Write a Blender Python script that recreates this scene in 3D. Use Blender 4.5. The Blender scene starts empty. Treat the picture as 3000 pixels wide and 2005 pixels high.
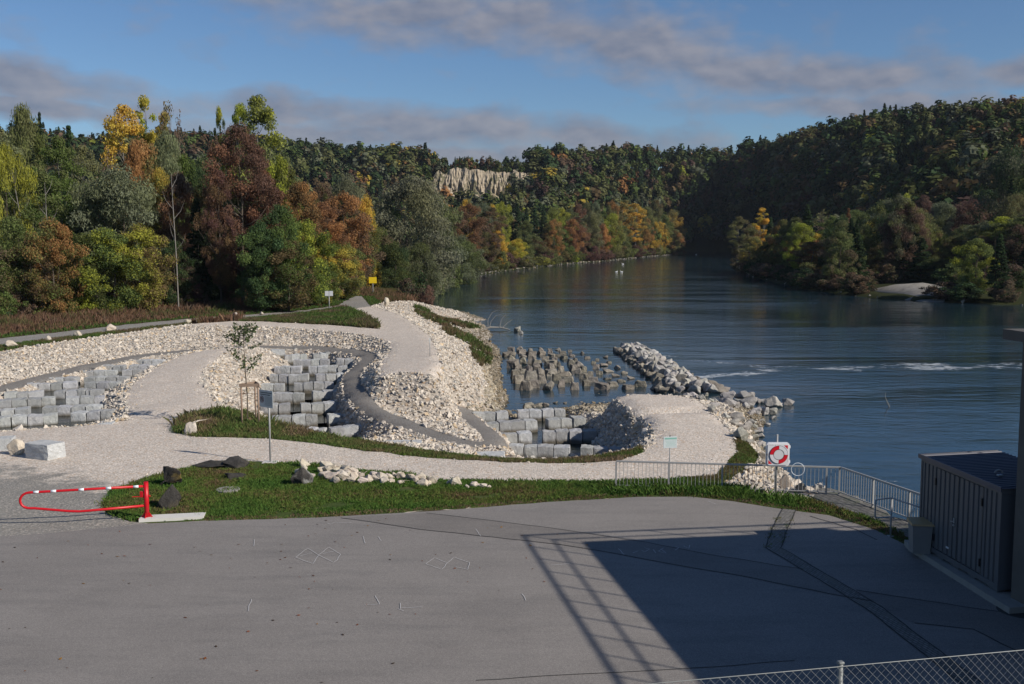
import bpy, bmesh, math, random
import numpy as np
from mathutils import Vector, Matrix, noise
from mathutils.geometry import delaunay_2d_cdt, convex_hull_2d

C = bpy.context.scene.collection
S = bpy.context.scene
R = math.radians
rng = np.random.default_rng(7)
random.seed(7)

# ------------------------------------------------------------------ camera
PITCH = math.atan(312.5 / 3100.0)
CAMZ = 9.0
cd = bpy.data.cameras.new("camera")
cd.sensor_width = 36.0
cd.lens = 36.0 * 3100.0 / 3000.0
cd.clip_start = 0.2
cd.clip_end = 6000
cam = bpy.data.objects.new("camera", cd)
C.objects.link(cam)
cam.location = (0, 0, CAMZ)
cam.rotation_euler = (math.pi / 2 - PITCH, 0, 0)
S.camera = cam

# ------------------------------------------------------------------ light
SUN_EL = R(31.5)
SUN_AZ = R(116.9)            # clockwise from +Y
EXPOSURE = 0.57
SUN_STRENGTH = 3.5
SKY_STRENGTH = 0.058
sl = bpy.data.lights.new("sun", 'SUN')
sl.energy = SUN_STRENGTH
sl.angle = R(0.53)
sl.color = (1.0, 0.925, 0.82)
so = bpy.data.objects.new("sun", sl)
C.objects.link(so)
sdir = Vector((math.sin(SUN_AZ) * math.cos(SUN_EL), math.cos(SUN_AZ) * math.cos(SUN_EL), math.sin(SUN_EL)))
so.rotation_euler = sdir.to_track_quat('Z', 'Y').to_euler()
so.location = (60, -30, 60)
S.view_settings.view_transform = 'Standard'
S.view_settings.look = 'None'
S.view_settings.exposure = EXPOSURE
S.view_settings.gamma = 1.0
S.cycles.max_bounces = 5
S.cycles.diffuse_bounces = 3
S.cycles.glossy_bounces = 2
S.cycles.transmission_bounces = 3
S.cycles.caustics_reflective = False
S.cycles.caustics_refractive = False


class NT:
    """small helper to write node trees"""
    def __init__(self, tree):
        self.t = tree
        tree.nodes.clear()

    def n(self, kind, **kw):
        nd = self.t.nodes.new(kind)
        for k, v in kw.items():
            if k in nd.bl_rna.properties:
                setattr(nd, k, v)
            else:
                nd.inputs[k].default_value = v
        return nd

    def l(self, a, b):
        self.t.links.new(a, b)

    def math(self, op, a, b=None, c=None, clamp=False):
        nd = self.t.nodes.new('ShaderNodeMath')
        nd.operation = op
        nd.use_clamp = clamp
        for i, v in enumerate((a, b, c)):
            if v is None:
                continue
            if isinstance(v, (int, float)):
                nd.inputs[i].default_value = v
            else:
                self.l(v, nd.inputs[i])
        return nd.outputs[0]

    def mix(self, f, a, b, mode='MIX'):
        nd = self.t.nodes.new('ShaderNodeMix')
        nd.data_type = 'RGBA'
        nd.blend_type = mode
        for s, v in ((nd.inputs[0], f), (nd.inputs[6], a), (nd.inputs[7], b)):
            if isinstance(v, (int, float)):
                s.default_value = v
            elif isinstance(v, (tuple, list)):
                s.default_value = (v[0], v[1], v[2], 1)
            else:
                self.l(v, s)
        return nd.outputs[2]

    def ramp(self, f, stops):
        nd = self.t.nodes.new('ShaderNodeValToRGB')
        cr = nd.color_ramp
        while len(cr.elements) < len(stops):
            cr.elements.new(0.5)
        for e, (p, c) in zip(cr.elements, stops):
            e.position = p
            e.color = (c, c, c, 1) if isinstance(c, (int, float)) else (c[0], c[1], c[2], 1)
        self.l(f, nd.inputs[0])
        return nd.outputs[0]

    def noise(self, vec, scale, detail=4, rough=0.55, dist=0.0, out=0):
        nd = self.t.nodes.new('ShaderNodeTexNoise')
        nd.inputs['Scale'].default_value = scale
        nd.inputs['Detail'].default_value = detail
        nd.inputs['Roughness'].default_value = rough
        nd.inputs['Distortion'].default_value = dist
        if vec is not None:
            self.l(vec, nd.inputs['Vector'])
        return nd.outputs[out]

    def voro(self, vec, scale, out='Color', feature='F1', rand=1.0):
        nd = self.t.nodes.new('ShaderNodeTexVoronoi')
        nd.feature = feature
        nd.inputs['Scale'].default_value = scale
        nd.inputs['Randomness'].default_value = rand
        if vec is not None:
            self.l(vec, nd.inputs['Vector'])
        return nd.outputs[out]

    def mapping(self, vec, loc=(0, 0, 0), rot=(0, 0, 0), sc=(1, 1, 1), kind='POINT'):
        nd = self.t.nodes.new('ShaderNodeMapping')
        nd.vector_type = kind
        nd.inputs['Location'].default_value = loc
        nd.inputs['Rotation'].default_value = rot
        nd.inputs['Scale'].default_value = sc
        self.l(vec, nd.inputs['Vector'])
        return nd.outputs[0]

    def bump(self, h, strength=0.5, dist=0.02, normal=None):
        nd = self.t.nodes.new('ShaderNodeBump')
        nd.inputs['Strength'].default_value = strength
        nd.inputs['Distance'].default_value = dist
        self.l(h, nd.inputs['Height'])
        if normal is not None:
            self.l(normal, nd.inputs['Normal'])
        return nd.outputs[0]


# ------------------------------------------------------------------ sky
world = bpy.data.worlds.new("World")
S.world = world
world.use_nodes = True
w = NT(world.node_tree)
sky = w.n('ShaderNodeTexSky', sky_type='NISHITA')
sky.sun_disc = False
sky.sun_elevation = SUN_EL
sky.sun_rotation = SUN_AZ
sky.altitude = 400
sky.air_density = 1.0
sky.dust_density = 0.35
sky.ozone_density = 2.2
tc = w.n('ShaderNodeTexCoord')
sep = w.n('ShaderNodeSeparateXYZ')
w.l(tc.outputs['Generated'], sep.inputs[0])
az = w.math('ARCTAN2', sep.outputs[0], sep.outputs[1])
el = w.math('ARCSINE', sep.outputs[2])
uv = w.n('ShaderNodeCombineXYZ')
w.l(az, uv.inputs[0])
w.l(el, uv.inputs[1])
uvv = uv.outputs[0]
# cloud banks: (azimuth, elevation, half length, half height, tilt) in radians
BANKS = [(-0.06, 0.200, 0.21, 0.030, -0.04), (0.09, 0.178, 0.17, 0.030, -0.14), (0.19, 0.150, 0.13, 0.026, -0.16), (0.32, 0.137, 0.11, 0.020, -0.06), (0.34, 0.113, 0.17, 0.012, -0.02), (0.45, 0.135, 0.06, 0.012, 0.0),
         (-0.43, 0.130, 0.12, 0.020, -0.06), (-0.42, 0.108, 0.17, 0.012, 0.0), (-0.20, 0.114, 0.11, 0.016, 0.0), (-0.07, 0.100, 0.20, 0.022, -0.06), (0.07, 0.092, 0.13, 0.018, -0.08), (-0.18, 0.092, 0.17, 0.018, 0.0), (-0.02, 0.075, 0.25, 0.012, 0.0)]
warp = w.noise(w.mapping(uvv, sc=(1, 1.6, 1)), 14.0, 4, 0.55, out=1)
wv = w.n('ShaderNodeVectorMath', operation='MULTIPLY_ADD')
w.l(warp, wv.inputs[0])
wv.inputs[1].default_value = (0.07, 0.030, 0)
wv2 = w.n('ShaderNodeVectorMath', operation='SUBTRACT')
w.l(uvv, wv2.inputs[0])
wv2.inputs[1].default_value = (0.035, 0.015, 0)
w.l(wv2.outputs[0], wv.inputs[2])
uvw = wv.outputs[0]
tot = None
for (a, e, hl, hh, tl) in BANKS:
    m = w.mapping(uvw, loc=(a, e, 0), rot=(0, 0, tl), sc=(hl, hh, 1), kind='TEXTURE')
    ln = w.n('ShaderNodeVectorMath', operation='LENGTH')
    w.l(m, ln.inputs[0])
    v = w.math('SUBTRACT', 1.3, ln.outputs['Value'], clamp=True)
    tot = v if tot is None else w.math('MAXIMUM', tot, v)
fine = w.noise(w.mapping(uvv, sc=(1, 1.9, 1)), 20.0, 5, 0.52)
fine2 = w.noise(w.mapping(uvv, loc=(0.006, 0.012, 0), sc=(1, 1.9, 1)), 20.0, 5, 0.52)
dens = w.math('ADD', tot, w.math('MULTIPLY', w.math('SUBTRACT', fine, 0.5), 1.5))
alpha = w.ramp(dens, [(0.08, 0.0), (0.50, 0.50), (0.95, 0.86)])
shade = w.math('ADD', w.math('MULTIPLY', w.math('SUBTRACT', fine, fine2), 1.6), w.math('MULTIPLY', w.noise(w.mapping(uvv, sc=(1, 2.2, 1)), 8.0, 3), 1.0))
ccol = w.ramp(shade, [(0.2, (2.15, 2.4, 3.2)), (0.8, (3.5, 3.5, 4.0))])
skyc = w.mix(1.0, sky.outputs[0], (0.66, 0.82, 1.02), 'MULTIPLY')
fin = w.mix(alpha, skyc, ccol)
bg = w.n('ShaderNodeBackground', Strength=SKY_STRENGTH)
w.l(fin, bg.inputs[0])
out = w.n('ShaderNodeOutputWorld')
w.l(bg.outputs[0], out.inputs[0])


# ------------------------------------------------------------------ helpers
def P(px, py, z):
    """point at height z seen at photo position (px, py) of 3000 x 2005"""
    u = (px - 1500.0) / 3100.0
    v = (1002.5 - py) / 3100.0
    d = (u, math.cos(PITCH) + v * math.sin(PITCH), -math.sin(PITCH) + v * math.cos(PITCH))
    t = (z - CAMZ) / d[2]
    return (d[0] * t, d[1] * t, z)


K = 3000.0 / 2346.0


def W(vx, vy, z=0.0):
    return P(vx * K, vy * K, z)


def ray(vx, vy):
    u = (vx * K - 1500.0) / 3100.0
    v = (1002.5 - vy * K) / 3100.0
    return np.array((u, math.cos(PITCH) + v * math.sin(PITCH), -math.sin(PITCH) + v * math.cos(PITCH)))


def at_depth(vx, vy, y):
    d = ray(vx, vy)
    t = y / d[1]
    return (d[0] * t, y, CAMZ + d[2] * t)


def mesh_np(name, verts, faces, mat=None, col=None, smooth=False, parent=None, link=True):
    """faces: (n,k) int array of equal-sized polygons, or list of such arrays"""
    verts = np.asarray(verts, np.float32)
    if not isinstance(faces, list):
        faces = [faces]
    faces = [np.asarray(f, np.int32) for f in faces if len(f)]
    me = bpy.data.meshes.new(name)
    me.vertices.add(len(verts))
    me.vertices.foreach_set('co', verts.ravel())
    loops = np.concatenate([f.ravel() for f in faces])
    tot_ = np.concatenate([np.full(len(f), f.shape[1], np.int32) for f in faces])
    st = np.concatenate([[0], np.cumsum(tot_)[:-1]]).astype(np.int32)
    me.loops.add(len(loops))
    me.loops.foreach_set('vertex_index', loops)
    me.polygons.add(len(tot_))
    me.polygons.foreach_set('loop_start', st)
    me.polygons.foreach_set('loop_total', tot_)
    me.polygons.foreach_set('use_smooth', np.full(len(tot_), smooth, bool))
    me.update(calc_edges=True)
    if col is not None:
        ca = me.attributes.new('Col', 'FLOAT_COLOR', 'POINT')
        c4 = np.ones((len(verts), 4), np.float32)
        c4[:, :col.shape[1]] = col
        ca.data.foreach_set('color', c4.ravel())
    if mat:
        me.materials.append(mat)
    if not link:
        return me
    o = bpy.data.objects.new(name, me)
    C.objects.link(o)
    if parent:
        o.parent = parent
    return o


def tag(o, label=None, cat=None, group=None, kind=None):
    if label:
        o['label'] = label
    if cat:
        o['category'] = cat
    if group:
        o['group'] = group
    if kind:
        o['kind'] = kind
    return o


def empty(name, loc=(0, 0, 0), rz=0.0):
    o = bpy.data.objects.new(name, None)
    o.empty_display_size = 0.2
    C.objects.link(o)
    o.location = loc
    o.rotation_euler = (0, 0, rz)
    return o


class MB:
    """collects shapes and links them as ONE mesh object"""
    def __init__(self):
        self.v, self.f = [], []

    def add(self, vs, fs):
        b = len(self.v)
        self.v += [tuple(p) for p in vs]
        self.f += [tuple(i + b for i in f) for f in fs]
        return self

    def box(self, cx, cy, cz, sx, sy, sz, rz=0.0, bev=0.0):
        c, s = math.cos(rz), math.sin(rz)
        x, y, z = sx / 2, sy / 2, sz / 2
        if bev <= 0:
            pts = [(-x, -y, -z), (x, -y, -z), (x, y, -z), (-x, y, -z), (-x, -y, z), (x, -y, z), (x, y, z), (-x, y, z)]
            fs = [(0, 3, 2, 1), (4, 5, 6, 7), (0, 1, 5, 4), (1, 2, 6, 5), (2, 3, 7, 6), (3, 0, 4, 7)]
        else:
            bm = bmesh.new()
            bmesh.ops.create_cube(bm, size=1)
            bmesh.ops.scale(bm, vec=(sx, sy, sz), verts=bm.verts)
            bmesh.ops.bevel(bm, geom=bm.edges[:], offset=bev, segments=2, affect='EDGES', profile=0.5)
            bm.verts.index_update()
            pts = [tuple(v.co) for v in bm.verts]
            fs = [tuple(v.index for v in f.verts) for f in bm.faces]
            bm.free()
        return self.add([(cx + px * c - py * s, cy + px * s + py * c, cz + pz) for px, py, pz in pts], fs)

    def tube(self, pts, r, n=8, closed=False, cap=True):
        pts = [Vector(p) for p in pts]
        m = len(pts)
        rad = r if isinstance(r, (list, tuple)) else [r] * m
        vs, fs = [], []
        prev = None
        for i, p in enumerate(pts):
            if closed:
                d = pts[(i + 1) % m] - pts[i - 1]
            else:
                d = pts[min(i + 1, m - 1)] - pts[max(i - 1, 0)]
            d.normalize()
            if prev is None:
                a = Vector((0, 0, 1)) if abs(d.z) < 0.9 else Vector((1, 0, 0))
                u = d.cross(a).normalized()
            else:
                u = (prev - d * prev.dot(d))
                if u.length < 1e-6:
                    u = d.orthogonal()
                u.normalize()
            prev = u
            v = d.cross(u)
            for k in range(n):
                a = 2 * math.pi * k / n
                vs.append(p + (u * math.cos(a) + v * math.sin(a)) * rad[i])
        for i in range(m if closed else m - 1):
            j = (i + 1) % m
            for k in range(n):
                k2 = (k + 1) % n
                fs.append((i * n + k, i * n + k2, j * n + k2, j * n + k))
        if cap and not closed:
            fs.append(tuple(range(n - 1, -1, -1)))
            fs.append(tuple((m - 1) * n + k for k in range(n)))
        return self.add(vs, fs)

    def prism(self, poly, y0, y1):
        """polygon in x,z extruded along y"""
        n = len(poly)
        vs = [(x, y0, z) for x, z in poly] + [(x, y1, z) for x, z in poly]
        fs = [tuple(range(n)), tuple(range(2 * n - 1, n - 1, -1))]
        fs += [(i, i + n, (i + 1) % n + n, (i + 1) % n) for i in range(n)]
        return self.add(vs, fs)

    def slab(self, poly, z0, z1):
        """polygon in x,y extruded along z"""
        n = len(poly)
        vs = [(x, y, z0) for x, y in poly] + [(x, y, z1) for x, y in poly]
        fs = [tuple(range(n - 1, -1, -1)), tuple(range(n, 2 * n))]
        fs += [(i, (i + 1) % n, (i + 1) % n + n, i + n) for i in range(n)]
        return self.add(vs, fs)

    def build(self, name, mat, parent=None, loc=None, smooth=False):
        me = bpy.data.meshes.new(name)
        me.from_pydata(self.v, [], self.f)
        bm = bmesh.new()
        bm.from_mesh(me)
        bmesh.ops.recalc_face_normals(bm, faces=bm.faces)
        bm.to_mesh(me)
        bm.free()
        if smooth:
            for p in me.polygons:
                p.use_smooth = len(p.vertices) == 4
        me.materials.append(mat)
        o = bpy.data.objects.new(name, me)
        C.objects.link(o)
        if parent:
            o.parent = parent
        if loc:
            o.location = loc
        return o


def fbm2(x, y, seed=0, octv=4):
    """cheap value noise on numpy arrays, roughly -1..1"""
    x = np.asarray(x, float)
    y = np.asarray(y, float)
    tot_, amp, out_ = 0, 1.0, np.zeros(np.broadcast(x, y).shape)
    for o in range(octv):
        xi, yi = np.floor(x).astype(np.int64), np.floor(y).astype(np.int64)
        fx, fy = x - xi, y - yi
        fx, fy = fx * fx * (3 - 2 * fx), fy * fy * (3 - 2 * fy)

        def h(i, j):
            n = (i * 374761393 + j * 668265263 + (seed + o) * 974711) & 0x7fffffff
            n = (n ^ (n >> 13)) * 1274126177 & 0x7fffffff
            return ((n ^ (n >> 16)) & 0xffff) / 32767.5 - 1
        a, b, c_, d = h(xi, yi), h(xi + 1, yi), h(xi, yi + 1), h(xi + 1, yi + 1)
        out_ += amp * ((a * (1 - fx) + b * fx) * (1 - fy) + (c_ * (1 - fx) + d * fx) * fy)
        tot_ += amp
        amp *= 0.5
        x = x * 2.03 + 11.7
        y = y * 2.03 + 5.3
    return out_ / tot_


def in_poly(px, py, poly):
    px, py = np.asarray(px), np.asarray(py)
    c = np.zeros(px.shape, bool)
    n = len(poly)
    j = n - 1
    for i in range(n):
        xi, yi, xj, yj = poly[i][0], poly[i][1], poly[j][0], poly[j][1]
        if yi != yj:
            m = ((yi > py) != (yj > py)) & (px < (xj - xi) * (py - yi) / (yj - yi) + xi)
            c ^= m
        j = i
    return c


ORD = ['first', 'second', 'third', 'fourth', 'fifth', 'sixth', 'seventh', 'eighth', 'ninth', 'tenth', 'eleventh', 'twelfth', 'thirteenth',
       'fourteenth', 'fifteenth', 'sixteenth', 'seventeenth', 'eighteenth', 'nineteenth', 'twentieth']
for tens, base in (('twenty', 20), ('thirty', 30), ('forty', 40), ('fifty', 50), ('sixty', 60), ('seventy', 70), ('eighty', 80), ('ninety', 90)):
    ORD += [tens + '-' + ORD[k] for k in range(9)] + [{20: 'thirtieth', 30: 'fortieth', 40: 'fiftieth', 50: 'sixtieth', 60: 'seventieth', 70: 'eightieth', 80: 'ninetieth', 90: 'hundredth'}[base]]


# ------------------------------------------------------------------ materials
def new_mat(name):
    m = bpy.data.materials.new(name)
    m.use_nodes = True
    t = NT(m.node_tree)
    bs = t.n('ShaderNodeBsdfPrincipled')
    o = t.n('ShaderNodeOutputMaterial')
    t.l(bs.outputs[0], o.inputs[0])
    bs.inputs['Roughness'].default_value = 0.85
    bs.inputs['Specular IOR Level'].default_value = 0.25
    return m, t, bs


def pos(t):
    return t.n('ShaderNodeNewGeometry').outputs['Position']


def simple(name, col, rough=0.6, metal=0.0, var=0.12, scale=3.0, bump=0.0, spec=0.4):
    m, t, bs = new_mat(name)
    g = t.n('ShaderNodeTexCoord').outputs['Object']
    nz = t.noise(g, scale, 5, 0.6)
    c = t.mix(nz, tuple(x * (1 - var) for x in col), tuple(min(1, x * (1 + var)) for x in col))
    t.l(c, bs.inputs['Base Color'])
    bs.inputs['Roughness'].default_value = rough
    bs.inputs['Metallic'].default_value = metal
    bs.inputs['Specular IOR Level'].default_value = spec
    if bump:
        t.l(t.bump(t.noise(g, scale * 12, 4), bump, 0.01), bs.inputs['Normal'])
    return m


def stone_mat(name, lo, hi, warm, warm_amt, scale=6.0, bump=0.6, attr=None, objcol=False, wet=False, lichen=None, stain=False):
    m, t, bs = new_mat(name)
    g = t.n('ShaderNodeTexCoord').outputs['Object'] if objcol else pos(t)
    inf = t.n('ShaderNodeObjectInfo')
    nz = t.noise(g, scale, 6, 0.65)
    c = t.mix(t.ramp(nz, [(0.3, 0.0), (0.7, 1.0)]), lo, hi)
    c = t.mix(t.math('MULTIPLY', t.ramp(t.noise(g, scale * 0.5, 3), [(0.5, 0.0), (0.75, 1.0)]), warm_amt), c, warm)
    sp = t.noise(g, scale * 9, 2)
    c = t.mix(0.25, c, t.ramp(sp, [(0.3, 0.1), (0.7, 0.9)]), 'OVERLAY')
    if objcol:
        c = t.mix(1.0, c, inf.outputs['Color'], 'MULTIPLY')
    if attr:
        at = t.n('ShaderNodeAttribute', attribute_name=attr)
        c = t.mix(1.0, c, at.outputs['Color'], 'MULTIPLY')
    if lichen:
        c = t.mix(t.ramp(t.noise(g, scale * 0.35, 4), [(0.47, 0.0), (0.56, 0.85)]), c, lichen)
    if stain:      # brown waterline on the lower part of every block
        so_ = t.n('ShaderNodeSeparateXYZ')
        t.l(t.n('ShaderNodeTexCoord').outputs['Object'], so_.inputs[0])
        hz = t.math('ADD', so_.outputs[2], t.math('MULTIPLY', t.math('SUBTRACT', t.noise(pos(t), 1.6, 4), 0.5), 0.30))
        c = t.mix(t.ramp(hz, [(0.52, 0.9), (0.70, 0.0)]), c, (0.10, 0.082, 0.055))
        c = t.mix(t.math('MULTIPLY', t.ramp(t.noise(pos(t), 2.2, 5, 0.7), [(0.52, 0.0), (0.68, 1.0)]), 0.45), c, (0.17, 0.165, 0.15))
    if wet:
        sz = t.n('ShaderNodeSeparateXYZ')
        t.l(pos(t), sz.inputs[0])
        h = t.math('ADD', sz.outputs[2], t.math('MULTIPLY', t.noise(g, 5.0, 3), 0.5))
        wz = t.ramp(t.math('MULTIPLY_ADD', h, 1.0, 3.25), [(0.12, 1.0), (0.55, 0.0)])
        c = t.mix(wz, c, (0.035, 0.032, 0.018))
    t.l(c, bs.inputs['Base Color'])
    bs.inputs['Roughness'].default_value = 0.9
    hgt = t.math('ADD', t.noise(g, scale * 2.5, 6, 0.7), t.math('MULTIPLY', t.noise(g, scale * 12, 3), 0.4))
    t.l(t.bump(hgt, bump, 0.05), bs.inputs['Normal'])
    return m


M = {}
M['granite'] = stone_mat('granite', (0.37, 0.375, 0.37), (0.53, 0.535, 0.525), (0.30, 0.28, 0.22), 0.2, 4.0, 1.0, objcol=True, stain=True)
M['granite_dry'] = stone_mat('granite_dry', (0.37, 0.375, 0.37), (0.53, 0.535, 0.525), (0.36, 0.34, 0.30), 0.2, 4.0, 1.0, objcol=True)
M['limestone'] = stone_mat('limestone', (0.42, 0.36, 0.29), (0.66, 0.61, 0.53), (0.50, 0.34, 0.17), 0.35, 3.0, 0.7, objcol=True)
M['rubble'] = stone_mat('rubble_limestone', (0.46, 0.40, 0.33), (0.66, 0.60, 0.52), (0.52, 0.38, 0.22), 0.15, 3.5, 0.6, attr='Col')
M['river_stone'] = stone_mat('river_stone', (0.12, 0.108, 0.09), (0.33, 0.305, 0.26), (0.16, 0.13, 0.07), 0.45, 3.0, 0.9, objcol=True, wet=True)
M['bank_stone'] = stone_mat('bank_stone', (0.17, 0.165, 0.155), (0.37, 0.36, 0.335), (0.30, 0.23, 0.14), 0.25, 2.5, 0.8, objcol=True, wet=True)
M['spotted_stone'] = stone_mat('spotted_stone', (0.028, 0.027, 0.026), (0.085, 0.08, 0.07), (0.22, 0.21, 0.19), 0.5, 4, 1.0, objcol=True, lichen=(0.27, 0.27, 0.25))
M['dark_stone'] = stone_mat('dark_stone', (0.022, 0.021, 0.021), (0.065, 0.063, 0.058), (0.12, 0.09, 0.045), 0.5, 2.5, 1.0, objcol=True)
M['lichen_stone'] = stone_mat('lichen_stone', (0.028, 0.027, 0.026), (0.085, 0.08, 0.07), (0.22, 0.15, 0.05), 0.6, 2.5, 1.0, objcol=True, lichen=(0.26, 0.19, 0.06))
M['concrete'] = simple('concrete', (0.27, 0.255, 0.23), 0.9, 0, 0.25, 2.5, 0.3)
M['white_concrete'] = simple('white_concrete', (0.60, 0.58, 0.54), 0.9, 0, 0.10, 5, 0.2)
M['galv'] = simple('galvanised_steel', (0.33, 0.33, 0.325), 0.55, 0.1, 0.15, 9)
M['red_paint'] = simple('red_paint', (0.50, 0.008, 0.015), 0.38, 0, 0.12, 2.0)
M['white_tape'] = simple('white_tape', (0.72, 0.76, 0.80), 0.4, 0, 0.05)
M['white_plastic'] = simple('white_plastic', (0.70, 0.70, 0.72), 0.4, 0, 0.03)
M['red_plastic'] = simple('red_plastic', (0.60, 0.012, 0.025), 0.4, 0, 0.04)
M['dark_steel'] = simple('dark_steel', (0.05, 0.05, 0.052), 0.6)
M['black'] = simple('black_plastic', (0.015, 0.015, 0.017), 0.5, 0, 0.1)
M['sign_grey'] = simple('sign_grey_green', (0.55, 0.56, 0.54), 0.5, 0, 0.06)
M['sign_dark'] = simple('sign_lettering', (0.035, 0.045, 0.045), 0.6, 0, 0.05)
M['sign_white'] = simple('sign_white', (0.62, 0.63, 0.64), 0.45, 0, 0.04)
M['sign_mint'] = simple('sign_mint', (0.58, 0.64, 0.64), 0.4, 0, 0.05)
M['sign_green'] = simple('sign_green', (0.23, 0.46, 0.39), 0.4, 0, 0.1)
M['yellow'] = simple('yellow_paint', (0.78, 0.55, 0.02), 0.45, 0, 0.05)
M['wood'] = simple('weathered_wood', (0.26, 0.185, 0.135), 0.85, 0, 0.35, 6, 0.4)
M['strap'] = simple('tie_strap', (0.10, 0.06, 0.04), 0.9)
M['container'] = simple('container_steel', (0.105, 0.108, 0.115), 0.5, 0.0, 0.12, 1.2)
M['container_roof'] = simple('container_roof', (0.075, 0.078, 0.105), 0.45, 0.0, 0.10, 2)
M['tan'] = simple('tan_lid', (0.40, 0.27, 0.13), 0.6, 0, 0.1)
M['bin_grey'] = simple('bin_grey', (0.22, 0.21, 0.20), 0.7, 0, 0.1)
M['bldg'] = simple('building_concrete', (0.11, 0.10, 0.088), 0.95, 0, 0.35, 1.5, 0.5)
M['chalk'] = simple('chalk', (0.46, 0.45, 0.44), 0.95, 0, 0.2, 20)
M['seam'] = simple('seam_tar', (0.035, 0.034, 0.033), 0.9, 0, 0.3, 8)
M['wire'] = simple('fence_wire', (0.19, 0.20, 0.195), 0.55, 0.2, 0.1)  # dark grey for wire and posts, shade on the fence put into the colour
M['driftwood'] = simple('driftwood', (0.27, 0.25, 0.22), 0.9, 0, 0.2, 8)
M['feather'] = simple('white_feathers', (0.82, 0.82, 0.80), 0.8, 0, 0.03)
M['beak'] = simple('orange_beak', (0.55, 0.18, 0.02), 0.6)


def gravel_mat(name, base, dark, scale1, scale2, grey=None, weeds=True):
    m, t, bs = new_mat(name)
    g = pos(t)
    va = t.voro(g, scale1, 'Color')
    sepc = t.n('ShaderNodeSeparateColor')
    t.l(va, sepc.inputs[0])
    vd = t.voro(g, scale1, 'Distance')
    v2 = t.voro(g, scale2, 'Color')
    sep2 = t.n('ShaderNodeSeparateColor')
    t.l(v2, sep2.inputs[0])
    c = t.mix(sepc.outputs[0], tuple(x * 0.72 for x in base), tuple(min(1, x * 1.22) for x in base))
    c = t.mix(t.math('MULTIPLY', sep2.outputs[0], 0.5), c, tuple(x * 0.8 for x in base))
    c = t.mix(t.ramp(sepc.outputs[1], [(0.86, 0.0), (0.92, 0.8)]), c, (base[0] * 0.75, base[1] * 0.58, base[2] * 0.42))
    c = t.mix(t.ramp(vd, [(0.34, 0.0), (0.66, 0.6)]), c, dark)
    big = t.noise(g, 0.22, 5, 0.6)
    c = t.mix(t.math('MULTIPLY', t.ramp(big, [(0.35, 0.0), (0.7, 1.0)]), 0.22), c, tuple(x * 0.62 for x in base))
    at = t.n('ShaderNodeAttribute', attribute_name='Col')
    sa = t.n('ShaderNodeSeparateColor')
    t.l(at.outputs['Color'], sa.inputs[0])
    if grey:
        gf = t.math('ADD', sa.outputs[0], t.math('MULTIPLY', t.math('SUBTRACT', t.noise(g, 0.9, 5, 0.7), 0.5), 1.3))
        gm = t.ramp(gf, [(0.42, 0.0), (0.62, 1.0)])
        v3 = t.voro(g, scale1 * 1.5, 'Color')
        s3 = t.n('ShaderNodeSeparateColor')
        t.l(v3, s3.inputs[0])
        gc = t.mix(s3.outputs[0], tuple(x * 0.75 for x in grey), tuple(x * 1.25 for x in grey))
        gc = t.mix(t.ramp(s3.outputs[2], [(0.86, 0.0), (0.92, 0.7)]), gc, tuple(x * 0.8 for x in base))
        gc = t.mix(t.math('MULTIPLY', t.noise(g, 0.7, 4), 0.5), gc, (grey[0] * .8, grey[1] * .72, grey[2] * .62))
        c = t.mix(gm, c, gc)
    if weeds:
        wm = t.math('ADD', sa.outputs[1], t.math('MULTIPLY', t.math('SUBTRACT', t.noise(g, 2.3, 5, 0.7), 0.5), 1.6))
        c = t.mix(t.ramp(wm, [(0.66, 0.0), (0.78, 0.8)]), c, (0.13, 0.11, 0.045))
    t.l(c, bs.inputs['Base Color'])
    bs.inputs['Roughness'].default_value = 0.95
    bs.inputs['Specular IOR Level'].default_value = 0.1
    hgt = t.math('SUBTRACT', t.math('MULTIPLY', sepc.outputs[0], 0.5), vd)
    t.l(t.bump(hgt, 0.55, 0.03), bs.inputs['Normal'])
    return m


M['gravel'] = gravel_mat('white_gravel', (0.70, 0.62, 0.535), (0.36, 0.315, 0.265), 12.0, 3.5, grey=(0.26, 0.25, 0.23))
M['grey_path'] = gravel_mat('grey_gravel', (0.33, 0.315, 0.29), (0.17, 0.16, 0.145), 10.0, 2.5, weeds=False)
M['dark_path'] = gravel_mat('fine_grey_gravel', (0.255, 0.24, 0.22), (0.14, 0.13, 0.12), 16.0, 3.0, weeds=False)
M['rubble_bed'] = gravel_mat('rubble_bed', (0.50, 0.44, 0.37), (0.20, 0.175, 0.15), 4.5, 1.3, weeds=False)


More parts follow.
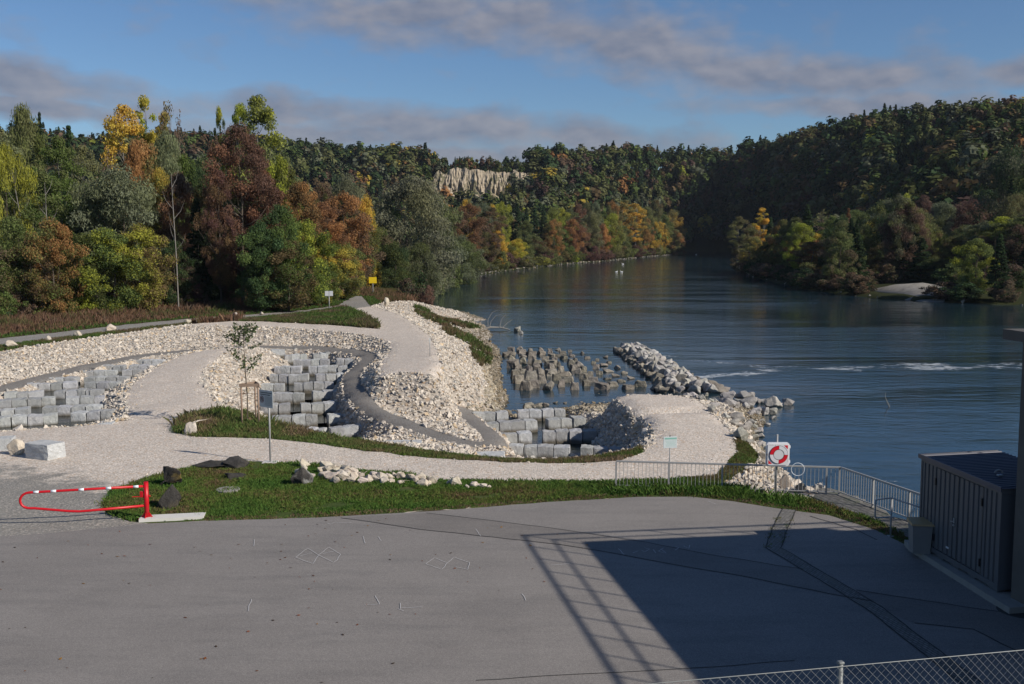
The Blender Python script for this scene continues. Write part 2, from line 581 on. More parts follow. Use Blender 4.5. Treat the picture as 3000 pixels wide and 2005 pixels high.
def plaza_mat(name='worn_asphalt', k=1.0):
    m, t, bs = new_mat(name)
    g = pos(t)
    f1 = t.noise(g, 0.35, 6, 0.62)
    st = t.noise(t.mapping(g, rot=(0, 0, 0.15), sc=(0.35, 1.6, 1)), 0.9, 6, 0.65)
    grain = t.voro(g, 60.0, 'Color')
    sg = t.n('ShaderNodeSeparateColor')
    t.l(grain, sg.inputs[0])
    c = t.mix(t.ramp(f1, [(0.3, 0.0), (0.7, 1.0)]), (0.192, 0.174, 0.160), (0.240, 0.219, 0.201))
    c = t.mix(t.math('MULTIPLY', t.ramp(st, [(0.48, 0.0), (0.72, 1.0)]), 0.58), c, (0.125, 0.117, 0.112))
    c = t.mix(t.math('MULTIPLY', t.ramp(t.noise(g, 1.4, 4), [(0.62, 0.0), (0.72, 1.0)]), 0.22), c, (0.11, 0.103, 0.098))
    c = t.mix(0.26, c, t.ramp(sg.outputs[0], [(0.0, (0.06, 0.06, 0.06)), (0.5, (0.19, 0.18, 0.17)), (1.0, (0.42, 0.40, 0.37))]))
    if k != 1.0:
        c = t.mix(1.0, c, (k, k * 0.99, k * 0.98), 'MULTIPLY')
    t.l(c, bs.inputs['Base Color'])
    bs.inputs['Roughness'].default_value = 0.9
    t.l(t.bump(sg.outputs[0], 0.25, 0.006), bs.inputs['Normal'])
    return m


M['plaza'] = plaza_mat()
M['patch'] = plaza_mat('older_asphalt', 0.86)


def soil_mat(name, stops, sc=0.6):
    m, t, bs = new_mat(name)
    g = pos(t)
    f = t.noise(g, sc, 6, 0.65)
    c = t.ramp(f, stops)
    c = t.mix(t.math('MULTIPLY', t.noise(g, sc * 14, 4, 0.7), 0.7), c, tuple(x * 0.45 for x in stops[0][1]))
    t.l(c, bs.inputs['Base Color'])
    bs.inputs['Roughness'].default_value = 1.0
    bs.inputs['Specular IOR Level'].default_value = 0.05
    t.l(t.bump(t.noise(g, sc * 20, 4), 0.6, 0.06), bs.inputs['Normal'])
    return m


M['lawn_soil'] = soil_mat('lawn_soil', [(0.3, (0.055, 0.095, 0.025)), (0.55, (0.09, 0.11, 0.035)), (0.75, (0.17, 0.13, 0.075))])
M['verge'] = soil_mat('verge_soil', [(0.3, (0.045, 0.060, 0.016)), (0.5, (0.085, 0.060, 0.030)), (0.75, (0.10, 0.062, 0.035))])
M['forest_floor'] = soil_mat('forest_floor', [(0.3, (0.030, 0.034, 0.014)), (0.7, (0.065, 0.048, 0.025))], 0.15)
M['hill'] = soil_mat('hill_soil', [(0.3, (0.028, 0.036, 0.014)), (0.7, (0.050, 0.052, 0.020))], 0.02)
M['bed'] = soil_mat('channel_bed', [(0.3, (0.07, 0.065, 0.05)), (0.7, (0.12, 0.10, 0.075))], 1.0)


def leaf_mat():
    m = bpy.data.materials.new('foliage')
    m.use_nodes = True
    t = NT(m.node_tree)
    at = t.n('ShaderNodeAttribute', attribute_name='Col')
    sp = t.n('ShaderNodeSeparateColor')
    t.l(at.outputs['Color'], sp.inputs[0])
    inf = t.n('ShaderNodeObjectInfo')
    c2 = t.n('ShaderNodeAttribute', attribute_name='second_colour')
    c2.attribute_type = 'OBJECT'
    c = t.mix(t.ramp(sp.outputs[1], [(0.35, 0.0), (0.65, 1.0)]), inf.outputs['Color'], c2.outputs['Color'])
    k = t.math('MULTIPLY_ADD', sp.outputs[0], 0.9, 0.82)
    kc = t.n('ShaderNodeCombineColor')
    for i in range(3):
        t.l(k, kc.inputs[i])
    c = t.mix(1.0, c, kc.outputs[0], 'MULTIPLY')
    d = t.n('ShaderNodeBsdfDiffuse')
    tr = t.n('ShaderNodeBsdfTranslucent')
    t.l(c, d.inputs[0])
    t.l(c, tr.inputs[0])
    mx = t.n('ShaderNodeMixShader')
    mx.inputs[0].default_value = 0.42
    t.l(d.outputs[0], mx.inputs[1])
    t.l(tr.outputs[0], mx.inputs[2])
    o = t.n('ShaderNodeOutputMaterial')
    t.l(mx.outputs[0], o.inputs[0])
    return m


def vcol_mat(name, transl=0.25):
    m = bpy.data.materials.new(name)
    m.use_nodes = True
    t = NT(m.node_tree)
    at = t.n('ShaderNodeAttribute', attribute_name='Col')
    d = t.n('ShaderNodeBsdfDiffuse')
    tr = t.n('ShaderNodeBsdfTranslucent')
    t.l(at.outputs['Color'], d.inputs[0])
    t.l(at.outputs['Color'], tr.inputs[0])
    mx = t.n('ShaderNodeMixShader')
    mx.inputs[0].default_value = transl
    t.l(d.outputs[0], mx.inputs[1])
    t.l(tr.outputs[0], mx.inputs[2])
    o = t.n('ShaderNodeOutputMaterial')
    t.l(mx.outputs[0], o.inputs[0])
    return m


M['foliage'] = leaf_mat()
M['wild'] = vcol_mat('wild_foliage')
M['bark'] = simple('bark', (0.085, 0.068, 0.052), 0.95, 0, 0.4, 2, 0.4)
M['pale_bark'] = simple('pale_bark', (0.19, 0.175, 0.155), 0.9, 0, 0.35, 2, 0.2)
M['twig'] = simple('twig_bark', (0.16, 0.135, 0.115), 0.95, 0, 0.3, 2)


def water_mat(name, deep, foam=False, scale=1.0, rough=0.07, strength=0.27):
    m, t, bs = new_mat(name)
    g = pos(t)
    a = t.noise(t.mapping(g, rot=(0, 0, 0.25), sc=(0.55, 1.0, 1)), 1.1 * scale, 5, 0.62, 0.3)
    b = t.noise(t.mapping(g, rot=(0, 0, -0.2), sc=(0.4, 1.0, 1)), 0.22 * scale, 4, 0.55, 0.6)
    big = t.noise(t.mapping(g, rot=(0, 0, 0.3), sc=(0.35, 1.0, 1)), 0.045, 4, 0.6, 0.8)
    amp = t.ramp(big, [(0.36, 0.18), (0.64, 1.15)])
    h = t.math('ADD', t.math('MULTIPLY', a, 0.75), t.math('MULTIPLY', b, 1.0))
    h = t.math('MULTIPLY', h, amp)
    c = t.mix(t.ramp(big, [(0.35, 0.0), (0.65, 1.0)]), deep, tuple(x * 1.5 for x in deep))
    bs.inputs['Roughness'].default_value = rough
    bs.inputs['Specular IOR Level'].default_value = 0.5
    bs.inputs['IOR'].default_value = 1.33
    if foam:
        at = t.n('ShaderNodeAttribute', attribute_name='Col')
        sp = t.n('ShaderNodeSeparateColor')
        t.l(at.outputs['Color'], sp.inputs[0])
        fn = t.noise(t.mapping(g, sc=(0.45, 0.9, 1)), 1.7, 7, 0.8, 0.6)
        gaps = t.ramp(t.noise(t.mapping(g, sc=(0.6, 1, 1)), 0.42, 3, 0.6), [(0.38, 0.55), (0.58, 1.1)])
        f = t.math('ADD', t.math('MULTIPLY', sp.outputs[0], gaps), t.math('MULTIPLY', t.math('SUBTRACT', fn, 0.5), 2.4))
        fm = t.ramp(f, [(0.62, 0.0), (0.95, 0.8)])
        c = t.mix(fm, c, (0.62, 0.64, 0.64))
        rr = t.math('MULTIPLY_ADD', fm, 0.8, rough, clamp=True)
        t.l(rr, bs.inputs['Roughness'])
    t.l(c, bs.inputs['Base Color'])
    t.l(t.bump(h, strength, 0.25), bs.inputs['Normal'])
    return m


M['river'] = water_mat('river_water', (0.010, 0.024, 0.034), foam=True)
M['pool'] = water_mat('pool_water', (0.012, 0.016, 0.014), scale=2.0, rough=0.05, strength=0.25)

# ================================================================== near ground
def dens_line(pts, step):
    """pts: list of 3D points -> densified"""
    out_ = []
    for a, b in zip(pts[:-1], pts[1:]):
        a, b = np.array(a), np.array(b)
        n = max(1, int(np.hypot(*(b - a)[:2]) / step))
        for k in range(n):
            out_.append(a + (b - a) * k / n)
    out_.append(np.array(pts[-1]))
    return out_


def WL(lst):
    return [W(*p) for p in lst]


# plaza outline, front path + ramp, mound top, paths (positions read off the photo, turned into ground points)
PLAZA_EDGE = WL([(-400, 1262, 0), (-150, 1242, 0), (0, 1229, 0), (110, 1222, 0), (220, 1211, 0), (345, 1199, 0), (470, 1194, 0), (600, 1190, 0), (720, 1186, 0), (1000, 1171, 0), (1250, 1151, 0), (1460, 1139, 0),
                 (1580, 1138, 0), (1680, 1149, 0), (1780, 1165, 0), (1900, 1181, 0), (2000, 1212, 0), (2050, 1236, 0), (2082, 1252, 0)])
PLAZA = [(-62, 14, 0)] + PLAZA_EDGE + [(12.2, 30.4, 0), (13.5, 30.1, 0), (16, 28.5, 0), (41, 25, 0), (41, -18, 0), (-62, -18, 0)]
GRASS_LOW = [(300, 1195, 0), (252, 1180, -.02), (240, 1150, -.05), (262, 1122, -.08), (330, 1098, -.1), (420, 1075, -.1), (470, 1066, -.1), (540, 1058, -.15), (620, 1059, -.15),
             (700, 1063, -.2), (900, 1085, -.25), (1000, 1098, -.25), (1150, 1103, -.25), (1400, 1105, -.25), (1530, 1101, -.25), (1640, 1087, -.25), (1672, 1060, -.3), (1686, 1030, -.3), (1680, 1000, -.3)]
F_UP = [(1400, 904, -.2), (1440, 925, -.2), (1470, 950, -.2), (1495, 980, -.2), (1499, 1005, -.2), (1475, 1037, -.2), (1420, 1054, -.2), (1300, 1061, -.2), (1150, 1058, -.2), (1000, 1048, -.2),
        (850, 1034, -.15), (700, 1013, -.1), (600, 1005, -.1), (440, 1000, -.1), (403, 990, -.1), (408, 972, -.1)]
RAMP = [(440, 960, -.08), (520, 950, 0), (488, 915, .1), (455, 872, .2), (465, 845, .25), (505, 815, .3), (530, 798, .3), (470, 801, .25), (410, 815, .2), (350, 845, .1), (305, 880, 0), (287, 910, -.05), (300, 963, -.1)]
F_LEFT = [(250, 970, -.15), (150, 978, -.2), (0, 988, -.2), (-150, 1002, -.2), (-420, 1030, -.2)]
FRONT = PLAZA_EDGE[:6] + WL(GRASS_LOW) + WL([(1640, 950, -.3), (1600, 917, -.3), (1560, 906, -.25), (1480, 902, -.2)]) + WL(F_UP) + WL(RAMP) + WL(F_LEFT)
MOUND = WL([(870, 857, .5), (935, 853, .55), (1000, 856, .6), (1012, 840, .65), (1000, 800, .65), (985, 770, .65), (940, 735, .7), (900, 715, .7), (850, 702, .7), (800, 708, .6), (835, 722, .6), (866, 742, .6),
            (870, 754, .6), (800, 748, .6), (700, 742, .6), (600, 737, .6), (540, 736, .6), (440, 742, .55), (420, 746, .55), (540, 747, .55), (640, 749, .55), (760, 758, .55), (850, 769, .5),
            (893, 784, .45), (897, 800, .4), (882, 820, .4), (870, 840, .45)])
UPATH_LOW = [(-420, 850, .4), (-60, 800, .5), (0, 793, .5), (150, 774, .5), (300, 756, .5), (430, 741, .5), (560, 731, .5), (700, 719, .5), (785, 707, .5), (800, 708, .6)]
UPATH_UP = [(850, 702, .7), (840, 692, .5), (829, 679, .4), (814, 679, .4), (794, 688, .4), (775, 700, .4), (700, 711, .5), (560, 722, .5), (430, 731, .5), (300, 743, .5), (150, 760, .5), (0, 776, .5), (-60, 783, .5), (-420, 832, .4)]
UPATH = WL(UPATH_LOW) + WL(UPATH_UP)
G2 = WL([(-420, 850, .4), (-60, 800, .5), (0, 793, .5), (150, 774, .5), (300, 756, .5), (430, 741, .5), (440, 743, .5), (380, 751, .5), (250, 768, .5), (120, 786, .5), (0, 804, .5), (-60, 813, .5), (-420, 868, .4)])
G3 = WL([(560, 731, .5), (700, 719, .5), (740, 712, .55), (785, 708, .6), (800, 708, .6), (835, 722, .6), (866, 742, .6), (870, 754, .6), (800, 748, .6), (700, 742, .6), (600, 737, .6), (545, 736, .6)])
DPATH = [(-420, 960, -.2), (-60, 905, -.35), (0, 891, -.35), (80, 869, -.38), (200, 839, -.4), (320, 816, -.45), (430, 803, -.45), (530, 797, -.45), (640, 794, -.45), (730, 796, -.45), (795, 802, -.45), (838, 811, -.4),
         (848, 822, -.4), (823, 840, -.5), (805, 862, -.55), (807, 886, -.65), (827, 915, -.75), (870, 945, -.95), (930, 971, -1.2), (990, 995, -1.35), (1050, 1014, -1.35), (1100, 1021, -1.4), (1143, 1014, -1.4),
         (1128, 998, -1.5), (1098, 974, -1.75), (1072, 951, -2.0), (1058, 940, -2.15)]
SHORE = WL([(985, 700, -3.05), (1014, 710, -3.05), (1070, 718, -3.05), (1114, 732, -3.05), (1116, 754, -3.05), (1130, 768, -3.05), (1120, 782, -3.05), (1142, 796, -3.05), (1150, 822, -3.05), (1146, 845, -3.05),
            (1146, 864, -3.05), (1153, 895, -3.05), (1163, 910, -3.05), (1160, 930, -3.05), (1138, 945, -3.05)])
SHORE_R = WL([(1305, 938, -3.05), (1340, 915, -3.1), (1400, 893, -3.1), (1500, 890, -3.1), (1600, 895, -3.05), (1680, 918, -3.05), (1745, 945, -3.05), (1752, 975, -3.05), (1728, 1000, -3.05), (1745, 1030, -3.05), (1757, 1058, -3.05),
              (1785, 1072, -3.05), (1812, 1105, -3.05), (1850, 1130, -3.05)])
COMPLEX = WL([(-420, 868, .4), (-60, 813, .5), (0, 804, .5), (120, 786, .5), (250, 768, .5), (380, 751, .5), (440, 743, .5), (600, 738, .6), (800, 710, .6), (850, 701, .7), (880, 692, .5), (910, 690, .3), (945, 690, -.8), (970, 700, -1.8)]) + \
    SHORE + SHORE_R + [(14.2, 46, -3.1), (13.3, 40, -3.1), (13.0, 37.2, -3.1), (11.6, 37.2, -.1)] + WL([(1900, 1150, 0), (1650, 1130, 0), (-420, 1262, 0)])
G1 = PLAZA_EDGE[5:] + WL([(2095, 1238, 0), (2050, 1216, 0), (1980, 1187, 0), (1900, 1163, 0), (1860, 1143, 0), (1780, 1140, 0), (1700, 1122, -.05), (1652, 1108, -.15), (1700, 1082, -.5), (1728, 1060, -.6), (1738, 1040, -.6), (1722, 1012, -.5), (1690, 985, -.4)]) + \
    WL(GRASS_LOW)[::-1]
G4 = WL(F_UP[5:]) + WL([(420, 962, -.15), (450, 953, -.15), (500, 945, -.1), (560, 950, -.1), (600, 962, -.15), (640, 976, -.2), (700, 991, -.3), (780, 1004, -.4), (900, 1021, -.5), (1000, 1037, -.6), (1150, 1053, -.6),
                        (1250, 1056, -.6), (1340, 1049, -.6), (1440, 1035, -.5), (1472, 1022, -.35)])
APRON = WL([(1860, 1143, 0), (1900, 1163, 0), (1980, 1187, 0), (2050, 1216, 0), (2095, 1238, 0)]) + [(12.2, 30.4, 0), (13.6, 30.1, 0), (12.95, 32.8, 0), (11.7, 37.1, 0), (11.0, 37.2, 0)]
WEEDS = [WL([(950, 700, -.6), (975, 712, -1.2), (1010, 735, -1.6), (1080, 735, -2.2), (1095, 752, -2.4), (1050, 757, -2), (1000, 745, -1), (960, 722, -.4)]),
         WL([(1020, 748, -1.3), (1060, 765, -2), (1105, 790, -2.4), (1100, 805, -2.2), (1060, 790, -1.4), (1020, 765, -.8)]),
         WL([(1075, 800, -1.9), (1112, 795, -2.5), (1125, 815, -2.6), (1115, 842, -2.4), (1095, 838, -1.9)])]

# ------------------------------------------------ granite steps of the fish ramp (rows of cut blocks)
# every row: top height, water depth below the top, left half and right half: (x edges of the blocks), y of the top edge at both ends


def c1(x, y):
    return (x / 5.555, 782 + y / 5.555)


def c2(x, y):
    return (594.3 + x / 5.897, 782 + y / 5.897)


def c3(x, y):
    return (1047.9 + x / 4.839, 899.3 + y / 4.839)


LEFT_ROWS = [
    [[-420, -215, -5, 138, 346, 548, 733], 1000, 935, [903, 1098, 1276, 1432], 905, 893],
    [[-250, -60, 2, 181, 360], 885, 862, [527, 720, 896, 1085, 1272], 846, 826],
    [[-220, -40, 148, 345, 527, 702], 775, 718, [834, 1015, 1190, 1325], 728, 705],
    [[45, 207, 358, 548], 662, 640, [680, 827, 978, 1088, 1140, 1316], 632, 614],
    [[332, 486, 644, 788, 976], 548, 526, [1073, 1228, 1379, 1500], 528, 524],
    [[530, 658, 805, 968], 472, 466, [1062, 1207, 1345, 1479, 1622], 460, 452],
    [[955, 1068, 1187, 1320, 1480], 386, 374, [1552, 1684, 1790], 370, 364],
    [[1198, 1311, 1432, 1538, 1582], 320, 314, [1640, 1755, 1878, 1965], 310, 304],
    [[1618, 1714, 1825, 1929, 2086], 241, 236, [], 0, 0],
    [[1948, 2022, 2106, 2207, 2252], 180, 174, [], 0, 0],
]
MID_ROWS = [
    [[640, 740, 845], 1190, 1196, [962, 1150, 1350, 1537, 1690], 1182, 1122],
    [[160, 258, 437, 625, 788], 1025, 1008, [938, 1108, 1260, 1418], 1004, 966],
    [[10, 100, 257, 418], 860, 850, [563, 706, 873, 1032, 1168], 850, 824],
    [[60, 205, 300, 455, 608], 712, 702, [725, 870, 1032, 1170], 698, 662],
    [[15, 192, 332], 585, 582, [459, 594, 728, 873, 1007], 574, 560],
    [[130, 254, 389, 520, 662], 458, 453, [766, 900, 1045, 1150], 452, 438],
    [[196, 286, 421, 560], 345, 345, [659, 783, 924, 1056, 1182], 345, 338],
    [[450, 560, 694, 815, 944], 254, 250, [1038, 1147, 1268, 1400], 248, 244],
    [[335, 434, 550, 650], 194, 184, [738, 832, 918, 1094], 178, 140],
    [[222, 297, 405], 122, 72, [], 0, 0],
]
RIGHT_ROWS = [
    [[570, 737, 888, 1068, 1252], 598, 604, [1365, 1511, 1682, 1852], 618, 628],
    [[383, 522, 674, 827], 472, 452, [950, 1096, 1246, 1388, 1546], 436, 432],
    [[333, 470, 608, 757, 897], 345, 314, [1008, 1152, 1285, 1428], 302, 284],
    [[172, 307, 440, 573], 236, 224, [670, 802, 946, 1078, 1202], 205, 196],
]


def row_z(g, i):
    if g == 0:
        return -0.3 - 0.03 * i
    if g == 1:
        return -1.72 + 0.13 * i
    return -1.85 - 0.13 * i


VIS = (0.50, 0.72, 0.70)
BLOCKS = []      # (group, row, index in row, left xyz, right xyz, ztop, zwater)
TIN = []
POOLV, POOLF = [], []
for gi, (rows, cf) in enumerate(((LEFT_ROWS, c1), (MID_ROWS, c2), (RIGHT_ROWS, c3))):
    ends = []
    for ri, (xl, yl0, yl1, xr, yr0, yr1) in enumerate(rows):
        zt = row_z(gi, ri)
        zw = zt - VIS[gi]
        k = 0
        pts_row = []
        for xs, ya, yb in ((xl, yl0, yl1), (xr, yr0, yr1)):
            if not xs:
                continue
            for a, b in zip(xs[:-1], xs[1:]):
                fa = (a - xs[0]) / (xs[-1] - xs[0])
                fb = (b - xs[0]) / (xs[-1] - xs[0])
                A = np.array(W(*cf(a, ya + (yb - ya) * fa), zt))
                B = np.array(W(*cf(b, ya + (yb - ya) * fb), zt))
                BLOCKS.append((gi, ri, k, A, B, zt, zw))
                k += 1
                pts_row += [A, B]
        A, B = pts_row[0], pts_row[-1]
        ends.append((A, B, zw))
        dirv = (B - A) / np.linalg.norm(B - A)
        for s in np.arange(0.5, np.linalg.norm(B - A) - 0.3, 1.0):
            p = A + dirv * s
            TIN.append((p[0], p[1], zw - 0.5))
        for e, sg in ((A, -1), (B, 1)):
            p = e + dirv * sg * 0.1
            TIN.append((p[0], p[1], zw + 0.35))
            p = e + dirv * sg * 0.75
            TIN.append((p[0], p[1], zt + 0.08))
    for (A, B, zw), (A2, B2, zw2) in zip(ends[:-1], ends[1:]):
        # pool between two rows
        dA, dB = (B - A) / np.linalg.norm(B - A), (B2 - A2) / np.linalg.norm(B2 - A2)
        ext = 0.2
        zz = zw2
        q = [A - dA * ext + (0, .45, 0), B + dA * ext + (0, .45, 0), B2 + dB * ext + (0, .45, 0), A2 - dB * ext + (0, .45, 0)]
        b0 = len(POOLV)
        POOLV += [(p[0], p[1], zz) for p in q]
        POOLF.append((b0, b0 + 1, b0 + 2, b0 + 3))
        m1, m2 = (A + A2) / 2, (B + B2) / 2
        L = np.linalg.norm(m2 - m1)
        for s in np.arange(0.8, L - 0.5, 1.2):
            p = m1 + (m2 - m1) * s / L
            TIN.append((p[0], p[1], zz - 0.5))
        for p, sg in ((m1, -1), (m2, 1)):
            q = p + (B - A) / np.linalg.norm(B - A) * sg * 0.15
            TIN.append((q[0], q[1], zz + 0.18))
            q = p + (B - A) / np.linalg.norm(B - A) * sg * 0.9
            TIN.append((q[0], q[1], zz + 0.62))
    # pool in front of the nearest row
    A, B, zw = ends[0]
    dA = (B - A) / np.linalg.norm(B - A)
    b0 = len(POOLV)
    q = [A - dA * .5 + (0, -3.2, 0), B + dA * .3 + (0, -3.2, 0), B + dA * .3 + (0, .45, 0), A - dA * .5 + (0, .45, 0)]
    POOLV += [(p[0], p[1], zw if gi != 2 else zw) for p in q]
    POOLF.append((b0, b0 + 1, b0 + 2, b0 + 3))
    for s in np.arange(0.5, np.linalg.norm(B - A), 1.0):
        p = A + dA * s
        TIN.append((p[0], p[1] - 1.0, zw - 0.4))

for line in (PLAZA, FRONT, MOUND, UPATH, G2, G3, COMPLEX, G1, G4, APRON):
    TIN += [tuple(p) for p in dens_line(line + [line[0]] if line is not COMPLEX else line, 0.8)]
for line in WEEDS:
    TIN += [tuple(p) for p in dens_line(line, 1.5)]
# the narrow path is a ribbon 1.25 m wide
DP = np.array(dens_line(WL(DPATH), 0.6))
for _ in range(3):
    DP[1:-1] = (DP[:-2] + 2 * DP[1:-1] + DP[2:]) / 4
tg = np.gradient(DP[:, :2], axis=0)
tg /= np.linalg.norm(tg, axis=1)[:, None]
nr = np.stack([-tg[:, 1], tg[:, 0]], 1)
DPL = np.column_stack([DP[:, :2] + nr * 0.62, DP[:, 2]])
DPR = np.column_stack([DP[:, :2] - nr * 0.62, DP[:, 2]])
TIN = [p for p in TIN if np.min(np.hypot(DP[:, 0] - p[0], DP[:, 1] - p[1])) > 0.95]
TIN += [tuple(p) for p in DPL] + [tuple(p) for p in DPR] + [tuple(p) for p in DP]
DPOLY = [tuple(p) for p in DPL] + [tuple(p) for p in DPR[::-1]]
# slopes that carry no outline of their own
TIN += WL([(1050, 738, -2.3), (1092, 745, -2.7), (1085, 775, -2.3), (1100, 800, -2.2), (1122, 830, -2.5), (1120, 860, -2.3), (1140, 900, -2.5), (1110, 910, -1.7),
           (960, 705, -.5), (1000, 730, -1.0), (1030, 770, -.7),
           (600, 800, .1), (640, 812, -.4), (560, 850, -.1), (560, 900, -.4), (590, 930, -.8), (540, 940, -.15),
           (1660, 925, -1.8), (1690, 950, -1.8), (1715, 985, -1.6), (1700, 960, -1.8), (1740, 1068, -1.6), (1770, 1090, -1.9), (1720, 1095, -.7), (1790, 1125, -1.6), (1760, 1128, -.4), (1830, 1134, -.7),
           (1345, 930, -1.6), (1400, 960, -1.2), (1440, 985, -1.1), (1450, 1015, -1.0), (1400, 1020, -1.9), (1380, 1000, -2.1), (1350, 960, -2.2),
           (250, 920, -.5), (270, 940, -.4), (230, 955, -.6), (285, 900, -.4)])
# the bank drops at once behind the grass strip, so that the front block rows stand free
for vx in range(1168, 1462, 7):
    ey = np.interp(vx, [1150, 1250, 1340, 1440, 1472], [1053, 1056, 1049, 1035, 1022])
    TIN += [W(vx, ey + 5, -1.05), W(vx, ey + 6, -1.7), W(vx, ey + 5, -2.45)]
for vx in range(690, 862, 7):
    ey = np.interp(vx, [640, 700, 780, 900], [976, 991, 1004, 1021])
    TIN += [W(vx, ey + 5, -.9), W(vx, ey + 6, -1.5), W(vx, ey + 5, -2.3)]
for yy in np.arange(40, 178, 4.0):
    for xx in np.arange(-16, 44, 4.0):
        sp = [p for p in SHORE] + [p for p in SHORE_R]
        TINR = True
        px = 1173 + xx / yy * 2424
        # inside the river: right of the left shore, beyond the right bank
        d = min(math.hypot(p[0] - xx, p[1] - yy) for p in sp)
        left = [p for p in SHORE if abs(p[1] - yy) < 6]
        xs = max([p[0] for p in left], default=(-16 if yy > 130 else -99))
        if yy > 77:
            ok = xx > xs + 2.5
        else:
            rs = [p for p in SHORE_R if abs(p[1] - yy) < 5]
            ok = xx > max([p[0] for p in rs], default=13.5) + 3
        if ok and d > 3:
            TIN.append((xx, yy, -4.6))
TIN += [(13.4, 40, -3.2), (13.2, 37.4, -3.2), (13.9, 33, -3.2), (14.8, 30.8, -3.2), (17, 29.6, -3.2), (30, 27.5, -3.2), (42, 26, -3.2)]
TIN += [(x, 178, .4) for x in range(-62, -12, 5)] + [(x, y, .4) for x in range(-62, -22, 6) for y in range(108, 178, 8) if x < -26 - (150 - y) * 0.35]
TIN += [(-62, 60, .2), (-62, 80, .4), (-62, 35, -.1)]

tp = {}
for p in TIN:
    k = (round(p[0] / 0.25), round(p[1] / 0.25))
    tp.setdefault(k, []).append(p)
TP = np.array([np.mean(v, axis=0) for v in tp.values()])
TP = TP[(TP[:, 0] > -64) & (TP[:, 0] < 44) & (TP[:, 1] > -20) & (TP[:, 1] < 182)]
TP = np.vstack([TP, [(-64, -20, 0), (44, -20, 0), (44, 182, -4.6), (-64, 182, .4), (-10, 182, -4.6), (20, 182, -4.6)]])
tv, _, tf, _, _, _ = delaunay_2d_cdt([Vector(p[:2]) for p in TP], [], [], 0, 1e-7)
assert len(tv) == len(TP)

GX0, GY0, GS = -64.0, -20.0, 0.4
NX, NY = int(108 / GS) + 1, int(202 / GS) + 1
HG = np.full((NY, NX), np.nan)
for f in tf:
    a, b, c = TP[f[0]], TP[f[1]], TP[f[2]]
    x0, x1 = min(a[0], b[0], c[0]), max(a[0], b[0], c[0])
    y0, y1 = min(a[1], b[1], c[1]), max(a[1], b[1], c[1])
    i0, i1 = int(math.ceil((x0 - GX0) / GS)), int(math.floor((x1 - GX0) / GS))
    j0, j1 = int(math.ceil((y0 - GY0) / GS)), int(math.floor((y1 - GY0) / GS))
    if i1 < i0 or j1 < j0:
        continue
    X, Y = np.meshgrid(GX0 + np.arange(i0, i1 + 1) * GS, GY0 + np.arange(j0, j1 + 1) * GS)
    den = (b[1] - c[1]) * (a[0] - c[0]) + (c[0] - b[0]) * (a[1] - c[1])
    if abs(den) < 1e-12:
        continue
    l1 = ((b[1] - c[1]) * (X - c[0]) + (c[0] - b[0]) * (Y - c[1])) / den
    l2 = ((c[1] - a[1]) * (X - c[0]) + (a[0] - c[0]) * (Y - c[1])) / den
    l3 = 1 - l1 - l2
    m = (l1 >= -1e-6) & (l2 >= -1e-6) & (l3 >= -1e-6)
    sub = HG[j0:j1 + 1, i0:i1 + 1]
    sub[m] = (l1 * a[2] + l2 * b[2] + l3 * c[2])[m]
bad = np.isnan(HG)
HG[bad] = 0
for _ in range(1):
    HB = HG.copy()
    HB[1:-1, 1:-1] = (4 * HG[1:-1, 1:-1] + HG[:-2, 1:-1] + HG[2:, 1:-1] + HG[1:-1, :-2] + HG[1:-1, 2:]) / 8
    HG = HB


def H(x, y):
    x, y = np.asarray(x, float), np.asarray(y, float)
    fx, fy = np.clip((x - GX0) / GS, 0, NX - 1.001), np.clip((y - GY0) / GS, 0, NY - 1.001)
    i, j = fx.astype(int), fy.astype(int)
    u, v = fx - i, fy - j
    return (HG[j, i] * (1 - u) + HG[j, i + 1] * u) * (1 - v) + (HG[j + 1, i] * (1 - u) + HG[j + 1, i + 1] * u) * v


def hit(vx, vy, lo=18.0, hi=170.0, water=None):
    """first ground (or water) point along the sight line through (vx, vy)"""
    d = ray(vx, vy)
    y = np.arange(lo, hi, 0.1)
    z = CAMZ + d[2] / d[1] * y
    g = H(d[0] / d[1] * y, y)
    if water is not None:
        g = np.maximum(g, water)
    k = np.argmax(z <= g)
    return (d[0] / d[1] * y[k], y[k], g[k])


# ------------------------------------------------ cut the ground into its surfaces
def jitter(line, amp, step=0.3, closed=True):
    pts = np.array(dens_line(list(line) + ([line[0]] if closed else []), step))[:, :2]
    if closed:
        pts = pts[:-1]
    n = np.column_stack([fbm2(pts[:, 0] * 1.3, pts[:, 1] * 1.3, 3), fbm2(pts[:, 0] * 1.3, pts[:, 1] * 1.3, 19)])
    return pts + n * amp


REG = [('plaza', PLAZA, 0.03), ('dark_path', DPOLY, 0.06), ('grey_path', UPATH, 0.15), ('lawn', G1, 0.22), ('lawn', G4, 0.22), ('gravel', FRONT, 0.2), ('gravel', MOUND, 0.25), ('verge', G2, 0.3), ('verge', G3, 0.3),
       ('apron', APRON, 0.05), ('weeds', WEEDS[0], 0.8), ('weeds', WEEDS[1], 0.8), ('weeds', WEEDS[2], 0.8), ('rubble', COMPLEX, 0.3)]
cv, ce, polys = [], [], []
for nm, line, amp in REG:
    j = jitter(line, amp, 0.35)
    if nm in ('plaza',):
        j = np.array(dens_line(list(line) + [line[0]], 0.5))[:-1, :2]
        n = fbm2(j[:, 0] * 2, j[:, 1] * 2, 5)
        j[:, 1] += n * 0.05
    polys.append((nm, j))
    b = len(cv)
    cv += [Vector(p) for p in j]
    ce += [(b + i, b + (i + 1) % len(j)) for i in range(len(j))]
gx, gy = np.meshgrid(np.arange(-61.5, 42, 0.55), np.arange(18, 110, 0.55))
g2x, g2y = np.meshgrid(np.arange(-61.5, 42, 1.3), np.arange(110, 178, 1.3))
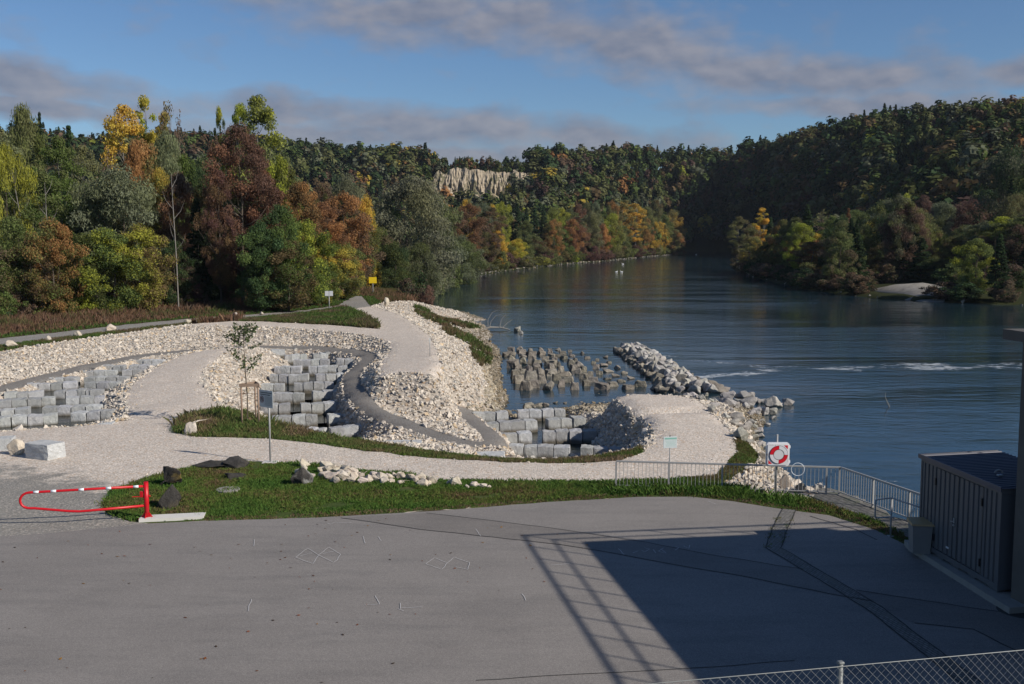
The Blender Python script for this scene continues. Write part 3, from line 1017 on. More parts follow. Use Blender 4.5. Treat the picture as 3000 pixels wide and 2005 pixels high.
g3x, g3y = np.meshgrid(np.arange(-61.5, 42, 3.0), np.arange(-18, 18, 3.0))
gp = np.column_stack([np.concatenate([gx.ravel(), g2x.ravel(), g3x.ravel()]), np.concatenate([gy.ravel(), g2y.ravel(), g3y.ravel()])])
gp = gp + rng.uniform(-.12, .12, gp.shape)
cv += [Vector(p) for p in gp]
ov, oe, of, _, _, _ = delaunay_2d_cdt(cv, ce, [], 0, 1e-6)
OV = np.array([tuple(v) for v in ov])
OF = np.array([tuple(f) for f in of if len(f) == 3])
cen = OV[OF].mean(axis=1)
a_ = OV[OF[:, 1]] - OV[OF[:, 0]]
b_ = OV[OF[:, 2]] - OV[OF[:, 0]]
flip = (a_[:, 0] * b_[:, 1] - a_[:, 1] * b_[:, 0]) < 0
OF[flip] = OF[flip][:, ::-1]
lab = np.full(len(OF), '', object)
for nm, j in polys:
    m = (lab == '')
    ins = in_poly(cen[m, 0], cen[m, 1], j)
    ix = np.where(m)[0][ins]
    lab[ix] = nm
rest = lab == ''
river_m = rest & (H(cen[:, 0], cen[:, 1]) < -2.9)
lab[river_m] = 'riverbed'
lab[lab == ''] = 'verge'
OZ = H(OV[:, 0], OV[:, 1])
rough = 0.05 * fbm2(OV[:, 0] * 0.9, OV[:, 1] * 0.9, 8)
vr = np.zeros(len(OV), bool)
for nm in ('plaza', 'apron'):
    vr[OF[lab == nm].ravel()] = True
OZ = np.where(vr, np.where(np.abs(OZ) < 0.25, 0.0, OZ), OZ + rough)
NAMES = {'plaza': ('plaza', M['plaza']), 'dark_path': ('narrow_path', M['dark_path']), 'grey_path': ('grey_path', M['grey_path']), 'lawn': ('lawn_ground', M['lawn_soil']), 'gravel': ('gravel_path', M['gravel']),
         'verge': ('verge_ground', M['verge']), 'apron': ('stone_apron', None), 'weeds': ('weedy_bank', M['verge']), 'rubble': ('rubble_bank', M['rubble_bed']), 'riverbed': ('riverbed', M['bed'])}
M['apron'] = None


def sett_mat(name, base, joint, sc, moss=(0.05, 0.07, 0.02), dirt=0.4):
    m, t, bs = new_mat(name)
    g = pos(t)
    br = t.n('ShaderNodeTexBrick')
    br.inputs['Scale'].default_value = sc
    br.inputs['Mortar Size'].default_value = 0.035
    br.inputs['Color1'].default_value = (*base, 1)
    br.inputs['Color2'].default_value = (*[x * 0.65 for x in base], 1)
    br.inputs['Mortar'].default_value = (*joint, 1)
    t.l(t.mapping(g, rot=(0, 0, 1.3)), br.inputs['Vector'])
    c = t.mix(t.ramp(t.noise(g, 1.6, 5, 0.7), [(0.50, 0.0), (0.62, 0.85)]), br.outputs[0], moss)
    c = t.mix(dirt, c, t.ramp(t.noise(g, 9, 5, 0.7), [(0.3, 0.02), (0.7, 0.25)]))
    t.l(c, bs.inputs['Base Color'])
    t.l(t.bump(br.outputs[1], -0.5, 0.02), bs.inputs['Normal'])
    return m


M['apron'] = sett_mat('old_stone_apron', (0.20, 0.185, 0.16), (0.06, 0.055, 0.045), 1.2)
NAMES['apron'] = ('stone_apron', M['apron'])
GROUND = {}
greyline = np.array([W(-400, 1075, -.1)[:2], W(0, 1072, -.1)[:2], W(130, 1085, -.1)[:2], W(260, 1122, -.1)[:2], W(350, 1200, 0)[:2]])
for nm, (oname, mt) in NAMES.items():
    fs = OF[lab == nm]
    if not len(fs):
        continue
    u, inv = np.unique(fs.ravel(), return_inverse=True)
    vv = np.column_stack([OV[u], OZ[u]])
    colr = np.zeros((len(u), 3), np.float32)
    if nm == 'gravel':
        # grey worn gravel by the gate, weeds along the edges
        px, py = vv[:, 0], vv[:, 1]
        yb = np.interp(px, greyline[:, 0], greyline[:, 1], right=-99)
        colr[:, 0] = np.clip(0.5 + (yb - py) / 7.0, 0, 1) * (px < greyline[-1, 0] + 1)
        dg = np.full(len(u), 9.0)
        for k_, j in polys:
            if k_ in ('lawn', 'verge'):
                for c0 in range(0, len(u), 4000):
                    dd = np.min(np.hypot(px[c0:c0 + 4000, None] - j[None, ::3, 0], py[c0:c0 + 4000, None] - j[None, ::3, 1]), axis=1)
                    dg[c0:c0 + 4000] = np.minimum(dg[c0:c0 + 4000], dd)
        colr[:, 1] = np.clip(0.62 - dg * 0.25, 0, 1) * 0.8
        colr[:, 1] = np.maximum(colr[:, 1], np.clip(1 - np.hypot((px + 12) / 6, (py - 39.5) / 3.2), 0, 1) * 0.75)
    o = mesh_np(oname, vv, inv.reshape(-1, 3), mt, colr, smooth=nm not in ('plaza',))
    tag(o, kind='structure')
    GROUND[nm] = (OV, OZ, fs)

# ------------------------------------------------ water
pool = mesh_np('pool_water', POOLV, np.array(POOLF), M['pool'])
tag(pool, kind='structure')

XLY = [(60, -30), (78, -8), (100, -9), (130, -22), (170, -20), (207, -20), (264, -21.5), (300, -16), (315, -12), (376, 2), (438, 20), (498, 44), (601, 78), (670, 104), (790, 110)]
XRY = [(60, 140), (150, 120), (181, 90), (187, 81), (200, 70), (232, 66), (290, 68), (322, 72), (353, 78), (430, 96), (530, 118), (641, 140), (700, 152), (790, 168)]


def XL(y):
    return np.interp(y, [p[0] for p in XLY], [p[1] for p in XLY])


def XR(y):
    return np.interp(y, [p[0] for p in XRY], [p[1] for p in XRY])


# river surface: fine grid so that the white water can follow the weir
ys = np.concatenate([np.arange(26, 140, 1.0), np.arange(140, 300, 4.0), np.arange(300, 861, 20.0)])
xs_u = np.linspace(0, 1, 141)
RV = []
for y in ys:
    a = -26 if y < 180 else XL(y) - 12
    b = max(60, y * 0.62) if y < 180 else XR(y) + 14
    RV.append(np.column_stack([a + (b - a) * xs_u, np.full(141, y), np.full(141, -3.0)]))
RV = np.concatenate(RV)
idx = np.arange(len(ys) * 141).reshape(len(ys), 141)
RF = np.stack([idx[:-1, :-1], idx[:-1, 1:], idx[1:, 1:], idx[1:, :-1]], -1).reshape(-1, 4)


def seg_dist(px, py, pts):
    d = np.full(px.shape, 1e9)
    for a, b in zip(pts[:-1], pts[1:]):
        a, b = np.array(a[:2]), np.array(b[:2])
        ab = b - a
        t_ = np.clip(((px - a[0]) * ab[0] + (py - a[1]) * ab[1]) / (ab @ ab), 0, 1)
        d = np.minimum(d, np.hypot(px - a[0] - t_ * ab[0], py - a[1] - t_ * ab[1]))
    return d


FOAM = [(WL([(1600, 866, -3), (1640, 862, -3), (1700, 856, -3), (1770, 850, -3)]), 1.4, 0.80), (WL([(1525, 815, -3), (1560, 822, -3), (1620, 829, -3), (1720, 838, -3), (1790, 846, -3)]), 1.2, 0.60),
        (WL([(1840, 842, -3), (1930, 846, -3), (2040, 842, -3), (2170, 845, -3), (2330, 840, -3)]), 2.0, 0.74), (WL([(2000, 834, -3), (2120, 836, -3), (2250, 834, -3), (2346, 836, -3)]), 1.7, 0.70),
        (WL([(1330, 874, -3), (1400, 868, -3), (1480, 858, -3), (1500, 850, -3)]), 0.8, 0.5), (WL([(1380, 893, -3), (1440, 890, -3), (1520, 888, -3)]), 0.8, 0.40), (WL([(1990, 1106, -3), (2060, 1100, -3)]), 0.5, 0.5), (WL([(1900, 1080, -3), (1990, 1095, -3)]), 0.4, 0.42),
        (WL([(1010, 686, -3), (1040, 686, -3)]), 0.7, 0.6), (WL([(985, 697, -3), (1035, 702, -3)]), 0.8, 0.55)]
fo = np.zeros(len(RV))
for pts, wd, st in FOAM:
    fo = np.maximum(fo, st * np.clip(1.25 - seg_dist(RV[:, 0], RV[:, 1], pts) / wd / 1.6, 0, 1))
rcol = np.zeros((len(RV), 3), np.float32)
rcol[:, 0] = fo
river = mesh_np('river', RV, RF, M['river'], rcol)
tag(river, kind='structure')

# ------------------------------------------------ loose limestone on the banks (thousands of stones: stuff)


def hull_rock(seed, n=11, flat=0.75):
    r_ = np.random.default_rng(seed)
    p = r_.normal(size=(n, 3))
    p /= np.linalg.norm(p, axis=1)[:, None]
    p *= r_.uniform(0.78, 1.05, (n, 1))
    p *= np.array([1, r_.uniform(0.65, 0.95), flat * r_.uniform(0.75, 1.1)])
    bm = bmesh.new()
    for q in p:
        bm.verts.new(q)
    bmesh.ops.convex_hull(bm, input=bm.verts)
    bmesh.ops.delete(bm, geom=[v for v in bm.verts if not v.link_faces], context='VERTS')
    bm.verts.index_update()
    v = np.array([tuple(q.co) for q in bm.verts])
    f = np.array([[q.index for q in fc.verts] for fc in bm.faces if len(fc.verts) == 3])
    bm.free()
    return v * 0.5, f


PEB = [hull_rock(100 + i, 10) for i in range(9)]


def sample_tris(V3, F, n, w_extra=None):
    A, B, Cc = V3[F[:, 0]], V3[F[:, 1]], V3[F[:, 2]]
    ar = np.linalg.norm(np.cross(B - A, Cc - A), axis=1)
    if w_extra is not None:
        ar = ar * w_extra
    ix = rng.choice(len(F), n, p=ar / ar.sum())
    u, v = rng.random(n), rng.random(n)
    m = u + v > 1
    u[m], v[m] = 1 - u[m], 1 - v[m]
    return A[ix] + (B - A)[ix] * u[:, None] + (Cc - A)[ix] * v[:, None]


def rot_rand(n):
    q = rng.normal(size=(n, 4))
    q /= np.linalg.norm(q, axis=1)[:, None]
    w_, x, y, z = q.T
    return np.stack([np.stack([1 - 2 * (y * y + z * z), 2 * (x * y - z * w_), 2 * (x * z + y * w_)], -1), np.stack([2 * (x * y + z * w_), 1 - 2 * (x * x + z * z), 2 * (y * z - x * w_)], -1),
                     np.stack([2 * (x * z - y * w_), 2 * (y * z + x * w_), 1 - 2 * (x * x + y * y)], -1)], 1)


def stones(name, pts, sizes, cols, mat_, protos=PEB):
    which = rng.integers(0, len(protos), len(pts))
    VV, FF, CC, b = [], [], [], 0
    for k, (pv, pf) in enumerate(protos):
        ix = np.where(which == k)[0]
        if not len(ix):
            continue
        Rm = rot_rand(len(ix))
        vs = np.einsum('nij,kj->nki', Rm, pv) * sizes[ix][:, None, None]
        vs[:, :, 2] *= 0.85
        vs += pts[ix][:, None, :]
        VV.append(vs.reshape(-1, 3))
        FF.append((pf[None] + (b + np.arange(len(ix)) * len(pv))[:, None, None]).reshape(-1, 3))
        CC.append(np.repeat(cols[ix], len(pv), axis=0))
        b += len(ix) * len(pv)
    return mesh_np(name, np.concatenate(VV), np.concatenate(FF), mat_, np.concatenate(CC))


def stone_cols(n, grey=0.15, ochre=0.12):
    k = rng.uniform(0.80, 1.10, n)
    c = np.stack([k, k, k], 1)
    g_ = rng.random(n) < grey
    c[g_] *= np.array([0.62, 0.66, 0.70])
    o_ = rng.random(n) < ochre
    c[o_] *= np.array([0.95, 0.83, 0.66])
    return c.astype(np.float32)


V3 = np.column_stack([OV, OZ])
rf = OF[(lab == 'rubble') | (lab == 'weeds')]
rcen = V3[rf].mean(axis=1)
keep = (rcen[:, 2] > -3.25)
rf, rcen = rf[keep], rcen[keep]
# stay out of the pools
inpool = np.zeros(len(rf), bool)
PV = np.array(POOLV)
for q in POOLF:
    inpool |= in_poly(rcen[:, 0], rcen[:, 1], PV[list(q)][:, :2]) & (rcen[:, 2] < PV[q[0], 2] + 0.02)
rfz = rf[~inpool & ~((rcen[:, 1] < 41) & (rcen[:, 0] < 5.5)) & ~(rcen[:, 1] < 36.5)]
rc = V3[rfz].mean(axis=1)
wgt = np.where(rc[:, 1] < 75, 1.35, np.where(rc[:, 1] < 110, 1.0, 0.4))
N = 76000
sp = sample_tris(V3, rfz, N, wgt)
sz = rng.gamma(3.2, 0.048, N) + 0.10
sz = np.clip(sz, 0.1, 0.7)
sp[:, 2] += sz * rng.uniform(-0.12, 0.16, N)
dsh = np.array([min(np.hypot(p[0] - q[0], p[1] - q[1]) for q in SHORE) for p in sp[:, :2][::1]]) if False else None
cc = stone_cols(N, 0.16, 0.10)
low = sp[:, 2] < -2.45
cc[low] *= np.array([0.42, 0.40, 0.34])
mid = (sp[:, 2] < -1.9) & ~low & (sp[:, 0] > -6) & (sp[:, 1] > 66)
cc[mid] *= np.array([0.72, 0.70, 0.62])
tag(stones('loose_rubble', sp, sz, cc, M['rubble']), kind='stuff', label='loose white limestone rubble covering the banks between the paths and the block steps')
# scattered larger grit along the edges of the gravel path
gf_ = OF[lab == 'gravel']
ge = sample_tris(V3, gf_, 9000)
dmin = np.full(len(ge), 9.0)
for k_, j in polys:
    if k_ in ('gravel',):
        for c0 in range(0, len(ge), 3000):
            dd = np.min(np.hypot(ge[c0:c0 + 3000, None, 0] - j[None, ::2, 0], ge[c0:c0 + 3000, None, 1] - j[None, ::2, 1]), axis=1)
            dmin[c0:c0 + 3000] = np.minimum(dmin[c0:c0 + 3000], dd)
ge = ge[(dmin < 0.7) & (ge[:, 1] > 38.2)]
n_ = len(ge)
tag(stones('path_grit', ge, rng.uniform(0.05, 0.15, n_), stone_cols(n_, 0.1, 0.08), M['rubble']), kind='stuff', label='pale stones spilling along the edges of the gravel path')


# ------------------------------------------------ grass (stuff)
def grass(name, pts, hgt, cols, wid=0.02, blades=5, lean=0.45, label=None, spread=0.06):
    n = len(pts)
    base = np.repeat(pts, blades, axis=0)
    hh = np.repeat(hgt, blades) * rng.uniform(0.55, 1.15, n * blades)
    ang = rng.uniform(0, 2 * np.pi, n * blades)
    base[:, :2] += rng.normal(0, spread, (n * blades, 2)) * np.repeat(hgt / hgt.mean(), blades)[:, None]
    ln = np.abs(rng.normal(0, lean, n * blades)) * hh
    d = np.stack([np.cos(ang), np.sin(ang)], 1)
    pr = np.stack([-d[:, 1], d[:, 0]], 1)
    wd = wid * rng.uniform(0.6, 1.4, n * blades)
    tip = np.column_stack([base[:, :2] + d * ln[:, None], base[:, 2] + hh])
    mid = np.column_stack([base[:, :2] + d * (ln * 0.35)[:, None], base[:, 2] + hh * 0.6])
    a = np.column_stack([base[:, :2] - pr * wd[:, None], base[:, 2] - 0.03])
    b = np.column_stack([base[:, :2] + pr * wd[:, None], base[:, 2] - 0.03])
    m1 = mid.copy()
    m1[:, :2] += pr * wd[:, None] * 0.8
    m2 = mid.copy()
    m2[:, :2] -= pr * wd[:, None] * 0.8
    V = np.stack([a, b, m1, tip, m2], 1).reshape(-1, 3)
    F = (np.arange(n * blades)[:, None] * 5 + np.arange(5)[None])
    c = np.repeat(cols, blades, axis=0) * rng.uniform(0.7, 1.3, (n * blades, 1))
    c = np.repeat(c, 5, axis=0).astype(np.float32)
    o = mesh_np(name, V, F, M['wild'], c)
    return tag(o, kind='stuff', label=label)


def pick_cols(pts, pal, sc=0.5, seed=31, sharp=1.0):
    f = (fbm2(pts[:, 0] * sc, pts[:, 1] * sc, seed, 4) * sharp + rng.normal(0, 0.22, len(pts)))
    f = np.clip((f + 1) / 2, 0, 0.999) * len(pal)
    return np.array(pal)[f.astype(int)]


GREENS = [(0.070, 0.145, 0.035), (0.088, 0.165, 0.036), (0.10, 0.17, 0.04), (0.13, 0.185, 0.045), (0.14, 0.14, 0.050), (0.19, 0.135, 0.075)]
lf = OF[lab == 'lawn']
lcen = V3[lf].mean(axis=1)
g1m = in_poly(lcen[:, 0], lcen[:, 1], G4)
front, strip = lf[~g1m], lf[g1m]
fp = sample_tris(V3, front, 30000)
thin = fbm2(fp[:, 0] * 0.8, fp[:, 1] * 0.8, 41) > -0.42
fp = fp[thin]
fh = np.clip(0.09 + 0.07 * fbm2(fp[:, 0] * 0.7, fp[:, 1] * 0.7, 44) + rng.normal(0, 0.025, len(fp)), 0.03, 0.3)
fcol = pick_cols(fp, GREENS, 0.55, 31, 1.15)
drl = seg_dist(fp[:, 0], fp[:, 1], [W(1411, 1120, 0), W(1700, 1128, 0), W(1790, 1136, 0)])
fh = fh + np.where((fp[:, 0] > 2.5) & (drl < 1.0) & (fp[:, 1] < 38.0), .26 * (1 - drl) * (0.6 + 0.4 * rng.random(len(fp))), 0)
dpl = seg_dist(fp[:, 0], fp[:, 1], PLAZA_EDGE)
fh = np.where(dpl < .5, fh * (0.35 + dpl), fh)
edge_ = (dpl < .45) & (rng.random(len(fp)) < .6)
fcol[edge_] = pick_cols(fp[edge_], [(0.12, 0.12, 0.045), (0.19, 0.135, 0.08), (0.22, 0.165, 0.11)], 1.5, 34, 1.2)
patchy = (fp[:, 0] > 6.5) & (fp[:, 1] > 38.6)
fcol[patchy] = pick_cols(fp[patchy], [(0.085, 0.13, 0.035), (0.12, 0.13, 0.045), (0.17, 0.13, 0.065), (0.20, 0.15, 0.09)], 0.8, 33, 1.2)
fh[patchy] *= 0.6
grass('lawn_grass', fp, fh, fcol, 0.012, 5, 0.6, 'green grass strip between the asphalt and the gravel path')
stp = sample_tris(V3, strip, 15000)
leftness = np.clip((-3 - stp[:, 0]) / 8, 0, 1) * np.clip((stp[:, 1] - 46.5) / 3, 0, 1)
sh_ = np.clip(0.09 + 0.30 * leftness * rng.random(len(stp)) + rng.normal(0, 0.04, len(stp)), 0.04, 0.8)
grass('strip_grass', stp, sh_, pick_cols(stp, [(0.09, 0.15, 0.04), (0.12, 0.165, 0.05), (0.15, 0.155, 0.06), (0.20, 0.15, 0.085), (0.24, 0.175, 0.125)], 0.7, 35, 1.3), 0.012, 5, 0.45, 'rough grass edging the gravel path beside the block steps')
vf = OF[lab == 'verge']
vcen = V3[vf].mean(axis=1)
isl = in_poly(vcen[:, 0], vcen[:, 1], G3) | in_poly(vcen[:, 0], vcen[:, 1], G2)
ip = sample_tris(V3, vf[isl], 9000)
back = vf[(~isl) & (vcen[:, 1] < 172) & (vcen[:, 1] > 60)]
bp = sample_tris(V3, back, 34000)
ihgt = np.clip(0.22 + 0.30 * np.clip((ip[:, 0] + 28) / 12, 0, 1) * rng.random(len(ip)), 0.1, 0.7)
ipal = pick_cols(ip, [(0.075, 0.13, 0.03), (0.09, 0.135, 0.04), (0.13, 0.12, 0.055), (0.18, 0.125, 0.09)], 0.35, 36, 1.2)
grass('verge_grass', ip, ihgt, ipal, 0.02, 5, 0.4, 'long green and brown grass on the island between the two upper paths')
# tall rust-brown growth in front of the wood
dpu = seg_dist(bp[:, 0], bp[:, 1], WL(UPATH_UP))
bh = np.clip(0.12 + 0.11 * dpu, 0.12, 0.95) * rng.uniform(0.6, 1.25, len(bp))
bpal = pick_cols(bp, [(0.085, 0.11, 0.035), (0.12, 0.105, 0.05), (0.17, 0.105, 0.065), (0.185, 0.11, 0.075), (0.16, 0.12, 0.085)], 0.25, 38, 1.1)
near = dpu < 1.6
bpal[near] = np.array([(0.08, 0.13, 0.035)] * near.sum())
grass('tall_brown_grass', bp, bh, bpal, 0.035, 6, 0.3, 'tall rust-brown grass and weeds in front of the left wood', 0.12)
wf = OF[lab == 'weeds']
wp = sample_tris(V3, wf, 5200)
wp = wp[fbm2(wp[:, 0] * .35, wp[:, 1] * .35, 71, 3) > -.12]
wpal = pick_cols(wp, [(0.08, 0.13, 0.035), (0.105, 0.14, 0.045), (0.14, 0.12, 0.06), (0.19, 0.125, 0.08)], 0.3, 39, 1.3)
grass('bank_weeds', wp, np.clip(0.25 + 0.35 * rng.random(len(wp)), 0.1, 0.8), wpal, 0.03, 6, 0.4, 'weeds growing along the river side of the rubble mound', 0.12)

# ================================================================== far land: banks, terrace hills, cliff
def sstep(a, b, x):
    t_ = np.clip((x - a) / (b - a), 0, 1)
    return t_ * t_ * (3 - 2 * t_)


# along the view angle (photo column): distance of the slope foot, of the crest, crest height
HILL = [(-900, 470, 640, 56), (-300, 500, 670, 56), (0, 520, 680, 57), (450, 520, 665, 57), (650, 545, 700, 56), (800, 590, 760, 56), (960, 600, 760, 56), (1030, 610, 735, 54), (1180, 610, 735, 54),
        (1300, 640, 765, 57), (1420, 680, 800, 60), (1530, 780, 875, 63), (1660, 782, 880, 63), (1740, 690, 815, 64), (1840, 550, 730, 65), (1940, 470, 675, 65), (2040, 415, 630, 65), (2140, 370, 600, 65), (2250, 330, 570, 64), (2400, 300, 548, 63),
        (2800, 280, 520, 62), (3300, 280, 520, 62)]
HV = [h[0] for h in HILL]


def farH(x, y):
    x, y = np.asarray(x, float), np.asarray(y, float)
    vx = 1173 + x / np.maximum(y, 1) * 2424
    f = np.interp(vx, HV, [h[1] for h in HILL])
    c_ = np.interp(vx, HV, [h[2] for h in HILL])
    zc = np.interp(vx, HV, [h[3] for h in HILL])
    yy = y + 14 * fbm2(x / 60, y / 60, 3)
    s = np.clip((yy - f) / (c_ - f), 0, 1.0)
    s = s * s * (3 - 2 * s) * 0.6 + s * 0.4
    xl, xr = XL(y), XR(y)
    ins = np.minimum(x - xl, xr - x)
    base = -2.5 + 3.1 * sstep(1, 55, -ins) - 2.4 * sstep(-1.0, 5.0, ins) + 0.35 * fbm2(x / 9, y / 9, 4) * (1 - sstep(-2, 1, ins))
    base = np.where(y > 775, 0.5, base)
    return base + s * (zc - base)


# cliff band: the slope below it is kept lower
def farH2(x, y):
    z = farH(x, y)
    vx = 1173 + np.asarray(x) / np.maximum(y, 1) * 2424
    m = sstep(950, 985, vx) * (1 - sstep(1300, 1340, vx)) * (1 - sstep(716, 721, y))
    cap = 2 + 30 * np.clip((y - 610) / 90, 0, 1)
    return z * (1 - m) + np.minimum(z, cap) * m


ts = np.linspace(-0.95, 0.95, 191)
ysf = np.concatenate([np.arange(60, 180, 6.0), np.arange(180, 420, 5.0), np.arange(420, 900, 8.0), np.linspace(900, 1300, 12)])
TT, YY = np.meshgrid(ts, ysf)
XX = TT * YY
ZZ = farH2(XX, YY)
nearbox = (XX > -60.5) & (XX < 41) & (YY < 176.5)
ZZ = np.where(nearbox, -6.5, ZZ)
ZZ = np.where((YY < 178) & (XX >= 41), -6.5, ZZ)
ZZ = np.where((YY < 178) & (XX <= -60.5), 0.35, ZZ)
idx = np.arange(ZZ.size).reshape(ZZ.shape)
FF = np.stack([idx[:-1, :-1], idx[:-1, 1:], idx[1:, 1:], idx[1:, :-1]], -1).reshape(-1, 4)
hills = mesh_np('hills', np.column_stack([XX.ravel(), YY.ravel(), ZZ.ravel()]), FF, M['hill'], smooth=True)
tag(hills, kind='structure')
# land behind and beside the camera, so that the place goes on
back = MB()
back.slab([(-400, -300), (400, -300), (400, 14), (-400, 14)], -1.0, -0.25)
tag(back.build('rear_ground', M['lawn_soil']), kind='structure')
back = MB()
back.slab([(-400, 14), (-60, 14), (-60, 180), (-400, 180)], -1.0, 0.30)
tag(back.build('side_ground', M['verge']), kind='structure')

# pale earth cliff with gullies
m, t, bs = new_mat('pale_cliff')
g = pos(t)
str_ = t.noise(t.mapping(g, sc=(0.02, 0.02, 0.5)), 1.0, 4, 0.6)
vert = t.noise(t.mapping(g, sc=(0.35, 0.35, 0.05)), 1.0, 5, 0.65)
c = t.mix(t.ramp(str_, [(0.35, 0.0), (0.65, 1.0)]), (0.30, 0.245, 0.175), (0.42, 0.355, 0.265))
c = t.mix(t.ramp(vert, [(0.48, 0.0), (0.66, 0.55)]), c, (0.19, 0.15, 0.10))
c = t.mix(t.ramp(t.noise(g, 0.11, 6, 0.7, 0.8), [(0.50, 0.0), (0.60, 0.9)]), c, (0.075, 0.075, 0.035))
t.l(c, bs.inputs['Base Color'])
M['cliff'] = m
cx = np.linspace(968, 1330, 260)
cs = np.linspace(0, 1, 40)
CXg, CSg = np.meshgrid(cx, cs)
yb = 704.0
wx = CXg + 9 * fbm2(CXg / 26, CSg * 1.5, 21, 3) + 5 * CSg
ridge = np.abs(fbm2(wx / 12.0, CSg * 1.6, 12, 4)) * 9.0 + 7.0 * fbm2(CXg / 38, CSg * 0.9, 14, 4) + 1.6 * fbm2(CXg / 3.5, CSg * 9, 18, 3)
Yc = yb + CSg * 12 - ridge * (1 - 0.65 * CSg) + 3
Xc = (CXg - 1173) / 2424 * Yc
top = 9 + (539.6 - np.interp(CXg, [968, 985, 1005, 1020, 1045, 1100, 1160, 1200, 1230, 1265, 1290, 1330], [445, 418, 392, 400, 386, 391, 397, 394, 404, 420, 428, 450])) / 2424 * 716 + 2.0 * fbm2(CXg / 11, CXg * 0, 16, 4)
bot = np.interp(CXg, [968, 1330], [27, 27])
Zc = bot + (top - bot) * CSg
Vc = np.column_stack([Xc.ravel(), Yc.ravel(), Zc.ravel()])
# a back skin closes it into a body with depth
Vb = np.column_stack([Xc[-1], np.full(len(cx), 728.0), Zc[-1] - 1])
nn = len(cx)
idx = np.arange(40 * nn).reshape(40, nn)
Fc = np.stack([idx[:-1, :-1], idx[:-1, 1:], idx[1:, 1:], idx[1:, :-1]], -1).reshape(-1, 4)
bi = 40 * nn + np.arange(nn)
Ft = np.stack([idx[-1, :-1], idx[-1, 1:], bi[1:], bi[:-1]], -1)
cl = mesh_np('cliff', np.vstack([Vc, Vb]), np.vstack([Fc, Ft]), M['cliff'])
tag(cl, kind='structure')


# ================================================================== trees
def leafquads(cent, size, n_dir, up=0.3, elong=1.5, droop=0.0):
    """rhombic leaf sprays at cent (n,3)"""
    n = len(cent)
    nor = rng.normal(size=(n, 3)) * 0.8 + n_dir * 0.9
    nor[:, 2] += up
    nor /= np.linalg.norm(nor, axis=1)[:, None] + 1e-9
    a = rng.normal(size=(n, 3))
    if droop:
        a = a * (1 - droop) + np.array([0, 0, -1.6]) * droop
    a -= nor * np.sum(a * nor, 1)[:, None]
    a /= np.linalg.norm(a, axis=1)[:, None] + 1e-9
    b = np.cross(nor, a)
    s = size * rng.uniform(0.6, 1.3, n)
    a *= (s * elong * 0.5)[:, None]
    b *= (s * 0.5)[:, None]
    V = np.stack([cent - a, cent - b * 0.9 + a * 0.1, cent + a, cent + b * 0.9 + a * 0.1], 1)
    return V.reshape(-1, 3)


TREE = {}


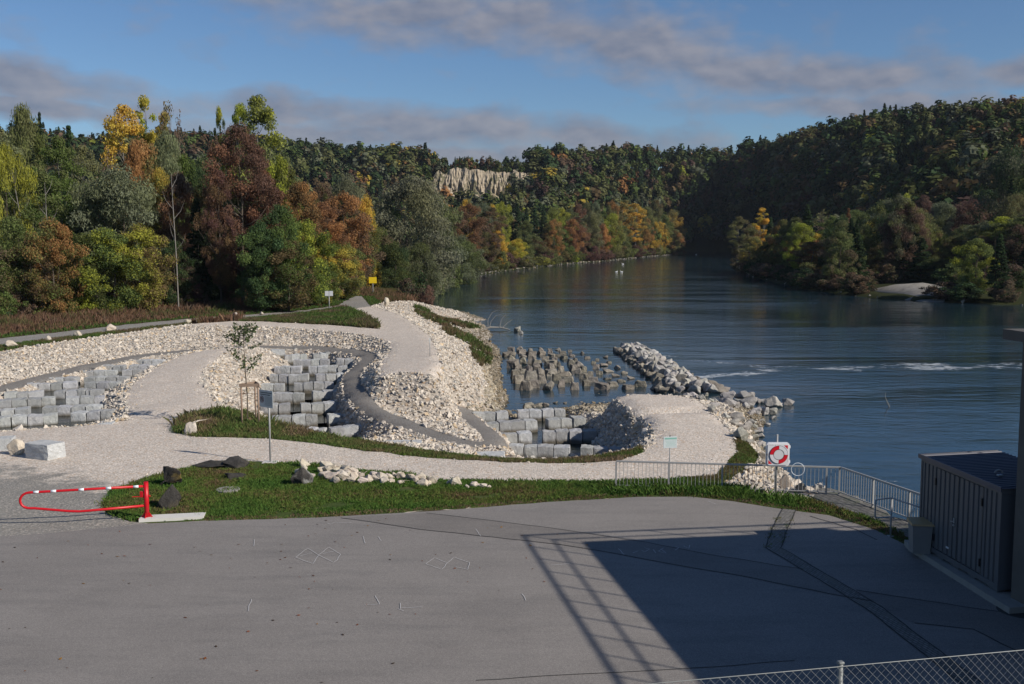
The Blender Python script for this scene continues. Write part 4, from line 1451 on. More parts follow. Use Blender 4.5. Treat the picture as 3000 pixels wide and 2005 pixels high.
def make_tree(key, Ht, Wd, crown_lo, n_clump, n_leaf, leaf, shape='round', bark='bark', trunk_r=0.2, droop=0.0, clump_r=1.0, limbs=12, elong=1.4, open_=0.0, seed=0):
    """a prototype tree: trunk with limbs (one mesh) and crown of leaf sprays (one mesh); stored as mesh data only"""
    global rng
    old = rng
    rng = np.random.default_rng(seed + 991)
    r_ = rng
    cl_, cr_ = [], []
    zlo, zhi = Ht * crown_lo, Ht
    while len(cl_) < n_clump:
        if shape == 'spruce':
            zt = r_.random() ** 0.75
            z = zlo + (zhi - zlo) * zt
            rad = (1 - zt) ** 0.85 * Wd * 0.5
            an = r_.uniform(0, 2 * np.pi)
            rr = rad * math.sqrt(r_.uniform(0.25, 1.0))
            cl_.append((rr * math.cos(an), rr * math.sin(an), z - 0.12 * rr))
            cr_.append(clump_r * (0.35 + 0.65 * (1 - zt)))
            continue
        u = r_.random()
        if shape == 'column':
            prof = math.sin(math.pi * min(1, 0.12 + 0.85 * u)) ** 0.6
        elif shape == 'vase':
            prof = 0.45 + 0.55 * math.sin(math.pi * min(1, u * 0.9)) if u < 0.9 else 0.55
        else:
            prof = math.sqrt(max(0.02, 1 - (2 * u - 0.95) ** 2 * 0.98))
        an = r_.uniform(0, 2 * np.pi)
        lump = 1 + 0.28 * math.sin(an * 3 + seed * 1.7 + u * 5) + 0.15 * math.sin(an * 5 + seed + u * 9)
        rr = prof * lump * Wd * 0.5 * (r_.uniform(0.35, 1.0) ** 0.6)
        z = zlo + (zhi - zlo) * u
        p = (rr * math.cos(an), rr * math.sin(an), z)
        cl_.append(p)
        cr_.append(clump_r * r_.uniform(0.6, 1.35))
    cl_, cr_ = np.array(cl_), np.array(cr_)
    per = r_.multinomial(n_leaf, cr_ ** 2 / np.sum(cr_ ** 2))
    ci = np.repeat(np.arange(n_clump), per)
    d = r_.normal(size=(n_leaf, 3))
    d /= np.linalg.norm(d, axis=1)[:, None]
    rad = cr_[ci] * (r_.random(n_leaf) ** 0.45)
    off = d * rad[:, None] * np.array([1, 1, 0.72 if shape != 'spruce' else 0.3])
    if shape == 'spruce':
        off[:, 2] -= 0.25 * np.hypot(off[:, 0], off[:, 1])
    cent = cl_[ci] + off
    V = leafquads(cent, leaf, d, elong=elong, droop=droop)
    F = np.arange(n_leaf * 4).reshape(-1, 4)
    vr_ = np.clip(0.5 + r_.normal(0, 0.16, n_clump)[ci] + r_.normal(0, 0.14, n_leaf), 0, 1)
    mixv = np.clip(0.5 + 0.55 * fbm2(cl_[:, 0] / 3 + seed, cl_[:, 2] / 3.2 + cl_[:, 1] / 3, 5 + seed, 2)[ci] + r_.normal(0, 0.12, n_leaf), 0, 1)
    col = np.repeat(np.stack([vr_, mixv, vr_ * 0], 1), 4, axis=0)
    crown = mesh_np('crown', V, F, M['foliage'], col, link=False)
    tb = MB()
    lean = r_.normal(0, 0.025, 2)
    tz = np.linspace(0, Ht * (0.93 if shape != 'vase' else 0.85), 9)
    bend = r_.normal(0, 0.12, (9, 2)).cumsum(0) * (Ht / 20)
    tp_ = [(lean[0] * z + bend[i, 0], lean[1] * z + bend[i, 1], z - (0.3 if i == 0 else 0)) for i, z in enumerate(tz)]
    tb.tube(tp_, [trunk_r * (1.25 if i == 0 else (1 - 0.88 * i / 8)) for i in range(9)], 7)
    tgt = r_.choice(n_clump, min(limbs, n_clump), replace=False)
    for k in tgt:
        p = cl_[k]
        z0 = max(Ht * crown_lo * 0.7, p[2] - np.hypot(p[0], p[1]) * r_.uniform(0.6, 1.4))
        z0 = min(z0, Ht * 0.85)
        i = np.searchsorted(tz, z0) - 1
        i = max(0, min(7, i))
        f_ = (z0 - tz[i]) / (tz[i + 1] - tz[i])
        s = np.array(tp_[i]) * (1 - f_) + np.array(tp_[i + 1]) * f_
        mid_ = (s + p) / 2 + np.array([0, 0, -0.06 * np.linalg.norm(p - s)]) + r_.normal(0, 0.12, 3)
        rb = max(0.03, trunk_r * (1 - z0 / Ht) * 0.5)
        tb.tube([s, mid_, p], [rb, rb * 0.6, rb * 0.18], 5)
    me = bpy.data.meshes.new('trunk')
    me.from_pydata(tb.v, [], tb.f)
    for p_ in me.polygons:
        p_.use_smooth = True
    me.materials.append(M[bark])
    TREE[key] = (me, crown, Ht, Wd)
    rng = old


for s in range(3):
    make_tree(f'maple{s}', 12, 8.5, 0.10, 85, 22000, 0.19, 'round', clump_r=1.15, seed=s)
    make_tree(f'round{s}', 18, 11, 0.16, 120, 28000, 0.22, 'round', clump_r=1.35, seed=10 + s, limbs=22)
    make_tree(f'willow{s}', 18, 12, 0.10, 95, 26000, 0.175, 'round', clump_r=1.7, seed=20 + s, droop=0.55, elong=2.6, limbs=26)
    make_tree(f'spruce{s}', 20, 7.0, 0.06, 190, 15000, 0.30, 'spruce', clump_r=1.25, seed=30 + s, limbs=0, elong=1.8)
for s in range(2):
    make_tree(f'poplar{s}', 22, 5.5, 0.28, 60, 12000, 0.19, 'column', bark='pale_bark', clump_r=0.85, seed=40 + s, limbs=30, trunk_r=0.22)
    make_tree(f'aspen{s}', 20, 6.5, 0.34, 70, 14000, 0.18, 'round', bark='pale_bark', clump_r=1.0, seed=50 + s, limbs=34, trunk_r=0.17, droop=0.3, elong=1.8)
    make_tree(f'bare{s}', 18, 5, 0.35, 70, 700, 0.26, 'column', bark='twig', clump_r=0.8, seed=60 + s, limbs=64, trunk_r=0.15)
    make_tree(f'shrub{s}', 4, 5, 0.02, 46, 4800, 0.20, 'round', bark='twig', clump_r=0.75, seed=70 + s, limbs=14, trunk_r=0.06)
    make_tree(f'redtree{s}', 22, 12, 0.22, 110, 30000, 0.20, 'round', bark='bark', clump_r=1.25, seed=80 + s, limbs=30, trunk_r=0.3)
    make_tree(f'sparse{s}', 22, 9, 0.40, 46, 12000, 0.19, 'round', bark='pale_bark', clump_r=0.95, seed=90 + s, limbs=30, trunk_r=0.25)


def put_tree(kind, x, y, z, h, wd, c1_, c2_, name, label, cat='tree', group=None):
    trunk, crown, Ht, Wd = TREE[kind]
    e = empty(name, (x, y, z), random.uniform(0, 6.28))
    sc = h / Ht
    e.scale = (wd / Wd, wd / Wd, sc)
    tag(e, label, cat, group)
    a = bpy.data.objects.new('trunk' if not name.endswith('shrub') else 'stem', trunk)
    b = bpy.data.objects.new('crown' if not name.endswith('shrub') else 'foliage', crown)
    for o in (a, b):
        C.objects.link(o)
        o.parent = e
    b.color = (*c1_, 1)
    b['second_colour'] = [float(v) for v in c2_]
    return e


COL = {'olive': (0.1426, 0.1497, 0.0641), 'greygreen': (0.1326, 0.1458, 0.0935), 'green': (0.0949, 0.1313, 0.0401), 'dkgreen': (0.046, 0.0737, 0.0324), 'lime': (0.2644, 0.2877, 0.0438), 'yellow': (0.4049, 0.3078, 0.0577), 'gold': (0.5081, 0.3219, 0.0606), 'orange': (0.3106, 0.1618, 0.0667), 'rust': (0.1679, 0.0876, 0.0507), 'red': (0.1162, 0.0646, 0.0534), 'brown': (0.1398, 0.0953, 0.0655), 'spruce': (0.0303, 0.0462, 0.0252), 'willow': (0.1547, 0.1643, 0.0892), 'purple': (0.11, 0.0707, 0.0586), 'mid': (0.1145, 0.1297, 0.0467), 'bronze': (0.1288, 0.0928, 0.0484)}
WORD = {'olive': 'olive', 'greygreen': 'grey-green', 'green': 'green', 'dkgreen': 'dark green', 'lime': 'lime green', 'yellow': 'yellow', 'gold': 'golden', 'orange': 'orange', 'rust': 'rust-brown', 'red': 'dark red',
        'brown': 'brown', 'spruce': 'blackish green', 'willow': 'silvery olive', 'purple': 'purple-brown', 'mid': 'dull green', 'bronze': 'bronze'}
KINDNAME = {'maple': ('maple_tree', 'bushy tree'), 'round': ('broadleaf_tree', 'round-crowned tree'), 'willow': ('willow_tree', 'feathery willow'), 'spruce': ('spruce_tree', 'conical spruce'), 'poplar': ('poplar_tree', 'narrow tree'),
            'aspen': ('aspen_tree', 'thin pale-stemmed tree'), 'bare': ('bare_tree', 'nearly leafless tree'), 'shrub': ('shrub', 'shrub'), 'redtree': ('broadleaf_tree', 'tall spreading tree'), 'sparse': ('broadleaf_tree', 'thinly leaved tall tree')}


def jitcol(c_, a=0.12):
    k = 1 + random.uniform(-a, a)
    return tuple(max(0.004, v * k * (1 + random.uniform(-a, a) * 0.5)) for v in c_)


def tree_set(rows, place, group, zf):
    """rows: (photo x, top y, width px, distance, kind, colour, second colour); labels number them from the left"""
    rows = sorted(rows, key=lambda q: q[0])
    seen = {}
    for vx, ty, wpx, dist, kind, ca, cb in rows:
        kd = kind[:-1]
        x = (vx - 1173) / 2424 * dist
        z = zf(x, dist)
        h = CAMZ + (539.6 - ty) / 2424 * dist - z
        wd = wpx / 2424 * dist
        nm, desc = KINDNAME[kd]
        what = f"{WORD[ca]} {desc}" if ca == cb else f"{WORD[ca]} and {WORD[cb]} {desc}"
        k = seen.get(what, 0)
        seen[what] = k + 1
        yield (kind, x, dist, z, h, wd, ca, cb, nm, what, k)


def plant(rows, place, group, zf):
    items = list(tree_set(rows, place, group, zf))
    tot_ = {}
    for it in items:
        tot_[it[9]] = tot_.get(it[9], 0) + 1
    for kind, x, y, z, h, wd, ca, cb, nm, what, k in items:
        n = tot_[what]
        lab_ = f"{what} {place}" if n == 1 else f"{what} {place}, {ORD[k]} such from left"
        if len(lab_.split()) > 16:
            lab_ = lab_.replace(' feathery', '').replace(' round-crowned', ' round').replace(' spreading', '').replace(' thin pale-stemmed', ' pale-stemmed').replace(' river bank', ' bank').replace(' nearly leafless', ' leafless')
        if len(lab_.split()) > 16:
            lab_ = lab_.replace(f" and {WORD[cb]}", '')
        cat = 'shrub' if nm == 'shrub' else 'tree'
        put_tree(kind, x, y, z - 0.05, h, wd, jitcol(COL[ca]), jitcol(COL[cb]), nm, lab_, cat, group)


def zl(x, y):
    return float(H(x, y)) if (-60 < x < 41 and y < 176) else float(farH2(x, y))


LEFT_WOOD = [
    (-60, 330, 130, 122, 'aspen0', 'olive', 'green'), (10, 305, 120, 126, 'aspen1', 'olive', 'willow'), (72, 266, 110, 134, 'willow0', 'olive', 'mid'), (30, 345, 110, 116, 'willow1', 'olive', 'lime'), (108, 262, 45, 160, 'spruce0', 'spruce', 'spruce'),
    (150, 326, 100, 124, 'aspen0', 'olive', 'green'), (172, 292, 70, 150, 'spruce1', 'spruce', 'dkgreen'), (205, 345, 80, 130, 'aspen1', 'olive', 'greygreen'), (255, 335, 70, 132, 'bare0', 'brown', 'olive'), (100, 400, 110, 118, 'aspen1', 'olive', 'green'),
    (125, 512, 120, 107, 'maple0', 'orange', 'mid'), (35, 505, 140, 110, 'maple1', 'green', 'olive'), (75, 560, 120, 106, 'maple2', 'green', 'bronze'), (-30, 560, 130, 104, 'maple0', 'brown', 'green'),
    (285, 398, 200, 121, 'willow2', 'greygreen', 'willow'), (235, 440, 120, 125, 'willow0', 'greygreen', 'greygreen'), (255, 530, 150, 112, 'maple1', 'green', 'lime'), (195, 545, 110, 111, 'maple2', 'green', 'mid'), (320, 525, 130, 114, 'maple0', 'lime', 'bronze'),
    (300, 256, 105, 152, 'aspen1', 'gold', 'yellow'), (345, 236, 75, 154, 'poplar0', 'yellow', 'lime'), (398, 240, 55, 150, 'bare1', 'brown', 'olive'), (385, 262, 45, 152, 'poplar1', 'yellow', 'olive'), (425, 250, 40, 156, 'bare0', 'brown', 'brown'),
    (335, 330, 110, 136, 'round0', 'orange', 'olive'), (392, 318, 100, 138, 'willow1', 'greygreen', 'willow'), (318, 345, 60, 133, 'maple2', 'rust', 'orange'), (375, 395, 70, 131, 'round1', 'yellow', 'mid'),
    (415, 410, 100, 128, 'round2', 'brown', 'rust'), (430, 365, 90, 140, 'round1', 'green', 'dkgreen'), (468, 420, 70, 132, 'round0', 'dkgreen', 'bronze'), (455, 455, 85, 124, 'spruce2', 'spruce', 'spruce'),
    (558, 300, 170, 124, 'redtree0', 'red', 'rust'), (505, 400, 90, 121, 'redtree1', 'red', 'bronze'), (610, 400, 100, 127, 'redtree1', 'rust', 'red'), (514, 262, 40, 158, 'sparse1', 'lime', 'mid'), (597, 238, 120, 152, 'aspen0', 'lime', 'olive'), (560, 255, 80, 156, 'sparse1', 'lime', 'mid'),
    (640, 480, 130, 119, 'maple1', 'dkgreen', 'green'), (600, 520, 100, 117, 'maple2', 'green', 'dkgreen'), (700, 515, 120, 126, 'maple0', 'lime', 'green'), (660, 560, 130, 118, 'maple2', 'green', 'bronze'), (745, 570, 80, 131, 'maple1', 'green', 'yellow'),
    (690, 430, 110, 137, 'round2', 'orange', 'bronze'), (650, 365, 80, 146, 'round0', 'lime', 'mid'), (740, 470, 100, 140, 'round1', 'rust', 'orange'), (788, 447, 120, 146, 'round0', 'orange', 'brown'), (838, 462, 62, 182, 'maple0', 'gold', 'yellow'), (790, 560, 90, 141, 'maple2', 'yellow', 'mid'),
    (715, 600, 90, 128, 'maple0', 'mid', 'green'), (400, 560, 80, 120, 'maple2', 'bronze', 'dkgreen'), (480, 560, 90, 126, 'round1', 'dkgreen', 'dkgreen'), (560, 570, 90, 126, 'round2', 'dkgreen', 'brown'), (430, 600, 80, 122, 'maple0', 'dkgreen', 'purple'),
    (945, 418, 180, 196, 'willow0', 'greygreen', 'willow'), (1005, 452, 110, 225, 'willow1', 'greygreen', 'olive'), (890, 470, 90, 200, 'willow2', 'greygreen', 'green'), (860, 520, 80, 185, 'round0', 'mid', 'green'), (905, 560, 90, 182, 'willow2', 'mid', 'dkgreen'),
    (812, 500, 80, 178, 'round1', 'mid', 'bronze'), (960, 560, 90, 190, 'willow1', 'greygreen', 'mid'), (1060, 545, 90, 262, 'willow2', 'greygreen', 'mid'), (800, 415, 110, 215, 'willow2', 'greygreen', 'willow'),
    (-120, 340, 150, 130, 'round0', 'olive', 'green'), (-150, 480, 150, 112, 'maple1', 'green', 'bronze'),
]
plant(LEFT_WOOD, 'in the left wood', 'trees of the left wood', zl)
# darker trees inside the wood close the gaps
fill = []
pal_in = [('dkgreen', 'green'), ('mid', 'dkgreen'), ('brown', 'mid'), ('olive', 'dkgreen'), ('spruce', 'spruce'), ('bronze', 'mid'), ('greygreen', 'mid')]
rr = random.Random(4)
for i in range(46):
    vx = -120 + i * 20.5 + rr.uniform(-10, 10)
    ca, cb = rr.choice(pal_in)
    kd = rr.choice(['round0', 'round1', 'round2', 'maple0', 'willow1']) if ca != 'spruce' else rr.choice(['spruce0', 'spruce1', 'spruce2'])
    top_ = rr.uniform(370, 470) if vx < 600 else rr.uniform(415, 510)
    fill.append((vx, top_, rr.uniform(80, 130) * (0.6 if ca == 'spruce' else 1), rr.uniform(148, 185), kd, ca, cb))
plant(fill, 'deep inside the left wood', 'trees deep inside the left wood', zl)
# shrubs along the front edge of the wood
sh = []
pal_s = [('green', 'mid'), ('purple', 'brown'), ('brown', 'mid'), ('lime', 'green'), ('bronze', 'green'), ('rust', 'brown'), ('dkgreen', 'green')]
for i in range(44):
    vx = -60 + i * 19.5 + rr.uniform(-9, 9)
    base_y = np.interp(vx, [-60, 0, 400, 760, 830], [752, 742, 712, 690, 672])
    d_ = 8.6 * 2424 / (base_y - 539.6)
    ca, cb = rr.choice(pal_s)
    hgt_ = rr.uniform(2.0, 4.6)
    sh.append((vx, base_y - hgt_ / d_ * 2424, rr.uniform(45, 85), d_ + rr.uniform(-1, 4), rr.choice(['shrub0', 'shrub1']), ca, cb))
sh += [(940, 640, 60, 168, 'shrub0', 'dkgreen', 'purple'), (965, 632, 50, 176, 'shrub1', 'purple', 'dkgreen'), (925, 630, 60, 186, 'shrub1', 'dkgreen', 'green'), (978, 655, 30, 162, 'shrub0', 'purple', 'brown'), (890, 625, 60, 188, 'shrub0', 'green', 'brown'),
       (850, 618, 50, 190, 'shrub1', 'green', 'bronze'), (995, 618, 50, 214, 'shrub1', 'olive', 'mid'), (1025, 612, 60, 245, 'shrub0', 'olive', 'mid')]
plant(sh, 'at the edge of the left wood', 'shrubs along the edge of the left wood', zl)
# bare pale stems in front of the wood
for vx, yb_, yt_, dx, lb in ((408, 655, 400, 8, 'thin bare white stem standing in front of the dark spruce'), (78, 600, 385, 40, 'leaning pale stem at the far left of the wood'), (118, 640, 420, 6, 'thin pale stem among the olive trees on the left')):
    d_ = 116
    x0, x1 = (vx - 1173) / 2424 * d_, (vx - dx - 1173) / 2424 * d_
    z0 = zl(x0, d_)
    z1 = CAMZ + (539.6 - yt_) / 2424 * d_
    e = empty('dead_tree', (x0, d_, z0))
    tag(e, lb, 'tree', 'bare stems of the left wood')
    tb = MB()
    tb.tube([(0, 0, -.2), ((x1 - x0) * .3, 0.1, (z1 - z0) * .4), ((x1 - x0) * .75, 0, (z1 - z0) * .8), (x1 - x0, 0.1, z1 - z0)], [.085, .07, .045, .015], 6)
    tb.build('trunk', M['pale_bark'], e)
    tb = MB()
    for k in range(7):
        f_ = 0.45 + k * 0.075
        a_ = k * 2.3
        p0 = Vector(((x1 - x0) * f_, 0, (z1 - z0) * f_))
        tb.tube([p0, p0 + Vector((math.cos(a_) * .8, math.sin(a_) * .8, .9)), p0 + Vector((math.cos(a_) * 1.2, math.sin(a_) * 1.2, 1.9))], [.03, .02, .008], 4)
    tb.build('branch', M['pale_bark'], e)

# trees along the far left bank
bank = []
spec = [('olive', 'mid'), ('greygreen', 'willow'), ('brown', 'rust'), ('yellow', 'gold'), ('orange', 'olive'), ('mid', 'green'), ('gold', 'olive'), ('rust', 'brown'), ('olive', 'gold'), ('lime', 'mid'), ('greygreen', 'olive'), ('bronze', 'olive')]
for i, (vx, ty, wpx, kd, ca, cb) in enumerate([(1042, 548, 70, 'willow2', 'greygreen', 'mid'), (1072, 470, 75, 'round0', 'rust', 'brown'), (1085, 585, 50, 'maple0', 'mid', 'green'), (1112, 520, 60, 'round1', 'brown', 'olive'), (1138, 525, 48, 'maple1', 'gold', 'yellow'),
                                               (1160, 560, 50, 'maple2', 'yellow', 'mid'), (1128, 480, 60, 'aspen0', 'olive', 'brown'), (1185, 550, 50, 'maple0', 'yellow', 'lime'), (1205, 510, 50, 'round2', 'mid', 'olive'), (1230, 545, 55, 'maple1', 'olive', 'bronze'),
                                               (1268, 505, 50, 'round0', 'orange', 'olive'), (1290, 530, 45, 'maple2', 'olive', 'green'), (1310, 505, 45, 'round1', 'orange', 'rust'), (1330, 520, 45, 'maple0', 'rust', 'brown'), (1352, 490, 48, 'willow0', 'willow', 'olive'), (1378, 515, 42, 'maple1', 'rust', 'orange'),
                                               (1400, 492, 52, 'willow1', 'olive', 'lime'), (1425, 520, 40, 'maple2', 'mid', 'olive'), (1448, 470, 55, 'poplar0', 'gold', 'olive'), (1430, 462, 45, 'aspen1', 'olive', 'gold'), (1472, 495, 40, 'round2', 'orange', 'olive'), (1492, 505, 38, 'maple0', 'olive', 'gold'),
                                               (1512, 510, 40, 'round0', 'gold', 'olive'), (1530, 520, 36, 'maple1', 'olive', 'mid'), (1548, 530, 34, 'maple2', 'orange', 'olive'), (1556, 540, 26, 'maple0', 'rust', 'bronze'), (1245, 572, 40, 'shrub0', 'red', 'purple'), (1385, 572, 40, 'shrub1', 'red', 'brown'),
                                               (1355, 565, 40, 'shrub0', 'purple', 'red'), (1200, 588, 40, 'shrub1', 'olive', 'mid'), (1155, 596, 45, 'shrub0', 'mid', 'olive'), (1110, 600, 50, 'shrub1', 'greygreen', 'mid'), (1300, 570, 45, 'shrub1', 'mid', 'green'), (1440, 560, 36, 'shrub0', 'olive', 'green'), (1500, 562, 34, 'shrub1', 'olive', 'rust')]):
    # distance where the sight line meets the left bank
    yy_ = np.arange(240, 720, 2.0)
    xx_ = (vx - 1173) / 2424 * yy_
    ok_ = xx_ < XL(yy_) - 2.0
    k = np.argmax(ok_) if ok_.any() else 205
    d_ = yy_[k] + (4 if 'shrub' in kd else rr.uniform(5, 14))
    bank.append((vx, ty, wpx, float(d_), kd, ca, cb))
for i in range(30):
    y_ = 250 + 400 * (i / 29) + rr.uniform(-4, 4)
    x_ = XL(y_) - rr.uniform(1.0, 4.0)
    h_ = rr.uniform(2.5, 5.5)
    bank.append((1173 + x_ / y_ * 2424, 539.6 + (9 + 2.0 - h_) / y_ * 2424, rr.uniform(5, 9) / y_ * 2424, y_, f'shrub{i % 2}', *rr.choice([('olive', 'mid'), ('mid', 'bronze'), ('greygreen', 'olive'), ('brown', 'olive'), ('red', 'purple'), ('lime', 'olive')])))
for i in range(26):     # second row, partly hidden
    vx = 1050 + i * 19.5
    yy_ = np.arange(240, 720, 2.0)
    xx_ = (vx - 1173) / 2424 * yy_
    ok_ = xx_ < XL(yy_) - 2.0
    d_ = yy_[np.argmax(ok_) if ok_.any() else 205] + rr.uniform(22, 45)
    if i in (6, 7, 8, 9, 10):
        bank.append((vx, rr.uniform(462, 480), 34, float(d_), f'spruce{i % 3}', 'spruce', 'dkgreen'))
    else:
        ca, cb = rr.choice(spec)
        bank.append((vx, rr.uniform(462, 500), rr.uniform(40, 62), float(d_), rr.choice(['round0', 'round1', 'round2', 'aspen0', 'willow1']), ca, cb))
plant(bank, 'on the far left river bank', 'trees on the far left river bank', zl)

# trees on the right bank
right = []
for (vx, ty, wpx, d_, kd, ca, cb) in [(1690, 500, 50, 372, 'aspen0', 'brown', 'olive'), (1715, 520, 50, 352, 'maple0', 'olive', 'brown'), (1742, 480, 42, 356, 'poplar0', 'gold', 'yellow'), (1762, 498, 40, 342, 'spruce0', 'spruce', 'dkgreen'), (1730, 545, 55, 330, 'maple1', 'olive', 'yellow'),
                                      (1790, 510, 50, 318, 'maple2', 'orange', 'mid'), (1845, 470, 62, 305, 'spruce1', 'spruce', 'dkgreen'), (1815, 515, 45, 312, 'spruce2', 'dkgreen', 'dkgreen'), (1880, 478, 55, 318, 'bare0', 'olive', 'brown'), (1900, 500, 60, 285, 'aspen1', 'green', 'olive'), (1938, 478, 42, 300, 'spruce0', 'brown', 'rust'),
                                      (1942, 545, 52, 262, 'maple0', 'orange', 'rust'), (1975, 520, 60, 270, 'maple1', 'olive', 'green'), (1995, 505, 50, 290, 'round0', 'yellow', 'mid'), (2022, 470, 78, 300, 'willow0', 'willow', 'greygreen'), (2045, 490, 62, 292, 'aspen0', 'rust', 'brown'), (2085, 505, 75, 245, 'spruce1', 'spruce', 'spruce'),
                                      (2110, 545, 70, 238, 'spruce2', 'spruce', 'dkgreen'), (2132, 530, 70, 262, 'maple2', 'lime', 'mid'), (2150, 468, 80, 300, 'willow1', 'mid', 'greygreen'), (2175, 545, 60, 240, 'round1', 'mid', 'bronze'), (2210, 520, 90, 250, 'round2', 'dkgreen', 'olive'), (2215, 460, 100, 320, 'round0', 'purple', 'brown'),
                                      (2250, 545, 80, 232, 'maple0', 'red', 'olive'), (2290, 500, 90, 235, 'round1', 'lime', 'mid'), (2330, 520, 90, 222, 'maple1', 'red', 'dkgreen'), (2310, 350, 150, 300, 'willow2', 'dkgreen', 'greygreen'), (2380, 360, 150, 280, 'round2', 'dkgreen', 'mid'), (2350, 560, 80, 212, 'spruce0', 'spruce', 'spruce'),
                                      (2400, 480, 110, 230, 'round0', 'dkgreen', 'olive'), (1700, 585, 50, 345, 'shrub0', 'dkgreen', 'brown'), (1745, 592, 55, 322, 'shrub1', 'dkgreen', 'olive'), (1790, 600, 60, 290, 'shrub0', 'dkgreen', 'mid'), (1850, 605, 60, 262, 'shrub1', 'brown', 'mid'), (1910, 612, 60, 246, 'shrub0', 'mid', 'brown'),
                                      (1980, 615, 60, 240, 'shrub1', 'olive', 'brown'), (2040, 605, 55, 240, 'shrub0', 'dkgreen', 'brown'), (2190, 605, 80, 222, 'shrub1', 'dkgreen', 'mid'), (2250, 610, 90, 208, 'shrub0', 'dkgreen', 'brown'), (2310, 610, 90, 202, 'shrub1', 'dkgreen', 'purple'), (2370, 600, 90, 205, 'shrub0', 'dkgreen', 'mid'),
                                      (1870, 540, 60, 300, 'maple2', 'mid', 'yellow'), (1960, 560, 40, 255, 'aspen1', 'olive', 'green'), (2060, 560, 60, 262, 'round2', 'mid', 'brown'), (2260, 440, 110, 340, 'round1', 'dkgreen', 'purple'), (2190, 470, 70, 330, 'bare1', 'brown', 'olive'), (2110, 455, 60, 360, 'round2', 'red', 'purple'), (2070, 450, 45, 370, 'maple1', 'lime', 'olive'),
                                      (1820, 545, 50, 315, 'maple1', 'mid', 'olive'), (1760, 560, 50, 325, 'maple0', 'dkgreen', 'olive'), (2140, 590, 70, 238, 'maple2', 'dkgreen', 'mid'), (2020, 560, 60, 258, 'maple0', 'dkgreen', 'bronze')]:
    right.append((vx, ty, wpx, d_, kd, ca, cb))
for i in range(40):
    y_ = rr.uniform(225, 345)
    x_ = XR(y_) + rr.uniform(22, 95)
    vx = 1173 + x_ / y_ * 2424
    if vx > 2420:
        continue
    h_ = rr.uniform(11, 18)
    con_ = rr.random() < .25
    ca, cb = ('spruce', 'dkgreen') if con_ else rr.choice([('mid', 'dkgreen'), ('dkgreen', 'olive'), ('greygreen', 'mid'), ('bronze', 'mid'), ('purple', 'brown'), ('olive', 'bronze')])
    right.append((vx, 539.6 + (9 - .3 - h_) / y_ * 2424, (rr.uniform(5, 7) if con_ else rr.uniform(8, 12)) / y_ * 2424, y_, f'spruce{i % 3}' if con_ else rr.choice(['round0', 'round1', 'round2', 'willow0', 'aspen1', 'maple1']), ca, cb))
for i in range(34):     # taller trees close to the water
    y_ = 188 + 165 * (i / 33) + rr.uniform(-2, 2)
    x_ = XR(y_) + rr.uniform(4, 17)
    vx = 1173 + x_ / y_ * 2424
    if 1990 < vx < 2165 or vx > 2420:
        continue
    h_ = rr.uniform(8, 14.5)
    con_ = rr.random() < .22
    ca, cb = ('spruce', 'dkgreen') if con_ else rr.choice([('mid', 'dkgreen'), ('dkgreen', 'olive'), ('olive', 'mid'), ('bronze', 'mid'), ('orange', 'rust'), ('olive', 'bronze'), ('brown', 'mid'), ('lime', 'mid')])
    right.append((vx, 539.6 + (9 + 1.2 - h_) / y_ * 2424, (rr.uniform(4, 6) if con_ else rr.uniform(6, 9)) / y_ * 2424, y_, f'spruce{i % 3}' if con_ else rr.choice(['round0', 'round1', 'maple2', 'aspen0', 'aspen1', 'maple1']), ca, cb))
for i in range(34):
    y_ = 186 + 172 * (i / 33) ** 1.15 + rr.uniform(-2, 2)
    x_ = XR(y_) + rr.uniform(0.5, 4.5)
    vx = 1173 + x_ / y_ * 2424
    if 1985 < vx < 2150:
        continue
    h_ = rr.uniform(1.6, 3.4)
    right.append((vx, 539.6 + (9 + 2.0 - h_) / y_ * 2424, rr.uniform(4, 7) / y_ * 2424, y_, f'shrub{i % 2}', *rr.choice([('dkgreen', 'spruce'), ('dkgreen', 'dkgreen'), ('spruce', 'brown'), ('dkgreen', 'brown')])))
plant(right, 'on the right river bank', 'trees on the right river bank', zl)

# gravel bar on the right bank
gb = [W(1966, 673, -3.02), W(2040, 684, -3.02), W(2120, 693, -3.02), W(2178, 690, -2.8), W(2195, 674, -1.7), W(2165, 657, -.6), W(2115, 648, -.3), W(2050, 652, -.9), W(1998, 663, -2.2)]
cxg = np.mean(np.array(gb), axis=0)
gv = [tuple(p) for p in gb] + [(cxg[0], cxg[1], -2.0)] + [(p[0], p[1], -5) for p in gb]
n_ = len(gb)
gfc = [(i, (i + 1) % n_, n_) for i in range(n_)] + [(i, n_ + 1 + i, n_ + 1 + (i + 1) % n_) for i in range(n_)] + [(i, n_ + 1 + (i + 1) % n_, (i + 1) % n_) for i in range(n_)]
M['bar'] = soil_mat('shore_gravel', [(0.3, (0.17, 0.16, 0.145)), (0.55, (0.30, 0.285, 0.26)), (0.75, (0.22, 0.20, 0.175))], 0.5)
o = mesh_np('gravel_bar', gv, np.array(gfc), M['bar'], smooth=True)
tag(o, kind='structure')
# pale stones and bare earth line the far waterline
ep = []
for y in np.arange(190, 668, 0.8):
    ep.append((XL(y) + rng.uniform(-1.6, 0.6), y, -2.95 + rng.uniform(-.1, .35)))
for y in np.arange(183, 350, 4.5):
    ep.append((XR(y) + rng.uniform(-.6, 2.5), y, -2.9 + rng.uniform(-.1, .4)))
ep = np.array(ep)
cc = stone_cols(len(ep), 0.3, 0.2) * 0.55
tag(stones('shore_stones', ep, rng.uniform(0.4, 1.3, len(ep)), cc, M['rubble']), kind='stuff', label='line of pale stones along the far waterlines')

# ------------------------------------------------ wooded slopes of the valley: one far-off mass


